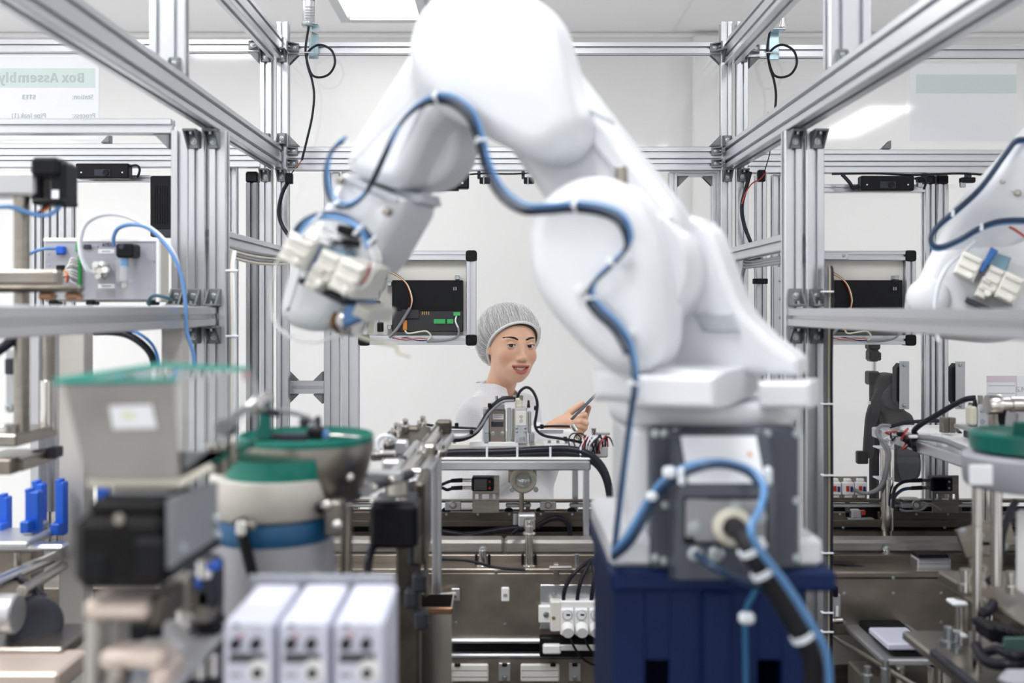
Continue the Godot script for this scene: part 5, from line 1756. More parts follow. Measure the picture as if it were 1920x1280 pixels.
# ---------- the worker behind the cell ----------
func worker() -> void:
	var hd := Transform3D(Basis(Vector3.UP, deg_to_rad(21)) * Basis(Vector3.RIGHT, deg_to_rad(3)) * Basis(Vector3.BACK, deg_to_rad(-2)), P(960, 644, 3.15))
	var skin := lin("f0c1a4")
	var me := thing("person", "smiling worker in white hair net and checked white coat holding a phone", "person", Vector3(0.0, 0, -3.2))
	var body := G.new()
	body.tinted = true
	# head
	var h := HeadField.new()
	h.tints = true
	h.ell(Vector3(0, 0.029, -0.022), Vector3(0.073, 0.08, 0.086), 0.02)
	h.ell(Vector3(0, -0.022, 0.014), Vector3(0.064, 0.084, 0.07), 0.03)
	h.ell(Vector3(0, -0.076, 0.036), Vector3(0.041, 0.036, 0.036), 0.03)
	h.ell(Vector3(0, -0.095, 0.057), Vector3(0.019, 0.015, 0.015), 0.018)
	for s in [-1.0, 1.0]:
		h.ell(Vector3(s * 0.039, -0.034, 0.051), Vector3(0.019, 0.018, 0.018), 0.022)
		h.cut(Vector3(s * 0.0305, -0.001, 0.096), Vector3(0.019, 0.011, 0.0175), 0.01)
		h.ell(Vector3(s * 0.028, 0.02, 0.066), Vector3(0.018, 0.006, 0.01), 0.016)
		h.ell(Vector3(s * 0.0118, -0.0395, 0.085), Vector3(0.0072, 0.0068, 0.009), 0.005)
		h.cap(Vector3(s * 0.072, 0.012, -0.012), Vector3(s * 0.07, -0.03, -0.006), 0.008, 0.006, 0.008)
		h.cut(Vector3(s * 0.0066, -0.0455, 0.09), Vector3(0.0042, 0.0035, 0.006), 0.003)
	h.cap(Vector3(0, 0.006, 0.077), Vector3(0, -0.034, 0.096), 0.006, 0.008, 0.012)
	h.ell(Vector3(0, -0.036, 0.094), Vector3(0.0095, 0.008, 0.0105), 0.006)
	h.ell(Vector3(0, -0.068, 0.072), Vector3(0.031, 0.02, 0.016), 0.015)
	for i in 11:   # lips follow the smile
		var t := -1.0 + i * 0.2
		var x := t * 0.0275
		var z := 0.086 - t * t * 0.014
		var yu := h.upper(t)
		var yl := h.lower(t)
		h.ell(Vector3(x, yu, z), Vector3(0.0055, 0.0033 * (1.0 - 0.5 * t * t), 0.005), 0.004)
		h.ell(Vector3(x * 0.97, yl, z - 0.0015), Vector3(0.0055, 0.0044 * (1.0 - 0.6 * t * t), 0.0058), 0.004)
		if absf(t) < 0.95: h.cut(Vector3(x * 0.95, (yu + yl) / 2.0, z + 0.004), Vector3(0.0055, maxf((yu - yl) / 2.0 - 0.0034, 0.0008), 0.011), 0.0015)
	h.cap(Vector3(0, -0.05, -0.02), Vector3(-0.022, -0.18, -0.052), 0.046, 0.046, 0.03)
	body.xf = hd
	nets(body, h, Vector3(-0.1, -0.2, -0.13), Vector3(0.1, 0.14, 0.125), 0.0023)
	body.xf = Transform3D()
	# body under the clothes
	body.col = skin
	var neck := P(932, 742, 3.2)
	var sr := P(895, 785, 3.1)
	var sl := P(975, 775, 3.3)
	var er := P(880, 925, 3.06)
	var el := P(1000, 925, 3.27)
	var wr := P(1034, 803, 2.99)
	var wl := P(1040, 822, 3.12)
	var chest := P(935, 830, 3.2)
	var hip := Vector3(P(940, 0, 3.2).x, 0.9, -3.2)
	var f := Field.new()
	f.cap(neck + Vector3(0, 0.0, 0), chest, 0.043, 0.09, 0.05)
	f.cap(sr, sl, 0.055, 0.055, 0.05)
	f.cap(chest, hip, 0.1, 0.11, 0.05)
	f.cap(sr, er, 0.044, 0.038, 0.02); f.cap(er, wr, 0.036, 0.023, 0.01)
	f.cap(sl, el, 0.044, 0.038, 0.02); f.cap(el, wl, 0.036, 0.023, 0.01)
	for s in [-1.0, 1.0]:
		var hp := hip + Vector3(0.03 * s, -0.04, -0.085 * s)
		f.cap(hp, Vector3(hp.x, 0.47, hp.z), 0.085, 0.055, 0.04)
		f.cap(Vector3(hp.x, 0.47, hp.z), Vector3(hp.x - 0.01, 0.07, hp.z), 0.055, 0.035, 0.02)
		f.cap(Vector3(hp.x - 0.01, 0.05, hp.z), Vector3(hp.x + 0.13, 0.035, hp.z + 0.02), 0.035, 0.03, 0.02)
	nets(body, f, Vector3(-0.3, -0.01, -3.5), Vector3(0.35, 1.4, -2.9), 0.018)
	_hand(body, wr, [P(1052, 795, 2.985), P(1068, 789, 2.98)], [
		[P(1055, 787, 3.0), P(1070, 772, 3.0), P(1091, 757, 3.0)],
		[P(1072, 786, 2.965), P(1087, 780, 2.955), P(1096, 777, 2.955), P(1099, 784, 2.96)],
		[P(1074, 791, 2.96), P(1088, 789, 2.952), P(1099, 793, 2.955), P(1097, 799, 2.965)],
		[P(1073, 796, 2.962), P(1087, 798, 2.955), P(1097, 802, 2.96), P(1095, 806, 2.968)],
		[P(1071, 801, 2.965), P(1083, 806, 2.96), P(1091, 809, 2.966)]])
	_hand(body, wl, [P(1054, 816, 3.09), P(1066, 812, 3.07)], [
		[P(1058, 808, 3.08), P(1068, 798, 3.06), P(1074, 790, 3.05)],
		[P(1080, 795, 3.05), P(1099, 778, 3.03), P(1104, 764, 3.02)],
		[P(1076, 814, 3.07), P(1089, 812, 3.05), P(1092, 806, 3.04)],
		[P(1075, 819, 3.08), P(1087, 818, 3.06), P(1090, 812, 3.05)],
		[P(1073, 823, 3.09), P(1083, 824, 3.075), P(1086, 819, 3.065)]])
	var sk := mat("ffffff", 0.45)
	sk.vertex_color_use_as_albedo = true
	sk.subsurf_scatter_enabled = true
	sk.subsurf_scatter_strength = 0.08
	obj("body", body, sk, me)
	_face(me, hd, h)
	_net_cap(me, hd)
	# clothes
	var cloth := mat("f7f7f9", 0.75)
	var im := Image.create(32, 32, false, Image.FORMAT_RGB8)
	im.fill(Color(0.97, 0.97, 0.98))
	im.fill_rect(Rect2i(0, 0, 32, 6), Color(0.9, 0.9, 0.92))
	im.fill_rect(Rect2i(0, 0, 6, 32), Color(0.9, 0.9, 0.92))
	cloth.albedo_color = Color.WHITE
	cloth.albedo_texture = ImageTexture.create_from_image(im)
	cloth.uv1_triplanar = true
	cloth.uv1_world_triplanar = true
	cloth.uv1_scale = Vector3.ONE * 190.0
	var c := ClothField.new()
	c.wrinkles = true
	c.cap(neck + Vector3(0.0, 0.0, 0), chest, 0.07, 0.125, 0.06)
	c.cap(sr, sl, 0.056, 0.056, 0.05)
	c.cap(chest, hip, 0.13, 0.15, 0.05)
	c.cap(hip, hip + Vector3(0, -0.25, 0), 0.155, 0.19, 0.05)
	c.cap(sr, er, 0.057, 0.058, 0.03); c.cap(er, wr + (er - wr).normalized() * 0.03, 0.056, 0.042, 0.02)
	c.cap(sl, el, 0.062, 0.058, 0.03); c.cap(el, wl + (el - wl).normalized() * 0.03, 0.056, 0.042, 0.02)
	c.cutcap(wr, wr + (wr - er).normalized() * 0.1, 0.034, 0.034, 0.006)
	c.cutcap(wl, wl + (wl - el).normalized() * 0.1, 0.034, 0.034, 0.006)
	c.cutcap(neck + Vector3(0.005, 0.005, 0.01), neck + Vector3(0.02, 0.2, 0.03), 0.056, 0.075, 0.01)
	c.cut(hip + Vector3(0, -0.52, 0), Vector3(0.3, 0.2, 0.3), 0.01)
	c.fold.seed = 4; c.fold.frequency = 6.0; c.fold.fractal_octaves = 2
	var cg := G.new()
	nets(cg, c, Vector3(-0.35, 0.5, -3.55), Vector3(0.35, 1.42, -2.88), 0.011)
	obj("coat", cg, cloth, me)
	# standing collar
	cg = G.new()
	var ctr := neck + Vector3(0.0, 0.0, 0.005)
	var rings := [[], [], [], []]
	for i in 29:
		var a := deg_to_rad(-62 - 305.0 * i / 28)   # open towards the chest, which faces right
		var dir := Vector3(cos(a), 0, -sin(a))
		var drop := 0.03 * maxf(0.0, dir.x)
		rings[0].append(ctr + dir * 0.085 + Vector3(0.008, -0.016 - drop * 1.6, 0))
		rings[1].append(ctr + dir * 0.0655 + Vector3(-0.002, 0.043 - drop, 0))
		rings[2].append(ctr + dir * 0.062 + Vector3(-0.002, 0.043 - drop, 0))
		rings[3].append(ctr + dir * 0.07 + Vector3(0.004, -0.01 - drop, 0))
	for r in rings: r.reverse()
	cg.loft(rings, false, false)
	obj("collar", cg, cloth, me)
	var tr := Field.new()
	for s in [-1.0, 1.0]:
		var hp := hip + Vector3(0.03 * s, -0.04, -0.085 * s)
		tr.cap(hp, Vector3(hp.x, 0.47, hp.z), 0.1, 0.075, 0.03)
		tr.cap(Vector3(hp.x, 0.47, hp.z), Vector3(hp.x - 0.01, 0.1, hp.z), 0.075, 0.065, 0.02)
	cg = G.new()
	nets(cg, tr, Vector3(-0.25, 0.02, -3.5), Vector3(0.25, 1.02, -2.95), 0.018)
	obj("trousers", cg, M.white, me)
	for s in [-1.0, 1.0]:
		var hp := hip + Vector3(0.03 * s, -0.04, -0.085 * s)
		var sh := Field.new()
		sh.cap(Vector3(hp.x - 0.03, 0.048, hp.z), Vector3(hp.x + 0.14, 0.04, hp.z + 0.02), 0.047, 0.04, 0.02)
		cg = G.new()
		nets(cg, sh, Vector3(hp.x - 0.1, 0.0, hp.z - 0.08), Vector3(hp.x + 0.22, 0.12, hp.z + 0.1), 0.012)
		obj("shoe", cg, M.white, me)
	# the phone in her hand
	var ph := thing("phone", "slim grey phone held edge-on in the worker's hand", "phone", P(1085, 790, 2.975))
	cg = G.new()
	var a0 := P(1074, 784, 2.985)
	var a1 := P(1116, 741, 2.985)
	var yd := (a1 - a0).normalized()
	var zd := Vector3(0.074, -0.11, -0.99)
	zd = (zd - yd * zd.dot(yd)).normalized()
	var xd := yd.cross(zd).normalized()
	var mid := (a0 + a1) / 2 + Vector3(0.0, 0.0, 0.0)
	cg.prism(rrect(0.07, (a1 - a0).length() * 1.15, 0.008), mid - xd * 0.004, zd, yd, 0.008, 0.0015, 2, 0.0015)
	obj("case", cg, mat("6d7076", 0.35, 0.6), ph)
	cg = G.new()
	cg.prism(rrect(0.063, (a1 - a0).length() * 1.06, 0.004), mid + xd * 0.0044, -zd, yd, 0.0004)
	obj("screen", cg, mat("101114", 0.08), ph)

func _hand(body: G, wrist: Vector3, palm: Array, fingers: Array) -> void:
	var f := Field.new()
	f.cap(wrist, palm[0], 0.021, 0.022, 0.01)
	f.cap(palm[0], palm[1], 0.022, 0.02, 0.01)
	for i in fingers.size():
		var q: Array = fingers[i]
		var r: float = [0.0098, 0.0085, 0.0086, 0.0082, 0.0072][i]
		f.cap(palm[1] if i else palm[0], q[0], r * 1.35, r * 1.12, 0.008)
		f.chain(q, [r * 1.08, r, r * 0.92, r * 0.8], 0.003)
	var lo := wrist
	var hi := wrist
	for q in fingers:
		for p in q:
			lo = lo.min(p); hi = hi.max(p)
	nets(body, f, lo - Vector3.ONE * 0.035, hi + Vector3.ONE * 0.025, 0.003)

func _skin_z(h: Field, x: float, y: float) -> float:
	var z := 0.13
	for i in 60:
		var d := h.at(Vector3(x, y, z))
		if d < 0.0004: break
		z -= maxf(d * 0.7, 0.0006)
	return z

func _face(me: Node3D, hd: Transform3D, h: Field) -> void:
	var lidc := mat("f0c1a4", 0.45)
	lidc.subsurf_scatter_enabled = true
	lidc.subsurf_scatter_strength = 0.08
	for s in [-1.0, 1.0]:
		var e := Vector3(s * 0.0305, -0.001, 0.0685)
		var g := G.new()
		g.xf = hd
		g.ball(e, Vector3(0.0125, 0.0125, 0.0125), 20, 14)
		var eye := obj("eye", g, mat("ece6e2", 0.15), me)
		g = G.new()
		g.xf = hd
		var look := (hd.affine_inverse() * Vector3(0, EYE, 0) - e).normalized()
		g.lathe(e + look * 0.0109, look, [Vector2(0, 0), Vector2(0.0064, 0), Vector2(0.0058, 0.0014), Vector2(0.003, 0.0022), Vector2(0, 0.0024)], 20, 0.3)
		obj("iris", g, mat("2a1710", 0.08), eye)
		# lids: patches of a slightly larger ball; their edges make the almond
		var edge := [[], []]
		for lid in 2:
			g = G.new()
			g.xf = hd
			var rows := []
			for j in 6:
				var row := []
				for i in 17:
					var az := deg_to_rad(-76 + 152.0 * i / 16)
					var k := 1.0 - pow(absf(-1.0 + i / 8.0), 2.2)
					var tilt: float = deg_to_rad(5.0) * s * sin(az)
					var rim: float = (deg_to_rad(24) if lid == 0 else deg_to_rad(-15)) * k + tilt
					var end := deg_to_rad(86) if lid == 0 else deg_to_rad(-86)
					var elv := lerpf(rim, end, j / 5.0)
					var d := Vector3(sin(az) * cos(elv), sin(elv), cos(az) * cos(elv))
					row.append(e + d * 0.0139)
					if j == 0: edge[lid].append(e + d * 0.0142)
				rows.append(row)
			if lid == 0: rows.reverse()
			for r in rows: r.reverse()
			if lid == 0: g.loft(rows, false, false)
			else: g.loft(rows, false, false)
			obj("eyelid", g, lidc, eye)
		g = G.new()
		g.xf = hd
		g.tube(edge[0], 0.0011, 6, 2)
		obj("lashes", g, mat("191212", 0.6), eye)
		# brow: a tapering arc of hair
		g = G.new()
		g.xf = hd
		var pts := []
		for i in 7:
			var t := i / 6.0
			var bx: float = s * lerpf(0.0125, 0.052, t)
			var by: float = 0.0178 + 0.007 * sin(t * PI * 0.72) - 0.002 * t
			pts.append(Vector3(bx, by, _skin_z(h, bx, by)))
		var ring := []
		for i in 7:
			var t := i / 6.0
			var w := 0.0047 * (1.0 - 0.72 * t * t)
			var p: Vector3 = pts[i]
			ring.append([p + Vector3(0, w, -0.0016), p + Vector3(0, 0, 0.0011), p + Vector3(0, -w, -0.001), p + Vector3(0, 0, -0.006)])
		if s > 0:
			for r in ring: r.reverse()
		g.loft(ring, true)
		obj("eyebrow", g, mat("2e211c", 0.7), me)
	# teeth
	for i in 8:
		var t := (i - 3.5) / 3.5
		var g := G.new()
		g.xf = hd
		var w := 0.0058 if absf(t) < 0.3 else 0.005
		g.box(Vector3(t * 0.0195 - w / 2, -0.0735 + t * t * 0.0065, 0.072 - t * t * 0.01), Vector3(t * 0.0195 + w / 2, -0.0622 - t * t * 0.0012, 0.0825 - t * t * 0.01), 0.0012)
		obj("tooth", g, mat("f3efe8", 0.2), me)

func _cap_point(th: float, s: float, grow: float, pleat: float) -> Vector3:
	# th runs round the rim from the forehead (0) over her left temple; s goes from the rim (0) to the back of the crown (1)
	var c := cos(th)
	var sn := sin(th)
	var front := (c + 1.0) / 2.0
	var rim := Vector3(sn * (0.0745 + 0.004 * (1.0 - front)), lerpf(-0.1, 0.07, pow(front, 0.72)), lerpf(-0.075, 0.071, pow(front, 0.8)))
	var ctr := Vector3(0, 0.018, -0.03)
	var pole := Vector3(0, 0.09, -0.1)
	var p := rim.lerp(pole, s)
	var d := (p - ctr)
	var bag := 1.0 + 0.2 * (1.0 - front) * sin(s * PI)
	var e := (d / Vector3(0.092, 0.108, 0.11)).length()
	var out := ctr + d / e * bag
	var wgt := smoothstep(0.0, 0.22, s)
	return rim.lerp(out, wgt) * 1.0 + (d.normalized()) * (grow + 0.0022 * pleat * (1.0 - s))

func _net_cap(me: Node3D, hd: Transform3D) -> void:
	var g := G.new()
	g.xf = hd
	var rings := []
	for j in 11:
		var r := []
		for i in 64: r.append(_cap_point(TAU * i / 64, j / 10.0 * 0.999, -0.004, 0.0))
		rings.append(r)
	g.loft(rings, true)
	obj("hair", g, mat("2b2422", 0.5), me)
	g = G.new()
	g.xf = hd
	rings = []
	for j in 17:
		var r := []
		for i in 180: r.append(_cap_point(TAU * i / 180, j / 16.0 * 0.999, 0.0, sin(TAU * i / 180 * 45)))
		rings.append(r)
	g.loft(rings, false)
	var film := mat("f6f6f8", 0.7)
	film.transparency = BaseMaterial3D.TRANSPARENCY_ALPHA
	film.albedo_color.a = 0.4
	var net := obj("hair_net", g, film, me)
	# threads of the net gathered at the rim
	g = G.new()
	g.xf = hd
	var rs := RandomNumberGenerator.new()
	rs.seed = 7
	for i in 220:
		var th := TAU * (i + rs.randf_range(-0.3, 0.3)) / 220
		var e := rs.randf_range(0.45, 0.95)
		var pts := []
		var sway := rs.randf_range(-0.5, 0.5)
		for j in 7: pts.append(_cap_point(th + sway * j / 6.0 * j / 6.0, e * j / 6.0, 0.0008, rs.randf_range(-0.4, 0.6)))
		g.tube(pts, 0.0005, 4, 2, 0.0003)
	var th2 := obj("net_threads", g, mat("fbfbfc", 0.7), net)
	th2.set_meta("kind", "stuff")
	# gathered edge with its frill
	g = G.new()
	g.xf = hd
	var band := []
	for i in 121:
		band.append(_cap_point(TAU * i / 120, 0.02, 0.0015, 0.0))
	g.tube(band, 0.0032, 8, 1)
	for i in 120:
		var a: Vector3 = band[i]
		var b: Vector3 = band[(i + 1) % 120]
		var c: Vector3 = (a + b) / 2
		var inw := (c - _cap_point(TAU * (i + 0.5) / 120, 0.12, 0.0015, 0.0)).normalized()
		var tip := c + inw * 0.0075
		var nn := (b - a).cross(inw).normalized() * 0.001
		g.tri(a + nn, b + nn, tip)
		g.tri(b - nn, a - nn, tip)
	obj("gathered_edge", g, mat("fafafa", 0.7), net)

func left_cell() -> void:
	_left_back()
	_left_line()
	_hopper()
	_bowl()
	_controllers()

func _left_back() -> void:
	# camera bar and panel on the left cell's door
	var d := 2.69
	for side in 2:
		var x := 0.0 if side == 0 else 1474.0
		var y := 0.0 if side == 0 else 23.0
		var o := thing("camera_bar", "black camera bar with a round lens under the middle rail of the left cell" if side == 0 else "black camera bar with a round lens under the middle rail of the right cell", "camera", P(195 + x, 335 + y, d))
		var g := G.new()
		pxbox(g, 141 + x, 306 + y, 241 + x, 334 + y, d - 0.02, 0.03, 0.003)
		var b := obj("body", g, M.black, o)
		pb("lens_plate", b, M.charcoal, 176 + x, 317 + y, 206 + x, 330 + y, d - 0.0225, 0.003, 0.002)
		pdisc("lens", b, mat("0a0a0c", 0.06), 198 + x, 323 + y, d - 0.026, 0.008, 0.006, 20)
		for q in [152, 229]: pdisc("screw", b, M.white, q + x, 323 + y, d - 0.0215, 0.0022, 0.002, 8)
		ptube("cable", o, M.black_hose, [136 + x, 325 + y, d - 0.01, 126 + x, 330 + y, d - 0.012, 118 + x, 318 + y, d - 0.01, 105 + x, 304 + y, d], 0.005)
		ptube("cable", o, M.black_hose, [241 + x, 312 + y, d - 0.01, 256 + x, 310 + y, d - 0.01, 262 + x, 318 + y, d - 0.01, 258 + x, 332 + y, d - 0.005], 0.0032)
	var ip := thing("operator_panel", "black back of an operator panel hanging left of the three near posts", "panel", P(300, 445, d))
	pb("case", ip, M.black, 281, 329, 322, 444, d - 0.03, 0.05, 0.004)
	for k in 6: pb("rib", ip, M.black_soft, 289 + k * 4.5, 348, 291 + k * 4.5, 420, d - 0.0315, 0.002, 0.0)
	pb("lower_face", ip, M.charcoal, 282, 430, 321, 443, d - 0.032, 0.003, 0.001)
	# grey test instrument on two beige columns
	var t := 1.92
	var ins := thing("test_instrument", "grey leak test instrument with plugs and a small air filter on its back panel", "instrument", P(192, 572, t + 0.08))
	pb("case", ins, M.beige, 82, 447, 298, 566, t + 0.006, 0.06, 0.003)
	var fp := pb("back_panel", ins, M.greypaint, 84, 453, 292, 562, t, 0.005, 0.001)
	pb("frame_edge", ins, M.white, 81, 446, 298, 453, t - 0.002, 0.012, 0.001)
	pb("frame_edge", ins, M.white, 292, 453, 298, 566, t - 0.002, 0.012, 0.001)
	for x in [98, 168, 282]: pb("foot", ins, M.black, x - 8, 563, x + 8, 572, t + 0.0, 0.03, 0.002)
	for y in [462, 497]: pb("network_port", fp, M.black, 105, y, 121, y + 15, t - 0.002, 0.004, 0.001)
	var pg := pb("network_plug", fp, M.blue, 104, 461, 119, 476, t - 0.014, 0.014, 0.002)
	ptube("cable", pg, M.blue_hose, [104, 466, t - 0.01, 85, 466, t - 0.02, 66, 471, t - 0.02, 54, 477, t - 0.02], 0.003)
	pb("green_terminal", fp, M.pcb, 145, 480, 150, 540, t - 0.01, 0.01, 0.001)
	pb("green_terminal", fp, M.pcb, 141, 457, 146, 472, t - 0.006, 0.006, 0.001)
	for k in 9: ptube("wire", fp, [M.white, M.cream, M.white, M.grey_hose][k % 4], [146, 486 + k * 6, t - 0.009, 134, 484 + k * 5.5, t - 0.02, 122 + absf(k - 4) * 1.5, 508 + (k - 4) * 3, t - 0.014, 112, 524, t - 0.01], 0.0014)
	ptube("wire", fp, M.orange, [120, 507, t - 0.016, 126, 515, t - 0.022, 124, 530, t - 0.016], 0.0018)
	ptube("wire", fp, M.red, [119, 520, t - 0.016, 127, 518, t - 0.024, 126, 528, t - 0.016], 0.0018)
	pb("serial_port", fp, M.charcoal, 156, 458, 170, 467, t - 0.004, 0.004, 0.001)
	for x in [153, 174, 182]: screw(fp, x, 462, t, 0.0022)
	for q in [[184, 467, 214, 475], [184, 532, 215, 540]]:
		var l := pb("label", fp, M.paper, q[0], q[1], q[2], q[3], t - 0.0006, 0.0006, 0.0)
		pb("print", l, M.grey, q[0] + 7, q[1] + 3, q[2] - 7, q[1] + 5, t - 0.0009, 0.0003, 0.0)
	for k in 6: pb("print", fp, M.grey, 180, 544 + k * 2.6, 216, 545 + k * 2.6, t - 0.0006, 0.0006, 0.0)
	txt("lettering", "ATEQ", P(202, 459, t - 0.0006), 0.0065, M.charcoal, fp, 0.0, 0.0004, true)
	for q in [[280, 489], [288, 489], [278, 540], [290, 540], [129, 480], [92, 475], [92, 497]]: screw(fp, q[0], q[1], t, 0.0018)
	var mn := pb("valve_manifold", fp, M.cream, 171, 490, 197, 520, t - 0.02, 0.02, 0.005)
	for q in [[178, 496, 0.006], [190, 494, 0.005], [186, 508, 0.007], [176, 512, 0.005], [196, 506, 0.006], [183, 518, 0.006]]: pdisc("fitting", mn, [M.steel, M.white, M.cream][int(q[0]) % 3], q[0], q[1], t - 0.03, q[2], 0.012, 14)
	var fl := thing("air_filter", "small clear air filter with a black head on the grey test instrument", "filter", P(233, 540, t - 0.03))
	pb("head", fl, M.black, 216, 456, 250, 483, t - 0.045, 0.04, 0.004)
	pdisc("port", fl, M.charcoal, 227, 462, t - 0.047, 0.005, 0.004)
	pc("clear_bowl", fl, M.acryl, 234, 530, 234, 484, t - 0.026, 0.0165, 0.0175)
	pc("blue_element", fl, mat("4a9bd8", 0.4), 233, 499, 233, 484, t - 0.026, 0.0075)
	pc("grey_element", fl, M.greypaint, 233, 527, 233, 499, t - 0.026, 0.0085)
	pc("drain", fl, M.beige, 234, 540, 234, 530, t - 0.026, 0.005)
	stube("air_tube", M.white_hose, [176, 512, t - 0.03, 164, 505, t - 0.04, 153, 480, t - 0.045, 150, 450, t - 0.045, 160, 420, t - 0.045, 185, 404, t - 0.045, 218, 401, t - 0.045, 255, 412, t - 0.045, 295, 438, t - 0.05, 322, 470, t - 0.05, 334, 500, t - 0.05], 0.0046, "white air tube looping over the grey test instrument", "tube")
	stube("air_tube", M.blue_hose, [214, 462, t - 0.03, 213, 445, t - 0.035, 222, 428, t - 0.04, 245, 421, t - 0.045, 275, 426, t - 0.05, 302, 448, t - 0.055, 325, 480, t - 0.06, 341, 520, t - 0.06, 348, 570, t - 0.06, 350, 620, t - 0.06, 362, 660, t - 0.06, 366, 700, t - 0.06], 0.0036, "blue air tube from the small air filter down past the near posts", "tube")
	stube("cable_bundle", M.black_hose, [176, 622, t - 0.04, 210, 622, t - 0.04, 240, 628, t - 0.045, 268, 646, t - 0.05, 285, 668, t - 0.05, 292, 700, t - 0.05], 0.0068, "black cable bundle curving down under the blurred left rail")
	stube("air_tube", mat("2f7fc8", 0.3), [236, 618, t - 0.05, 258, 624, t - 0.055, 282, 642, t - 0.06, 294, 664, t - 0.06, 298, 690, t - 0.06], 0.003, "bright blue tube along the black bundle under the blurred left rail", "tube")
	stube("cable", mat("23525c", 0.35), [280, 572, t - 0.02, 281, 560, t - 0.03, 290, 554, t - 0.04, 305, 556, t - 0.04, 322, 562, t - 0.03], 0.0032, "dark green cable at the lower right corner of the test instrument")
	for q in [[110, 158, "left"], [302, 342, "right"]]:
		ps("instrument_column", M.beige, q[0], 572, q[1], 2150, 1.9, 0.042, "plain beige column under the test instrument, %s one of the pair" % q[2], "column", "", 0.002)
	# grey hoses down the right-hand near post and under the short rail
	for k in 3:
		stube("hose", [M.grey_hose, M.cream, M.white_hose][k], [434 + k * 4, 470, 2.09, 430 + k * 4, 500, 2.085, 430 + k * 4.5, 560, 2.085, 431 + k * 4.5, 640, 2.085, 430 + k * 4.5, 760, 2.085, 432 + k * 4, 1000, 2.09], 0.003, ["grey hose, nearest the posts, in the bundle right of the three left posts", "cream hose in the middle of the bundle right of the three left posts", "pale hose, outermost in the bundle right of the three left posts"][k], "hose", "hoses right of the three left posts")
	for y in [505, 628]: ps("cable_tie", M.tie, 422, y, 446, y + 4, 2.08, 0.014, "white tie round the hoses right of the left posts, %s" % ("upper" if y < 600 else "lower"), "cable tie", "white ties on the left hose bundle", 0.001)
	for k in 4:
		stube("cable", M.grey_hose if k % 2 == 0 else M.cream, [428, 462 + k * 6, 2.15, 455, 470 + k * 6, 2.3, 485, 476 + k * 6, 2.45, 515, 480 + k * 5, 2.58, 535, 486 + k * 3, 2.66], 0.0036, ["grey cable, topmost of four under the short left rail", "cream cable, second of four under the short left rail", "grey cable, third of four under the short left rail", "cream cable, lowest of four under the short left rail"][k], "cable", "cables under the short left rail")
	# the grey hoses on the right-hand side
	for k in 3:
		stube("cable", M.grey_hose, [1475, 481 + k * 5, 2.16, 1440, 486 + k * 5, 2.3, 1412, 490 + k * 5, 2.48, 1396, 488 + k * 6, 2.6, 1400, 482 + k * 4, 2.64, 1425, 479 + k * 2, 2.5], 0.0036, ["grey cable, uppermost loop under the short right rail", "grey cable, middle loop under the short right rail", "grey cable, lowest loop under the short right rail"][k], "cable", "cables under the short right rail")
	stube("cable", M.grey_hose, [1396, 500, 2.64, 1390, 530, 2.66, 1390, 580, 2.66, 1386, 640, 2.66, 1388, 900, 2.66], 0.005, "thick grey cable hanging down the far right posts")
	ps("clip", M.black_soft, 1414, 522, 1440, 532, 2.7, 0.02, "small black clip on the stile beside the far right posts", "clip")
	for k in 3: stube("hose", [mat("55575b", 0.4), mat("a9a48c", 0.4), M.black_hose][k], [1550 + k * 4, 500, 2.07, 1550 + k * 5, 530, 2.06, 1548 + k * 5, 700, 2.05, 1549 + k * 5, 900, 2.05, 1548 + k * 5, 1100, 2.05, 1547 + k * 5, 1500, 2.05], [0.005, 0.0034, 0.004][k], ["thick dark hose, left one running down beside the right near posts", "cream hose, middle one running down beside the right near posts", "black hose, outer one running down beside the right near posts"][k], "hose", "hoses beside the right near posts")
	for y in [545, 756, 890, 1036, 1148, 1184]: ps("cable_tie", M.tie, 1542, y, 1564, y + 3, 2.042, 0.014, {545: "white tie just above the eye-height rail on the hoses beside the right posts", 756: "white tie level with the robot turret on the hoses beside the right posts", 890: "white tie level with the white switch units on the right hoses", 1036: "white tie above the pedestal top on the hoses beside the right posts", 1148: "white tie below the pedestal top on the hoses beside the right posts", 1184: "lowest white tie on the hoses beside the right posts"}[y], "cable tie", "white ties on the right hoses", 0.001)

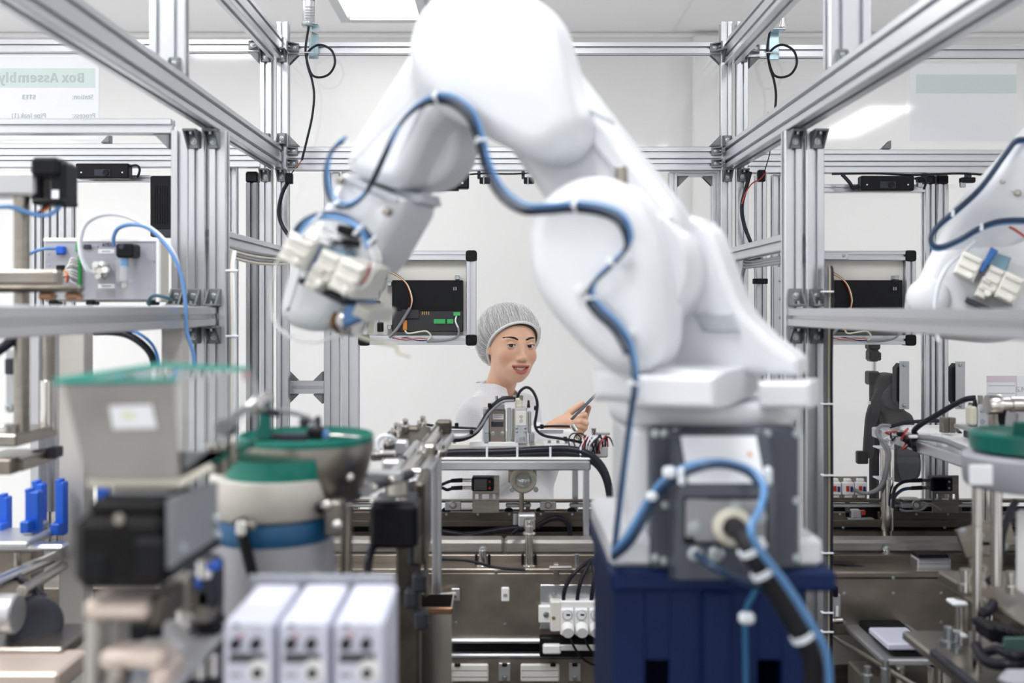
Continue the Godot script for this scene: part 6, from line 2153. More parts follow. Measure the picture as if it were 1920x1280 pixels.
func _left_line() -> void:
	# lift with a dark steel guide rod at the far left
	var d := 1.55
	var li := thing("lift_unit", "steel lift unit at the left edge with a thick dark guide rod and two plates", "lift", P(40, 900, d))
	pc("guide_rod", li, M.brushed, 41, 815, 41, 352, d, 0.0115, -1.0, 24)
	pb("top_block", li, M.alu_dull, -60, 322, 66, 366, d - 0.02, 0.06, 0.004)
	pb("middle_bar", li, M.brushed, -60, 505, 105, 535, d - 0.04, 0.03, 0.004)
	pb("lower_bar", li, M.dark_steel, -60, 534, 150, 548, d - 0.045, 0.02, 0.004)
	for q in [[70, 552], [120, 552]]: pb("foot_block", li, M.copper, q[0], 548, q[0] + 28, 562, d - 0.04, 0.02, 0.003)
	pc("bush", li, M.steel, 92, 806, 92, 712, d + 0.08, 0.0135)
	pc("bush", li, M.steel, 10, 822, 10, 795, d - 0.02, 0.016)
	pc("bush_rod", li, M.brushed, 92, 712, 92, 620, d + 0.08, 0.009)
	for q in [[815, 838, 1.5], [862, 884, 1.52]]:
		var g := G.new()
		var a := P(-60, q[1], q[2])
		g.box(Vector3(a.x, a.y, -1.64), Vector3(P(108, 0, 1.64).x, a.y + 0.018, -q[2]), 0.002)
		obj("plate", g, M.brushed, li)
	pb("spacer", li, M.charcoal, 58, 845, 76, 868, 1.6, 0.03)
	pb("spacer", li, M.charcoal, 84, 840, 104, 860, 1.6, 0.03)
	pb("spacer", li, M.stain, -10, 862, 20, 890, 1.5, 0.03)
	pb("column", li, M.alu_dull, 56, 600, 74, 1004, 1.88, 0.03, 0.002)
	pb("column", li, M.alu, 82, 600, 102, 960, 1.92, 0.03, 0.002)
	var hb := pb("hanger_bracket", li, M.alu_cast, 11, 655, 30, 773, d + 0.1, 0.006, 0.001)
	screw(hb, 20, 764, d + 0.1, 0.006)
	pb("sensor_block", hb, M.charcoal, 8, 672, 24, 702, d + 0.08, 0.02, 0.002)
	pc("stand", li, M.brushed, -40, 1300, -40, 884, 1.6, 0.012)
	pb("base_plate", li, M.alu_dull, -80, 1296, 100, 1310, 1.58, 0.14, 0.002)
	pb("pedestal", li, M.alu_dull, -40, 1310, 90, 2600, 1.66, 0.08, 0.002)
	stube("cable_bundle", M.black_hose, [-20, 668, d - 0.02, 0, 655, d - 0.02, 20, 640, d - 0.01, 36, 622, d, 42, 600, d + 0.03], 0.008, "thick black cable at the left edge crossing the dark guide rod")
	stube("air_tube", M.blue_hose, [-10, 388, d - 0.03, 20, 388, d - 0.03, 50, 398, d - 0.025, 80, 404, d - 0.02, 104, 396, d - 0.02, 116, 378, d - 0.015], 0.0034, "light blue tube in front of the dark guide rod at the left edge", "tube")
	var ma := thing("magnetic_switch", "black switch block with a small white label beside the top of the guide rod", "switch", P(88, 383, d))
	pb("back_block", ma, M.black, 57, 330, 80, 376, d - 0.01, 0.03, 0.003)
	pb("body", ma, M.black, 56, 294, 108, 330, d - 0.04, 0.05, 0.005)
	pb("front", ma, M.black, 92, 300, 122, 383, d - 0.03, 0.05, 0.006)
	pb("foot", ma, M.black, 58, 372, 122, 383, d - 0.03, 0.05, 0.003)
	pb("label", ma, M.paper, 97, 356, 110, 372, d - 0.0306, 0.0006, 0.0)
	for k in 3: ptube("wire", ma, [M.black_hose, M.red, M.orange][k], [84 + k * 5, 382, d - 0.01, 80 + k * 4, 393, d - 0.02, 66, 400, d - 0.015], 0.0016)
	# carrier plate with blue nests
	var k := 1.75
	var pl := thing("carrier_plate", "flat silver carrier plate at the left edge below the lift, with bolted bars", "plate", P(30, 1028, k))
	var g2 := G.new()
	var a := P(-200, 1016, k)
	g2.box(Vector3(a.x, a.y - 0.012, -1.87), Vector3(P(110, 0, 1.87).x, a.y, -k), 0.003)
	obj("plate", g2, M.alu_dull, pl)
	pb("front_rail", pl, M.alu, -160, 1022, 118, 1034, k + 0.002, 0.03, 0.004)
	for q in [[-60, 90, 940, 1.84], [40, 150, 975, 1.8]]:
		g2 = G.new()
		g2.box(Vector3(P(q[0], 0, q[3]).x, a.y, -1.87), Vector3(P(q[0] + 20, 0, q[3]).x, a.y + 0.014, -q[3]), 0.003)
		obj("bar", g2, M.alu, pl)
	pc("stud", pl, M.brushed, 33, 1062, 33, 1034, k + 0.02, 0.006)
	pb("support", pl, M.stain, -100, 1034, 60, 1300, k + 0.12, 0.05)
	pb("support_foot", pl, M.stain, -100, 1300, 60, 2300, k + 0.12, 0.05)
	for q in [[40, 72, 922, 1000, 1.76, "L-shaped blue plastic nest standing nearest on the carrier plate"], [53, 80, 907, 1004, 1.86, "blue plastic nest behind the nearest one on the carrier plate"], [97, 120, 904, 1004, 1.86, "blue plastic nest half hidden by the left beige column"], [-10, 14, 932, 1004, 1.86, "blue plastic nest at the very left edge"], [176, 202, 908, 1016, 1.84, "blue plastic nest between the beige column and the black feeder motor"]]:
		var n := thing("blue_nest", q[5], "nest", P((q[0] + q[1]) / 2.0, q[3], q[4] + 0.01), "blue plastic nests on the carrier plate")
		pb("upright", n, M.blue, q[0] + 6, q[2], q[1], q[3], q[4], 0.02, 0.002)
		pb("foot", n, M.blue, q[0] - 4, q[3] - 22, q[0] + 14, q[3], q[4] - 0.02, 0.04, 0.002)
		pb("lip", n, M.blue, q[0] + 6, q[2] - 5, q[0] + 16, q[2] + 2, q[4], 0.02, 0.001)
	# drive under the plate
	var dr := thing("gear_drive", "grey cylinder drive with a black pulley below the carrier plate at the lower left", "drive", P(40, 1215, 1.5))
	g2 = G.new()
	g2.cyl(P(-60, 1150, 1.5), P(34, 1150, 1.5), 0.029, -1.0, 26, 0.003)
	obj("cylinder", g2, M.alu_dull, dr)
	g2 = G.new()
	g2.lathe(P(60, 1165, 1.56), Vector3(0.55, 0.1, 0.8), [Vector2(0, 0), Vector2(0.038, 0), Vector2(0.04, 0.004), Vector2(0.04, 0.03), Vector2(0.03, 0.034), Vector2(0.022, 0.03), Vector2(0, 0.03)], 28)
	obj("pulley", g2, M.charcoal, dr)
	g2 = G.new()
	g2.cyl(P(-20, 1100, 1.5), P(112, 1040, 1.9), 0.011, -1.0, 16, 0.001)
	obj("rod", g2, M.steel, dr)
	g2 = G.new()
	g2.cyl(P(40, 1110, 1.52), P(118, 1060, 1.85), 0.009, -1.0, 16, 0.001)
	obj("rod", g2, M.brushed, dr)
	pb("base", dr, M.brushed, -80, 1215, 116, 1240, 1.48, 0.12, 0.003)
	pb("lower_block", dr, M.pinkalu, -80, 1262, 108, 1300, 1.4, 0.1, 0.004)
	pb("stand", dr, M.stain, -60, 1238, 90, 2500, 1.52, 0.06)
	for q in [[70, 1130], [88, 1150], [96, 1185]]:
		g2 = G.new()
		g2.boxc(P(q[0], q[1], 1.6), Vector3(0.02, 0.03, 0.03), 0.005)
		obj("housing", g2, M.black, dr)
	ptube("belt_cable", dr, M.black_hose, [36, 1066, 1.72, 38, 1085, 1.6, 60, 1100, 1.58, 82, 1130, 1.56, 86, 1180, 1.56], 0.006)
	# cabinet of the left cell
	var cab := thing("machine_cabinet", "stainless cabinet of the left cell, behind the gear drive", "cabinet", Vector3(-1.0, 0, -2.4))
	g2 = G.new()
	g2.box(Vector3(-1.7, 0, -2.6), Vector3(-0.7, EYE - 0.6, -2.2), 0.003)
	obj("body", g2, M.stain, cab)

func _hopper() -> void:
	var d := 0.86
	var steel2 := noisy(mat("ffffff", 0.3, 0.7), "858280", "9c9896", Vector3(3, 3, 3), 0.01, 12)
	var ho := thing("parts_hopper", "blurred stainless hopper with green-edged clear lid and a white label, front left", "hopper", P(240, 935, d))
	# front sheet, tapering downwards, and the side it shares with the clear panel
	var tl := P(118, 716, d); var tr := P(324, 712, d); var br := P(338, 896, d); var bl := P(162, 896, d)
	var back := Vector3(0, 0, -0.16)
	var g := G.new()
	var th := Vector3(0, 0, -0.002)
	g.quad(bl, br, tr, tl)
	g.quad(tl + th, tr + th, br + th, bl + th)
	g.quad(tl, tr, tr + th, tl + th); g.quad(br, bl, bl + th, br + th); g.quad(bl, tl, tl + th, bl + th); g.quad(tr, br, br + th, tr + th)
	obj("front_sheet", g, steel2, ho)
	g = G.new()
	var lo := bl + back + Vector3(0.01, 0, 0)
	var lt := tl + back
	g.quad(lo, bl + th, tl + th, lt)
	g.quad(lt, tl + th, bl + th, lo)
	obj("left_sheet", g, steel2, ho)
	var rb := br + back
	g = G.new()
	g.quad(br, rb, lo, bl)
	g.quad(bl, lo, rb, br)
	obj("bottom_sheet", g, steel2, ho)
	g = G.new()
	var c := P(248, 783, d - 0.002)
	g.prism(PackedVector2Array([Vector2(-0.016, -0.0095), Vector2(0.0205, -0.0085), Vector2(0.0165, 0.011), Vector2(-0.0195, 0.01)]), c, Vector3.RIGHT, Vector3.UP, 0.0008)
	var lb := obj("label", g, M.paper, ho)
	g = G.new()
	g.boxc(c + Vector3(-0.003, 0.002, 0.0004), Vector3(0.01, 0.006, 0.0004))
	obj("print", g, mat("dfe3c4", 0.6), lb)
	# clear cover: lid and the panel standing out to the right
	var a0 := P(104, 714, d - 0.005); var a1 := P(300, 684, 0.99); var a2 := P(468, 692, 0.99); var a3 := P(332, 712, d)
	g = G.new()
	g.quad(a0, a3, a2, a1)
	g.quad(a1, a2, a3, a0)
	var ly := obj("clear_lid", g, M.acryl, ho)
	g = G.new()
	g.tube([a0, a1], 0.0026, 6, 1)
	g.tube([a1, a2], 0.0026, 6, 1)
	g.tube([a0 + Vector3(0, -0.001, 0), a3], 0.0026, 6, 1)
	obj("green_edge", g, M.acryl_edge, ly)
	g = G.new()
	var p0 := a3; var p1 := a2; var p2 := P(500, 752, 1.0); var p3 := P(345, 884, d)
	for q in [[p0, p3, p2, p1], [p1, p2, p3, p0]]: g.quad(q[0], q[1], q[2], q[3])
	var cp := obj("clear_panel", g, M.acryl, ho)
	g = G.new()
	g.boxc(P(462, 704, 0.985), Vector3(0.006, 0.009, 0.002), 0.0)
	obj("red_sticker", g, mat("b77a80", 0.5), cp)
	# base flange and feeder trough
	pb("flange", ho, M.cream, 160, 897, 345, 916, d + 0.0, 0.09, 0.003)
	pb("neck", ho, M.alu_dull, 205, 914, 318, 940, d + 0.006, 0.06, 0.003)
	# vibrating feeder: black motor and grey trough
	var mo := thing("feeder_motor", "large blurred black feeder motor under the hopper, front left", "motor", P(215, 1112, d))
	pb("body", mo, M.motor_black, 132, 968, 312, 1108, d - 0.03, 0.09, 0.009)
	pb("head", mo, M.motor_black, 160, 938, 312, 972, d - 0.022, 0.08, 0.006)
	pb("recess", mo, M.black_soft, 158, 1040, 200, 1096, d - 0.032, 0.004, 0.003)
	pdisc("bolt", mo, M.brushed, 222, 974, d - 0.03, 0.0045, 0.004)
	pb("terminal_box", mo, M.black, 245, 1010, 308, 1090, d - 0.036, 0.01, 0.004)
	var ft := thing("feeder_trough", "blurred pale grey feeder trough panel right of the black feeder motor", "trough", P(360, 1070, 0.9))
	g = G.new()
	var poly := PackedVector2Array()
	for q in [[0.83, 938, 1066], [1.02, 905, 1010]]: pass
	g.prism(PackedVector2Array([Vector2(-0.83, P(0, 934, 0.83).y), Vector2(-0.83, P(0, 1066, 0.83).y), Vector2(-0.965, P(0, 1010, 0.965).y), Vector2(-0.965, P(0, 902, 0.965).y)]), Vector3(P(312, 0, 0.83).x, 0, 0), Vector3(0, 0, 1), Vector3.UP, 0.004, 0.0005)
	obj("panel", g, mat("85898e", 0.4), ft)
	g = G.new()
	g.tube([P(316, 1074, 0.83), P(404, 1016, 0.965)], 0.0055, 8, 1)
	obj("edge_bar", g, M.black, ft)
	for q in [[396, 975, 0.955], [330, 1028, 0.86], [398, 1004, 0.96]]:
		g = G.new()
		g.ball(P(q[0], q[1], q[2]) + Vector3(0.004, 0, 0), Vector3(0.005, 0.005, 0.003), 12, 8)
		obj("bolt", g, M.zinc, ft)
	# its stand
	var st := thing("feeder_stand", "blurred stand of pinkish aluminium blocks below the black feeder motor", "stand", P(225, 1300, d))
	pb("top_bar", st, M.pinkalu, 155, 1126, 275, 1164, d - 0.02, 0.04, 0.004)
	pb("side_bar", st, M.dark_steel, 275, 1118, 306, 1180, d - 0.01, 0.06, 0.004)
	pb("upright", st, M.beige, 157, 1164, 180, 1300, d - 0.02, 0.03, 0.003)
	pb("inner_upright", st, M.beige, 204, 1164, 222, 1230, d + 0.01, 0.03, 0.003)
	pb("lower_bar", st, M.pinkalu, 184, 1222, 304, 1258, d - 0.03, 0.03, 0.004)
	pb("lower_upright", st, M.pinkalu, 275, 1258, 312, 1300, d - 0.03, 0.05, 0.004)
	pb("clamp", st, M.brushed, 196, 1256, 226, 1300, d - 0.04, 0.03, 0.004)
	pb("base", st, M.alu_dull, 150, 1300, 320, 1322, d - 0.04, 0.2, 0.004)
	pb("leg", st, M.alu_dull, 170, 1322, 300, 4100, d, 0.06, 0.002)
	pb("back_plate", st, M.dark_steel, 300, 1090, 412, 1300, 1.03, 0.01, 0.002)
	pb("dark_plate", st, M.black_soft, 182, 1170, 300, 1300, d + 0.1, 0.01, 0.002)
	for k in 2: stube("air_tube", mat("1f8fd0", 0.35), [238 + k * 26, 1296, d - 0.01, 246 + k * 22, 1270, d, 262 + k * 14, 1254, d + 0.03], 0.0026, "short bright blue tube below the pinkish stand, %s one" % ["left", "right"][k], "tube", "blue tubes below the stand")
	# cluster of fittings between the stand and the bowl
	var fc := thing("fitting_cluster", "blurred cluster of chrome fittings and dark clamps between the feeder stand and the bowl base", "fittings", P(370, 1300, 0.98))
	for q in [[352, 1108, 0.022, 0.034, "brushed"], [392, 1090, 0.024, 0.05, "charcoal"], [356, 1150, 0.02, 0.02, "steel"], [360, 1200, 0.016, 0.02, "steel"], [388, 1130, 0.02, 0.04, "brushed"], [396, 1170, 0.028, 0.016, "black"], [384, 1240, 0.02, 0.04, "charcoal"], [340, 1240, 0.024, 0.05, "charcoal"], [394, 1012, 0.012, 0.022, "steel"]]:
		g = G.new()
		g.boxc(P(q[0], q[1], 0.98), Vector3(q[2], q[3], 0.03), 0.006)
		obj("clamp", g, M[q[4]], fc)
	for q in [[384, 1082, 384, 1050, 0.0075], [376, 1270, 376, 1220, 0.0065], [402, 1266, 402, 1225, 0.0055]]: pc("fitting", fc, M.steel, q[0], q[1], q[2], q[3], 0.95, q[4])
	pc("blue_sleeve", fc, M.blue, 397, 1066, 397, 1052, 0.95, 0.008)
	pc("blue_sleeve", fc, M.blue, 372, 1100, 372, 1076, 0.95, 0.003)
	pb("column", fc, M.charcoal, 345, 1060, 405, 4000, 1.0, 0.03, 0.003)

func _bowl() -> void:
	var d := 1.22
	var o := P(512, 0, d)
	var bo := thing("bowl_feeder", "vibrating bowl feeder with a teal green lined bowl, blue band and grey base", "bowl feeder", Vector3(o.x, BED, -d))

	var g := G.new()
	var y0 := P(0, 1140, d).y
	var y1 := P(0, 1004, d).y
	var y2 := P(0, 962, d).y
	var y3 := P(0, 888, d).y
	var y4 := P(0, 858, d).y
	var y5 := P(0, 826, d).y
	var base := Vector3(o.x, 0, -d)
	g.lathe(base, Vector3.UP, [Vector2(0, BED), Vector2(0.082, BED), Vector2(0.08, y0), Vector2(0.071, y1), Vector2(0, y1)], 40)
	obj("base", g, M.grey, bo)
	g = G.new()
	g.lathe(base, Vector3.UP, [Vector2(0.06, y1 - 0.002), Vector2(0.0705, y1), Vector2(0.072, y1 + 0.004), Vector2(0.072, y2 - 0.004), Vector2(0.07, y2), Vector2(0, y2)], 40)
	obj("blue_band", g, M.blueband, bo)
	g = G.new()
	g.lathe(base, Vector3.UP, [Vector2(0, y2 + 0.002), Vector2(0.072, y2 + 0.002), Vector2(0.0735, y2 + 0.004), Vector2(0.0735, y3 - 0.003), Vector2(0.072, y3), Vector2(0, y3)], 40)
	obj("drum", g, mat("c6c2ba", 0.45), bo)
	# inner bowl and the wide outer bowl, both lined with green
	g = G.new()
	var c1 := base + Vector3(0.01, 0, 0.0)
	g.lathe(c1, Vector3.UP, [Vector2(0, y3 - 0.006), Vector2(0.064, y3 - 0.006), Vector2(0.068, y4 + 0.002), Vector2(0.068, y4 + 0.004), Vector2(0.0655, y4 + 0.003), Vector2(0.058, y3 + 0.006), Vector2(0.0, y3 + 0.003)], 44)
	obj("inner_bowl", g, M.teal, bo)
	g = G.new()
	var c2 := base + Vector3(0.034, 0, -0.03)
	g.lathe(c2, Vector3.UP, [Vector2(0.066, y3 + 0.002), Vector2(0.08, y5 - 0.012), Vector2(0.0815, y5 + 0.004), Vector2(0.0795, y5 + 0.005), Vector2(0.078, y5 - 0.012), Vector2(0.064, y3 + 0.004), Vector2(0, y3 + 0.002)], 44)
	obj("outer_bowl", g, M.teal, bo)
	g = G.new()
	g.lathe(c2, Vector3.UP, [Vector2(0.06, y3 - 0.03), Vector2(0.07, y3 - 0.02), Vector2(0.082, y5 - 0.014), Vector2(0.082, y5 - 0.004), Vector2(0.081, y5 - 0.005)], 44)
	obj("outer_shell", g, M.brushed, bo)
	g = G.new()
	var arc := []
	for i in 12:
		var a := deg_to_rad(160 - i * 14)
		arc.append(c2 + Vector3(cos(a) * 0.072, y5 - 0.006, -sin(a) * 0.072))
	g.tube(arc, 0.003, 6, 2)
	obj("track", g, M.steel, bo)
	g = G.new()
	g.box(P(500, 836, 1.19), P(576, 812, 1.185), 0.002)
	obj("track_guard", g, M.charcoal, bo)
	g = G.new()
	g.prism(PackedVector2Array([Vector2(-0.01, -0.006), Vector2(0.01, -0.006), Vector2(0.008, 0.04), Vector2(0.003, 0.04)]), P(492, 814, 1.18), Vector3.RIGHT, Vector3.UP, 0.006, 0.001)
	obj("green_guide", g, M.teal_dark, bo)
	# strap over the band
	var sp := thing("strap_clamp", "black strap clamp with a metal buckle on the side of the bowl feeder", "clamp", P(455, 1100, 1.13))
	g = G.new()
	g.tube([P(448, 972, 1.14), P(462, 1030, 1.138), P(478, 1100, 1.135), P(486, 1180, 1.13)], 0.0068, 6, 4)
	obj("strap", g, M.black, sp)
	g = G.new()
	g.boxc(P(452, 990, 1.13), Vector3(0.011, 0.018, 0.008), 0.003)
	obj("buckle", g, M.steel, sp)
	g = G.new()
	g.boxc(P(470, 986, 1.135), Vector3(0.012, 0.01, 0.008), 0.003)
	obj("buckle_lever", g, M.brushed, sp)
	# sensor on its bent arm over the bowl
	var se := thing("bowl_sensor", "small black sensor with a blue end on a bent hose arm over the green bowl", "sensor", P(588, 826, 1.2))
	pb("body", se, M.black, 574, 802, 606, 824, 1.19, 0.02, 0.003)
	pb("blue_end", se, mat("5c86c0", 0.3), 604, 806, 614, 826, 1.188, 0.016, 0.003)
	ptube("arm", se, M.grey_hose, [592, 804, 1.2, 580, 784, 1.2, 555, 775, 1.2, 525, 771, 1.19, 495, 770, 1.18], 0.003)
	pb("hinge", se, M.charcoal, 560, 782, 578, 802, 1.195, 0.012, 0.003)
	pb("hinge", se, M.charcoal, 588, 780, 600, 804, 1.2, 0.012, 0.003)
	pb("holder", se, M.teal_dark, 484, 764, 502, 830, 1.185, 0.01, 0.002)
	var af := thing("air_nozzle", "blurred chrome air nozzle with fittings above the left of the green bowl", "nozzle", P(480, 800, 1.1))
	g = G.new()
	g.lathe(P(470, 768, 1.1), Vector3(0.8, 0.6, 0), [Vector2(0, 0), Vector2(0.008, 0), Vector2(0.01, 0.012), Vector2(0.007, 0.014), Vector2(0.007, 0.026), Vector2(0, 0.028)], 14)
	obj("nozzle", g, M.steel, af)
	g = G.new()
	g.tube([P(420, 800, 1.05), P(440, 780, 1.06), P(470, 766, 1.1), P(520, 775, 1.15)], 0.0045, 8, 4)
	obj("arm", g, M.charcoal, af)
	g = G.new()
	g.boxc(P(425, 800, 1.05), Vector3(0.02, 0.016, 0.02), 0.003)
	obj("block", g, M.black, af)
	for q in [[400, 850, 1.04], [432, 850, 1.06], [415, 868, 1.05]]:
		g = G.new()
		g.boxc(P(q[0], q[1], q[2]), Vector3(0.014, 0.022, 0.02), 0.003)
		obj("carrier", g, M.brushed, af)
	g = G.new()
	g.tube([P(350, 880, 0.98), P(400, 862, 1.03), P(470, 830, 1.1)], 0.006, 8, 3)
	obj("chute", g, M.teal_dark, af)
	# outlet track to the slide unit
	var tr := thing("outlet_track", "dark steel outlet track from the green bowl up to the slanted slide unit", "track", P(690, 940, 1.3))
	g = G.new()
	g.xf = Transform3D(Basis(), Vector3.ZERO)
	g.tube([P(600, 952, 1.16), P(660, 930, 1.25), P(720, 905, 1.36), P(770, 888, 1.46)], 0.007, 8, 3)
	obj("rail", g, M.charcoal, tr)
	for q in [[612, 948, 1.17], [655, 895, 1.22], [681, 886, 1.26], [632, 985, 1.16], [700, 915, 1.3], [735, 900, 1.38]]:
		g = G.new()
		g.ball(P(q[0], q[1], q[2] - 0.015), Vector3(0.006, 0.006, 0.004), 12, 8)
		obj("bolt", g, M.steel, tr)
	g = G.new()
	g.boxc(P(628, 968, 1.18), Vector3(0.02, 0.04, 0.03), 0.003)
	obj("joint", g, M.brushed, tr)
	for q in [[660, 918, 1.27], [720, 893, 1.38]]:
		g = G.new()
		g.boxc(P(q[0], q[1], q[2]), Vector3(0.05, 0.016, 0.02), 0.003)
		obj("clamp", g, M.alu_cast, tr)
	g = G.new()
	g.cyl(Vector3(P(640, 0, 1.3).x, BED, -1.3), P(650, 945, 1.3), 0.008, -1.0, 12)
	obj("stand", g, M.stain, tr)

func _controllers() -> void:
	var d := 0.85
	var st := thing("controller_plate", "pale plate with a row of screws along the back of the three controllers", "plate", P(600, 1300, d + 0.12))
	pb("plate", st, M.greypaint, 464, 1077, 741, 1400, d + 0.117, 0.004, 0.003)
	for x in [476, 522, 550, 572, 618, 640, 668, 712]: screw(st, x, 1084, d + 0.117, 0.003)
	pb("post", st, M.alu_dull, 560, 1400, 640, 3600, d + 0.121, 0.04, 0.002)
	for k in 3:
		var x := 419.0 + k * 103
		var o := thing("controller", ["white feeder controller with black display and knobs, leftmost of the three", "white feeder controller with black display and knobs, middle of the three", "white feeder controller with black display and knobs, rightmost of the three"][k], "controller", P(x + 47, 1420, d + 0.05))
		var b := px(x, 1164, x + 94, 1420, d, 0.114)
		var g := G.new()
		# body with a chamfered top front edge
		var prof := PackedVector2Array([Vector2(-d, b[0].y), Vector2(-d, b[1].y - 0.003), Vector2(-d - 0.003, b[1].y), Vector2(-d - 0.114, b[1].y), Vector2(-d - 0.114, b[0].y)])
		g.box(b[0], b[1], 0.003)
		var bd := obj("body", g, M.lilac, o)
		g = G.new()
		g.box(Vector3(b[0].x + 0.008, b[1].y, -d - 0.095), Vector3(b[1].x - 0.006, b[1].y + 0.0006, -d - 0.05))
		obj("top_label", g, M.paper, bd)
		pb("face", bd, mat("d8daea", 0.45), x + 4, 1170, x + 90, 1410, d - 0.001, 0.001, 0.0)
		for q in [24, 62]:
			var kn := G.new()
			kn.lathe(P(x + q, 1205, d - 0.001), Vector3.BACK, [Vector2(0, 0), Vector2(0.0045, 0), Vector2(0.004, 0.008), Vector2(0.003, 0.009), Vector2(0, 0.009)], 14)
			obj("knob", kn, M.black, bd)
		pb("display", bd, mat("141418", 0.15), x + 10, 1226, x + 78, 1240, d - 0.0025, 0.002, 0.0005)
		pb("display_frame", bd, M.greypaint, x + 8, 1240, x + 80, 1246, d - 0.0016, 0.001, 0.0)
		pb("brand_mark", bd, M.charcoal, x + 18, 1169, x + 30, 1176, d - 0.0014, 0.0006, 0.0)
		pb("print", bd, M.grey, x + 36, 1171, x + 74, 1174, d - 0.0014, 0.0006, 0.0)
		pb("print", bd, mat("c98f9a", 0.6), x + 28, 1186, x + 38, 1196, d - 0.0014, 0.0006, 0.0)
		for q in [[14, 1184, 26], [56, 1184, 72], [14, 1216, 40], [50, 1216, 74]]: pb("print", bd, M.grey, x + q[0], q[1], x + q[2], q[1] + 2, d - 0.0014, 0.0006, 0.0)
		var bk := pdisc("button_plate", bd, M.white, x + 66, 1258, d - 0.004, 0.0095, 0.004, 20)
		pdisc("button", bk, M.black, x + 62, 1264, d - 0.008, 0.004, 0.004, 14)
		pb("print", bd, M.grey, x + 12, 1262, x + 34, 1270, d - 0.0014, 0.0006, 0.0)

func right_cell() -> void:
	# ----- cabinet and conveyor of the right cell -----
	var d := 2.12
	var cab := thing("machine_cabinet", "mottled stainless cabinet with rows of rivets in the right cell", "cabinet", Vector3(1.0, 0, -2.4))
	var pn := pb("front_panel", cab, M.stain, 1562, 1084, 2200, 1190, d, 0.012)
	pb("folded_edge", cab, M.stain, 1562, 1072, 2200, 1084, d - 0.004, 0.4, 0.003)
	for q in [[1583, 1112], [1675, 1112], [1765, 1112], [1584, 1166], [1674, 1166], [1765, 1166], [1675, 1083]]: screw(pn, q[0], q[1], d - (0.004 if q[1] < 1085 else 0.0), 0.0026)
	pb("back_wall", cab, M.stain, 1562, 1072, 2200, 2000, d + 0.4, 0.012)
	pb("lower_deck", cab, M.rail_dark, 1562, 1245, 2200, 1900, d, 0.4)
	pb("inner_strip", cab, M.rail_dark, 1562, 1040, 2200, 1072, d + 0.06, 0.01)
	var g := G.new()
	var k := 2.38
	var cv := thing("conveyor", "dark steel conveyor with a notched side plate crossing the right cell", "conveyor", P(1760, 1013, k))
	pb("top_strip", cv, M.rail_dark, 1558, 937, 2100, 942, k, 0.02, 0.0005)
	var sp := pb("side_plate", cv, M.rail_dark, 1648, 960, 2100, 976, k, 0.01, 0.001)
	pb("side_plate", cv, M.rail_dark, 1558, 960, 1586, 976, k, 0.01, 0.001)
	pb("lower_plate", cv, M.rail_dark, 1558, 975, 2100, 988, k - 0.012, 0.012, 0.001)
	pb("inner_plate", cv, M.black_soft, 1558, 950, 2100, 1002, k + 0.03, 0.01)
	pb("base_plate", cv, M.stain, 1558, 995, 2100, 1013, k + 0.01, 0.02)
	pb("back_plate", cv, M.rail_dark, 1558, 955, 2100, 1013, k + 0.17, 0.01)
	pb("bottom", cv, M.rail_dark, 1558, 1006, 2100, 1013, k + 0.01, 0.17)
	for x in [1575, 1660, 1718, 1777, 1835, 1893]: screw(sp, x, 964, k, 0.0022)
	for x in [1581, 1652, 1662, 1771]: screw(cv, x, 989, k - 0.012, 0.0024)
	for q in [[1562, 1690], [1762, 1860]]: pb("guide_bar", cv, M.alu_cast, q[0], 944, q[1], 951, k + 0.004, 0.012, 0.002)
	for x in [1590, 1680, 1800]: pb("stay", cv, M.rail_dark, x - 4, 941, x + 4, 961, k + 0.008, 0.008)
	for x in [1620, 1760, 1900]: pb("foot", cv, M.alu_dull, x - 6, 1012, x + 6, 1075, k + 0.06, 0.03)
	var rv := thing("valve_insert", "small silver valve with red and white fittings in the notch of the right conveyor", "valve", P(1617, 976, k))
	pb("body", rv, M.alu_dull, 1597, 956, 1616, 972, k + 0.002, 0.02, 0.003)
	pb("red_tap", rv, M.red, 1616, 957, 1624, 966, k + 0.002, 0.012, 0.002)
	pb("base", rv, M.alu_dull, 1590, 972, 1640, 976, k - 0.002, 0.02, 0.001)
	var bl := thing("stopper_unit", "silver stopper block with a round boss and cables on the right conveyor", "stopper", P(1716, 958, k - 0.02))
	pb("block", bl, M.alu, 1690, 942, 1740, 953, k - 0.014, 0.024, 0.002)
	pb("block_top", bl, M.offwhite, 1694, 935, 1726, 938, k - 0.01, 0.03, 0.001)
	pdisc("boss", bl, M.brushed, 1719, 947, k - 0.022, 0.011, 0.008)
	pdisc("core", bl, M.alu_cast, 1719, 947, k - 0.025, 0.0055, 0.004)
	ptube("cable", bl, M.grey_hose, [1686, 954, k - 0.012, 1700, 958, k - 0.018, 1728, 955, k - 0.018, 1742, 944, k - 0.015, 1764, 956, k - 0.012], 0.003)
	var sb := thing("support_beam", "light grey support beam across the right cell below the conveyor", "beam", P(1700, 1040, 2.2))
	pb("beam", sb, M.beam, 1558, 1013, 2000, 1037, 2.2, 0.05, 0.006)
	var pi := thing("pillar", "short steel pillar with white collar under the right cell's support beam", "pillar", P(1662, 1072, 2.19))
	pc("rod", pi, M.steel, 1662, 1072, 1662, 1030, 2.19, 0.0075)
	pc("collar", pi, M.white, 1662, 1062, 1662, 1056, 2.19, 0.0125)
	screw(pi, 1662, 1029, 2.195, 0.006)
	var sm := thing("servo_block", "silver ribbed motor block on the cabinet edge of the right cell", "motor", P(1752, 1074, 2.14))
	pb("body", sm, M.alu, 1721, 1048, 1784, 1073, 2.14, 0.05, 0.003)
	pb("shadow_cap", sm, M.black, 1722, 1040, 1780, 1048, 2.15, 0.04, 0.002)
	for y in [1056, 1064]: pb("groove", sm, M.grey, 1722, y, 1783, y + 1.5, 2.1396, 0.001, 0.0)
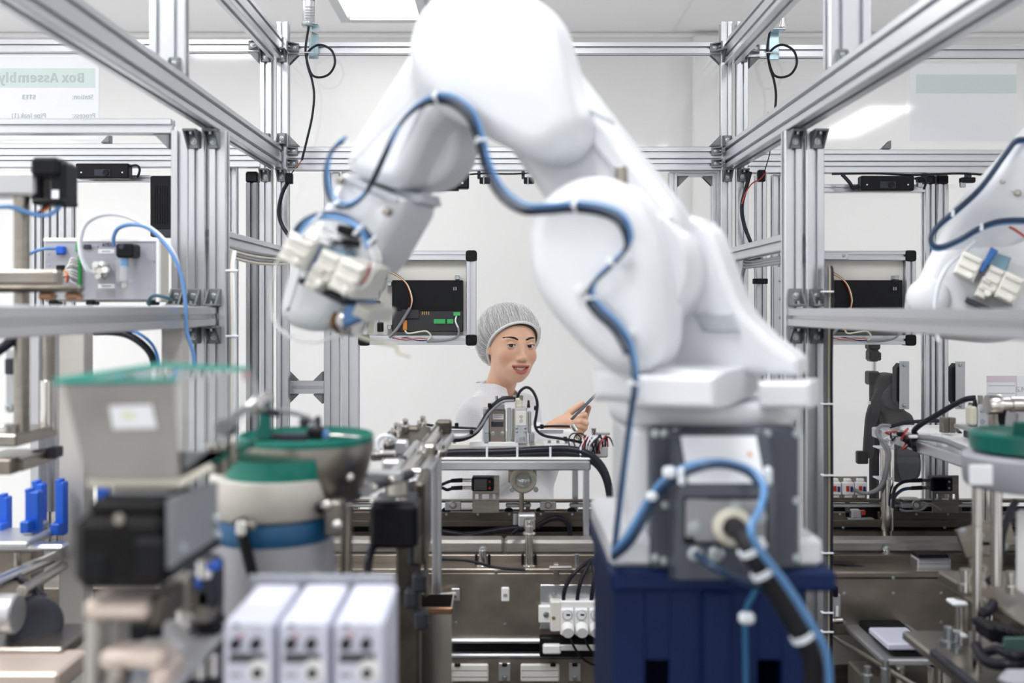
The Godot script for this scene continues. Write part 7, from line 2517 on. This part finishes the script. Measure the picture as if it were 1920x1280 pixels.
	stube("cable", M.black_hose, [1558, 1056, 2.17, 1600, 1060, 2.165, 1640, 1066, 2.16, 1690, 1068, 2.16, 1722, 1064, 2.16], 0.0026, "thin black cable along the cabinet edge of the right cell")
	# white switch units
	var sw := thing("switch_bank", "three white switch units with red and blue plugs on a steel plate, right conveyor", "switches", P(1596, 958, 2.4))
	pb("plate", sw, M.brushed, 1556, 893, 1626, 940, 2.4, 0.004, 0.001)
	for q in 3:
		var x := 1556.0 + q * 24
		var u := pb("switch_body", sw, M.white, x, 904, x + 22, 928, 2.386, 0.014, 0.002)
		pb("top_tab", u, M.white, x + 3, 897, x + 17, 904, 2.39, 0.01, 0.002)
		pb("lower_tab", u, M.white, x + 4, 928, x + 18, 933, 2.39, 0.008, 0.001)
		pb("red_plug", u, M.red, x + 7, 911, x + 13, 921, 2.383, 0.004, 0.001)
		pb("blue_plug", u, mat("23306a", 0.4), x + 15, 912, x + 20, 922, 2.383, 0.005, 0.001)
	stube("cable", M.grey_hose, [1600, 917, 2.375, 1618, 924, 2.37, 1640, 922, 2.35, 1656, 908, 2.33, 1664, 880, 2.32, 1668, 850, 2.32, 1660, 832, 2.33, 1648, 820, 2.34, 1644, 808, 2.35, 1652, 798, 2.36, 1668, 798, 2.38], 0.0042, "grey cable from the white switch units up the round column, outer loop")
	stube("cable", M.grey_hose, [1630, 924, 2.36, 1650, 912, 2.34, 1660, 880, 2.325, 1664, 850, 2.325, 1655, 832, 2.335, 1650, 818, 2.345, 1650, 808, 2.36], 0.0042, "grey cable beside the round column of the right table, inner loop")
	# ----- table of the right cell, seen from its left end -----
	var tb := thing("fixture_table", "silver fixture table of the right cell, seen from its end, on round columns", "table", Vector3(1.15, 0.9, -2.2))
	var yt := EYE - 0.285
	g = G.new()
	g.box(Vector3(0.89, yt - 0.024, -2.47), Vector3(1.5, yt, -1.9), 0.003)
	obj("frame_plate", g, M.alu, tb)
	g = G.new()
	g.box(Vector3(0.93, yt, -2.4), Vector3(1.45, yt + 0.012, -1.95), 0.002)
	obj("top_plate", g, M.white, tb)
	for q in [[1663, 2.36], [1850, 2.1]]:
		g = G.new()
		var c := P(q[0], 0, q[1])
		g.cyl(Vector3(c.x, EYE - 0.51, -q[1]), Vector3(c.x, yt - 0.024, -q[1]), 0.0155, -1.0, 22, 0.001)
		obj("column", g, M.steel, tb)
		g = G.new()
		g.cyl(Vector3(c.x, BED, -q[1]), Vector3(c.x, EYE - 0.51, -q[1]), 0.012, -1.0, 16, 0.001)
		obj("column_foot", g, M.steel, tb)
	for y in [839, 897]: ps("cable_tie", M.tie, 1648, y, 1678, y + 3, 2.33, 0.04, "white tie round the round column of the right table, %s" % ("upper" if y < 870 else "lower"), "cable tie", "white ties on the right column", 0.001)
	var rs := RandomNumberGenerator.new()
	rs.seed = 21
	var kn := thing("wire_knot", "knot of thin red, white and black wires on the left corner of the right table", "wires", P(1690, 820, 2.3))
	for i in 16:
		var x := rs.randf_range(1665, 1720)
		var m: Material = [M.black_hose, M.white_hose, M.red, M.black_hose][i % 4]
		var y := 806 + (x - 1665) * 0.35
		ptube("wire", kn, m, [x, y, 2.26, x + rs.randf_range(-12, 12), y + rs.randf_range(-16, 10), 2.22, x + rs.randf_range(-12, 14), y + rs.randf_range(-5, 28), 2.2, x + rs.randf_range(0, 16), y + rs.randf_range(0, 24), 2.23], 0.002)
	for q in [[1702, 826], [1712, 836], [1690, 814]]: pb("connector", kn, M.black, q[0] - 6, q[1] - 4, q[0] + 6, q[1] + 4, 2.2, 0.012, 0.002)
	pb("connector", kn, M.white, 1706, 816, 1722, 822, 2.2, 0.01, 0.002)
	stube("cable_bundle", M.black_hose, [1718, 816, 2.24, 1714, 808, 2.24, 1726, 796, 2.22, 1756, 778, 2.2, 1790, 758, 2.18, 1812, 748, 2.15, 1830, 746, 2.14], 0.0062, "thick black cable rising from the right table to the silver actuator")
	stube("cable", M.black_hose, [1668, 800, 2.4, 1700, 792, 2.38, 1740, 789, 2.36, 1768, 790, 2.34, 1788, 800, 2.3, 1800, 812, 2.24], 0.0045, "black cable along the back of the right table")
	stube("cable", M.grey_hose, [1700, 818, 2.25, 1730, 820, 2.2, 1770, 826, 2.1, 1810, 842, 2.0, 1845, 854, 1.94], 0.006, "grey cable bundle along the front of the right table")
	for q in [[1762, 818, 2.14], [1774, 822, 2.1]]: ps("cable_tie", M.tie, q[0], q[1] - 5, q[0] + 4, q[1] + 16, q[2] - 0.01, 0.02, "white tie on the grey bundle of the right table, %s" % ("left" if q[0] < 1770 else "right"), "cable tie", "white ties on the grey bundle", 0.001)
	var ac := thing("actuator", "silver actuator with a cream cylinder standing on the right table", "actuator", P(1845, 850, 2.1))
	pb("body", ac, M.alu, 1834, 758, 1862, 802, 2.1, 0.05, 0.003)
	pb("cream_cylinder", ac, M.cream, 1821, 762, 1834, 798, 2.1, 0.03, 0.004)
	pc("black_cap", ac, M.black, 1828, 762, 1828, 749, 2.11, 0.005, 0.0035)
	pb("plate", ac, M.alu_dull, 1820, 802, 1872, 810, 2.08, 0.08, 0.002)
	for q in [[1822, 1832, "charcoal"], [1834, 1846, "copper"], [1850, 1864, "alu_dull"]]: pb("leg", ac, M[q[2]], q[0], 810, q[1], 824, 2.1, 0.04, 0.002)
	for q in [[1854, 774], [1842, 770], [1842, 790]]: screw(ac, q[0], q[1], 2.1, 0.0035)
	for q in [[1838, 755], [1850, 756]]: pc("fitting", ac, M.brushed, q[0], q[1] + 4, q[0], q[1] - 14, 2.12, 0.005)
	for q in [[1774, 788], [1787, 790]]: ps("thumb_screw", M.brushed, q[0] - 6, 783, q[0] + 6, 812, 2.2, 0.02, "small knurled thumb screw on the right table, %s" % ("left" if q[0] < 1780 else "right"), "screw", "thumb screws on the right table")
	var pp := thing("air_pipe", "shiny chrome pipe fitting at the right edge above the green bowl", "pipe", P(1880, 775, 1.75))
	g = G.new()
	g.lathe(P(1850, 758, 1.75), Vector3(1, 0, 0), [Vector2(0, 0), Vector2(0.016, 0), Vector2(0.017, 0.002), Vector2(0.017, 0.022), Vector2(0.011, 0.024), Vector2(0.011, 0.04), Vector2(0.013, 0.041), Vector2(0.013, 0.12), Vector2(0, 0.12)], 22)
	obj("pipe", g, M.steel, pp)
	g = G.new()
	g.cyl(P(1866, 830, 1.78), P(1866, 756, 1.78), 0.011, -1.0, 16)
	obj("post", g, M.brushed, pp)
	ptube("cable", pp, M.black_hose, [1882, 762, 1.76, 1878, 790, 1.77, 1880, 820, 1.78], 0.006)
	pb("block", pp, M.alu_dull, 1906, 770, 1940, 820, 1.78, 0.05, 0.003)
	for q in [[1734, "beside the left black cap"], [1816, "right of the black caps"]]:
		var lt := thing("door_latch", "small black and chrome latch under the right cell's middle rail, " + q[1], "latch", P(q[0], 350, 2.69), "latches under the right rail")
		pb("arm", lt, M.black, q[0] - 12, 332, q[0] + 14, 342, 2.68, 0.02, 0.002)
		pb("chrome_keep", lt, M.zinc, q[0] - 14, 340, q[0] - 4, 351, 2.685, 0.012, 0.002)
		pb("mount", lt, M.charcoal, q[0] - 2, 324, q[0] + 6, 334, 2.685, 0.02, 0.001)
	stube("cable", M.black_hose, [1560, 326, 2.69, 1640, 325, 2.685, 1720, 328, 2.685, 1800, 325, 2.685, 1860, 329, 2.685], 0.003, "thin black cable running along under the middle rail of the right cell")
	# sheet with a pink heading, handles, the black bag on its pole
	var sh := thing("note_sheet", "pale printed sheet with a pink heading on the door at the right edge", "notice", P(1895, 766, 2.74))
	pb("sheet", sh, M.paper, 1850, 704, 1960, 763, 2.738, 0.001, 0.0)
	pb("pink_heading", sh, M.pink, 1850, 704, 1905, 716, 2.7374, 0.0004, 0.0)
	for y in [722, 736, 748]: pb("print", sh, M.print, 1853, y, 1903, y + 1.5, 2.7374, 0.0004, 0.0)
	pb("print", sh, M.print, 1905, 704, 1906, 763, 2.7374, 0.0004, 0.0)
	txt("lettering", "S.No", P(1918, 730, 2.737), 0.014, M.print, sh)
	for x in [1680.0, 1785.0]:
		var h := thing("door_handle_plate", "grey strip handle with a black pull and two bolts, %s of the black-capped stiles" % ("left" if x < 1700 else "right"), "handle", P(x + 14, 768, 2.735), "strip handles on the right cell's doors")
		var strip := pb("strip", h, M.alu_cast, x + 7, 677, x + 25, 767, 2.72, 0.004, 0.001)
		for y in [684, 760]: screw(strip, x + 16, y, 2.72, 0.0045)
		g = G.new()
		var hp := PackedVector2Array()
		for q in [[0, 690], [7, 681], [9, 681], [9, 762], [7, 762], [0, 750]]: hp.append(Vector2(P(x + q[0], 0, 2.73).x, P(0, q[1], 2.73).y))
		g.prism(hp, Vector3(0, 0, -2.725), Vector3.RIGHT, Vector3.UP, 0.03, 0.002)
		obj("pull", g, M.black, h)
	_bag()
	# ----- foreground at the lower right -----
	var bw := thing("bowl_feeder", "blurred second bowl feeder with green brushes and a white label at the right edge", "bowl feeder", P(1915, 935, 1.3))
	g = G.new()
	var c := Vector3(P(1930, 0, 1.38).x, 0, -1.38)
	g.lathe(c, Vector3.UP, [Vector2(0, P(0, 932, 1.3).y), Vector2(0.078, P(0, 932, 1.3).y), Vector2(0.082, P(0, 925, 1.3).y), Vector2(0.086, P(0, 872, 1.3).y), Vector2(0.08, P(0, 866, 1.3).y), Vector2(0, P(0, 866, 1.3).y)], 36)
	obj("drum", g, M.greypaint, bw)
	g = G.new()
	g.lathe(c, Vector3.UP, [Vector2(0.05, P(0, 868, 1.3).y), Vector2(0.074, P(0, 858, 1.3).y), Vector2(0.076, P(0, 828, 1.3).y), Vector2(0.07, P(0, 822, 1.3).y), Vector2(0.055, P(0, 840, 1.3).y), Vector2(0, P(0, 845, 1.3).y)], 36)
	obj("green_lining", g, M.teal_dark, bw)
	g = G.new()
	g.box(P(1816, 908, 1.29), P(1862, 872, 1.285), 0.001)
	obj("label", g, M.paper, bw)
	g = G.new()
	g.cyl(Vector3(c.x + 0.02, P(0, 1192, 1.72).y, c.z), Vector3(c.x + 0.02, P(0, 932, 1.3).y, c.z), 0.013, -1.0, 18)
	obj("base", g, M.alu_dull, bw)
	pb("guard", bw, M.teal_dark, 1905, 790, 1960, 850, 1.38, 0.01, 0.002)
	for q in [[1868, 880, 1098, 0.0085, "tall chrome rod standing on the steel shelf at the lower right"], [1832, 905, 985, 0.0075, "thin grey rod left of the tall chrome rod at the right"]]:
		g = G.new()
		g.cyl(P(q[0], q[2], 1.55), P(q[0], q[1], 1.55), q[3], -1.0, 16, 0.001)
		if q[0] < 1850:
			g.cyl(Vector3(P(q[0], 0, 1.55).x, BED, -1.55), P(q[0], q[2], 1.55), q[3], -1.0, 16)
		solo("rod", g, M.steel, q[4], "rod")
	stube("cable", M.black_hose, [1904, 940, 1.6, 1892, 965, 1.58, 1880, 1000, 1.56, 1876, 1040, 1.56, 1868, 1075, 1.56, 1850, 1092, 1.56], 0.0055, "black cable hanging beside the tall chrome rod")
	ps("white_column", M.white, 1940, 968, 1990, 1128, 1.3, 0.05, "blurred white column at the right edge above the steel shelf", "column", "", 0.004)
	var tp := thing("angled_plate", "tilted drilled steel plate behind the tall chrome rod at the right", "plate", P(1850, 1045, 1.7))
	g = G.new()
	var pts := PackedVector2Array()
	var o := P(1850, 1010, 1.7)
	for q in [[1793, 995], [1892, 966], [1906, 1018], [1812, 1046]]: pts.append(Vector2(P(q[0], 0, 1.7).x - o.x, P(0, q[1], 1.7).y - o.y))
	pts.reverse()
	g.prism(pts, o, Vector3.RIGHT, Vector3.UP, 0.008, 0.001)
	var tpp := obj("plate", g, M.brushed, tp)
	for q in [[1838, 1004], [1836, 1031], [1882, 1024], [1805, 996]]: screw(tpp, q[0], q[1], 1.7, 0.005)
	pb("slot", tpp, M.black_soft, 1832, 1016, 1860, 1022, 1.699, 0.002, 0.0)
	pb("bracket", tp, M.stain, 1830, 1040, 1870, 1110, 1.705, 0.03, 0.003)
	# upper steel shelf
	var y1 := P(0, 1078, 1.75).y
	var s1 := thing("steel_shelf", "stainless shelf with fittings on top at the right edge, upper of two", "shelf", Vector3(0.95, y1 - 0.02, -1.5))
	g = G.new()
	g.box(Vector3(P(1772, 0, 1.75).x, y1 - 0.02, -1.78), Vector3(1.1, y1, -0.9), 0.003)
	obj("plate", g, M.brushed, s1)
	for q in [[1811, 1108, 1066, 0.011], [1842, 1100, 1075, 0.008], [1895, 1112, 1086, 0.008], [1826, 1090, 1060, 0.006]]:
		g = G.new()
		g.lathe(P(q[0], q[1], 1.6), Vector3.UP, [Vector2(0, 0), Vector2(q[3], 0), Vector2(q[3], 0.012), Vector2(q[3] * 0.7, 0.013), Vector2(q[3] * 0.7, 0.026), Vector2(q[3] * 0.95, 0.027), Vector2(q[3] * 0.95, 0.034), Vector2(0, 0.034)], 16)
		obj("fitting", g, M.steel, s1)
	for q in [[1802, 1400, 1.68], [1990, 1500, 1.3]]:
		g = G.new()
		var cc := P(q[0], 0, q[2])
		g.cyl(Vector3(cc.x, BED, -q[2]), Vector3(cc.x, y1 - 0.02, -q[2]), 0.011, -1.0, 16)
		obj("leg", g, M.steel, s1)
	# lower steel shelf
	var y2 := P(0, 1192, 1.72).y
	var s2 := thing("steel_shelf", "stainless shelf with cables and a dark bar at the right edge, lower of two", "shelf", Vector3(0.95, y2 - 0.016, -1.4))
	g = G.new()
	g.box(Vector3(P(1704, 0, 1.72).x, y2 - 0.016, -1.75), Vector3(1.1, y2, -0.9), 0.003)
	obj("plate", g, M.brushed, s2)
	g = G.new()
	g.box(Vector3(P(1752, 0, 1.6).x, y2, -1.62), Vector3(P(1752, 0, 1.6).x + 0.012, y2 + 0.012, -0.95), 0.002)
	obj("dark_bar", g, M.charcoal, s2)
	for q in [[1778, 1212, 0.012], [1793, 1222, 0.009]]:
		g = G.new()
		g.lathe(P(q[0], q[1], 1.55), Vector3.UP, [Vector2(0, 0), Vector2(q[2], 0), Vector2(q[2], 0.01), Vector2(q[2] * 0.6, 0.011), Vector2(q[2] * 0.6, 0.03), Vector2(0, 0.031)], 14)
		obj("fitting", g, M.zinc, s2)
	for q in [[1130, 1137], [1190, 1197]]: pb("tie", s2, M.tie, 1788, q[0], 1816, q[1], 1.66, 0.03, 0.002)
	g = G.new()
	g.cyl(Vector3(P(1760, 0, 1.7).x, BED, -1.68), Vector3(P(1760, 0, 1.7).x, y2 - 0.016, -1.68), 0.014, -1.0, 16)
	obj("leg", g, M.steel, s2)
	g = G.new()
	g.cyl(Vector3(1.05, BED, -1.0), Vector3(1.05, y2 - 0.016, -1.0), 0.014, -1.0, 16)
	obj("leg", g, M.steel, s2)
	var dc := thing("drag_chain", "black cable chain with a green board lying on the lower steel shelf", "cable chain", P(1880, 1250, 1.45))
	for i in 7:
		g = G.new()
		g.boxc(P(1850 + i * 14, 1180 + i * 3, 1.5), Vector3(0.014, 0.024, 0.05), 0.004)
		obj("link", g, M.black, dc)
	pb("board", dc, mat("4c6a62", 0.5), 1884, 1196, 1930, 1222, 1.45, 0.006, 0.001)
	ptube("cable", dc, M.black_hose, [1826, 1170, 1.55, 1840, 1150, 1.55, 1852, 1146, 1.56, 1862, 1130, 1.58], 0.008)
	ptube("cable", dc, M.black_hose, [1830, 1210, 1.5, 1850, 1240, 1.45, 1890, 1246, 1.42, 1930, 1240, 1.42], 0.008)
	ptube("cable", dc, M.black_hose, [1840, 1226, 1.48, 1870, 1218, 1.46, 1900, 1230, 1.42, 1940, 1224, 1.42], 0.007)
	ps("white_tray", M.greypaint, 1885, 1264, 1990, 1300, 1.3, 0.03, "rounded pale tray at the lower right corner", "tray", "", 0.012)
	# stage under the cabinet panel
	var sg := thing("lift_stage", "two stacked grey plates on short columns under the right cabinet panel", "stage", P(1700, 1290, 1.9))
	g = G.new()
	g.box(P(1664, 1219, 1.92) + Vector3(0, 0, -0.1), P(1740, 1206, 1.92), 0.003)
	obj("upper_plate", g, M.lilac, sg)
	g = G.new()
	g.box(P(1656, 1249, 1.91) + Vector3(0, 0, -0.25), P(1790, 1236, 1.91), 0.003)
	obj("lower_plate", g, M.alu_dull, sg)
	g = G.new()
	g.box(P(1676, 1236, 1.925) + Vector3(0, 0, -0.19), P(1760, 1219, 1.925), 0.003)
	obj("dark_block", g, M.black_soft, sg)
	for x in [1688, 1746, 1752]:
		g = G.new()
		g.cyl(P(x, 1300, 1.9), P(x, 1249, 1.9), 0.008, -1.0, 14)
		obj("column", g, M.steel, sg)
	g = G.new()
	g.box(Vector3(P(1640, 0, 1.9).x, BED, -2.05), Vector3(P(1800, 0, 1.9).x, P(0, 1290, 1.9).y, -1.82), 0.003)
	obj("base", g, M.stain, sg)
	for q in [[1626, 1262, 1.8], [1660, 1250, 1.85]]:
		g = G.new()
		g.lathe(P(q[0], q[1] + 10, q[2]), Vector3.UP, [Vector2(0, -0.05), Vector2(0.009, -0.05), Vector2(0.009, 0.008), Vector2(0.006, 0.009), Vector2(0.006, 0.022), Vector2(0, 0.022)], 14)
		obj("post_screw", g, M.zinc, sg)
	g = G.new()
	g.xf = Transform3D(Basis(), Vector3.ZERO)
	g.tube([P(1566, 1196, 2.1), P(1640, 1240, 1.95), P(1740, 1300, 1.8)], 0.006, 6, 2)
	obj("edge_rail", g, M.brushed, sg)
	var jb := thing("junction_box", "small silver valve with a wire beside the dark hoses, right of the pedestal", "valve", P(1570, 1170, 2.1))
	pb("body", jb, M.alu_dull, 1561, 1114, 1578, 1158, 2.1, 0.03, 0.003)
	pc("tube", jb, M.white, 1570, 1155, 1570, 1136, 2.09, 0.003)
	pc("fitting", jb, M.steel, 1560, 1164, 1580, 1163, 2.1, 0.006)
	pb("plug", jb, M.black, 1563, 1100, 1572, 1120, 2.095, 0.012, 0.002)

func _bag() -> void:
	# a pole with a black sling bag hanging from it, behind the right door
	var d := 2.95
	var po := thing("camera_pole", "black pole with a knuckle clamp standing behind the right cell's door", "pole", P(1640, 1560, d))
	var g := G.new()
	var b := P(1639, 0, d)
	g.cyl(Vector3(b.x, 0.0, -d), P(1639, 720, d), 0.014, -1.0, 18)
	obj("tube", g, M.black, po)
	pb("foot", po, M.black, 1600, 1578, 1680, 1590, d - 0.06, 0.14, 0.004)
	pc("chrome_neck", po, M.steel, 1639, 700, 1639, 676, d, 0.006)
	pb("clamp", po, M.black, 1630, 696, 1650, 722, d - 0.02, 0.04, 0.004)
	pb("knuckle", po, M.black, 1631, 655, 1650, 678, d - 0.02, 0.04, 0.006)
	pb("knuckle_wing", po, M.black, 1646, 660, 1653, 676, d - 0.024, 0.012, 0.003)
	pb("head", po, M.black, 1630, 640, 1652, 656, d - 0.02, 0.04, 0.005)
	var bg := thing("sling_bag", "black sling bag with a wide strap hanging from the black pole", "bag", P(1665, 900, d))
	var fab := mat("202024", 0.75)
	g = G.new()
	var pts := []
	for q in [[1636, 712], [1648, 700], [1668, 700], [1672, 724], [1680, 752], [1686, 766], [1700, 776], [1706, 800], [1712, 830], [1716, 860], [1714, 886], [1700, 899], [1676, 900], [1660, 890], [1650, 840], [1646, 790], [1636, 750]]: pts.append(Vector2(P(q[0], 0, d).x, P(0, q[1], d).y))
	var poly := PackedVector2Array(smooth(pts, 3))
	g.prism(poly, Vector3(0, 0, -d + 0.05), Vector3.RIGHT, Vector3.UP, 0.07, 0.012, 3, 0.01)
	obj("bag_body", g, fab, bg)
	g = G.new()
	pts = []
	for q in [[1638, 724], [1628, 740], [1616, 772], [1612, 810], [1611, 850], [1628, 850], [1631, 800], [1640, 770]]: pts.append(Vector2(P(q[0], 0, d).x, P(0, q[1], d).y))
	g.prism(PackedVector2Array(smooth(pts, 3)), Vector3(0, 0, -d + 0.045), Vector3.RIGHT, Vector3.UP, 0.012, 0.002, 1)
	var st := obj("strap", g, fab, bg)
	pb("strap_end", st, M.black, 1608, 846, 1629, 870, d - 0.055, 0.02, 0.003)
	pb("white_tag", st, M.white, 1628, 752, 1633, 758, d - 0.052, 0.004, 0.001)
	g = G.new()
	pts = []
	for q in [[1642, 735], [1660, 716], [1671, 735], [1676, 756], [1662, 764], [1644, 756]]: pts.append(Vector2(P(q[0], 0, d).x, P(0, q[1], d).y))
	g.prism(PackedVector2Array(smooth(pts, 3)), Vector3(0, 0, -d + 0.058), Vector3.RIGHT, Vector3.UP, 0.01, 0.003, 2)
	obj("pocket", g, mat("2c2d33", 0.5), bg)
	g = G.new()
	pts = []
	for q in [[1670, 836], [1700, 832], [1708, 856], [1706, 884], [1690, 893], [1674, 890]]: pts.append(Vector2(P(q[0], 0, d).x, P(0, q[1], d).y))
	g.prism(PackedVector2Array(smooth(pts, 3)), Vector3(0, 0, -d + 0.056), Vector3.RIGHT, Vector3.UP, 0.01, 0.003, 2)
	obj("pocket", g, mat("33353c", 0.5), bg)
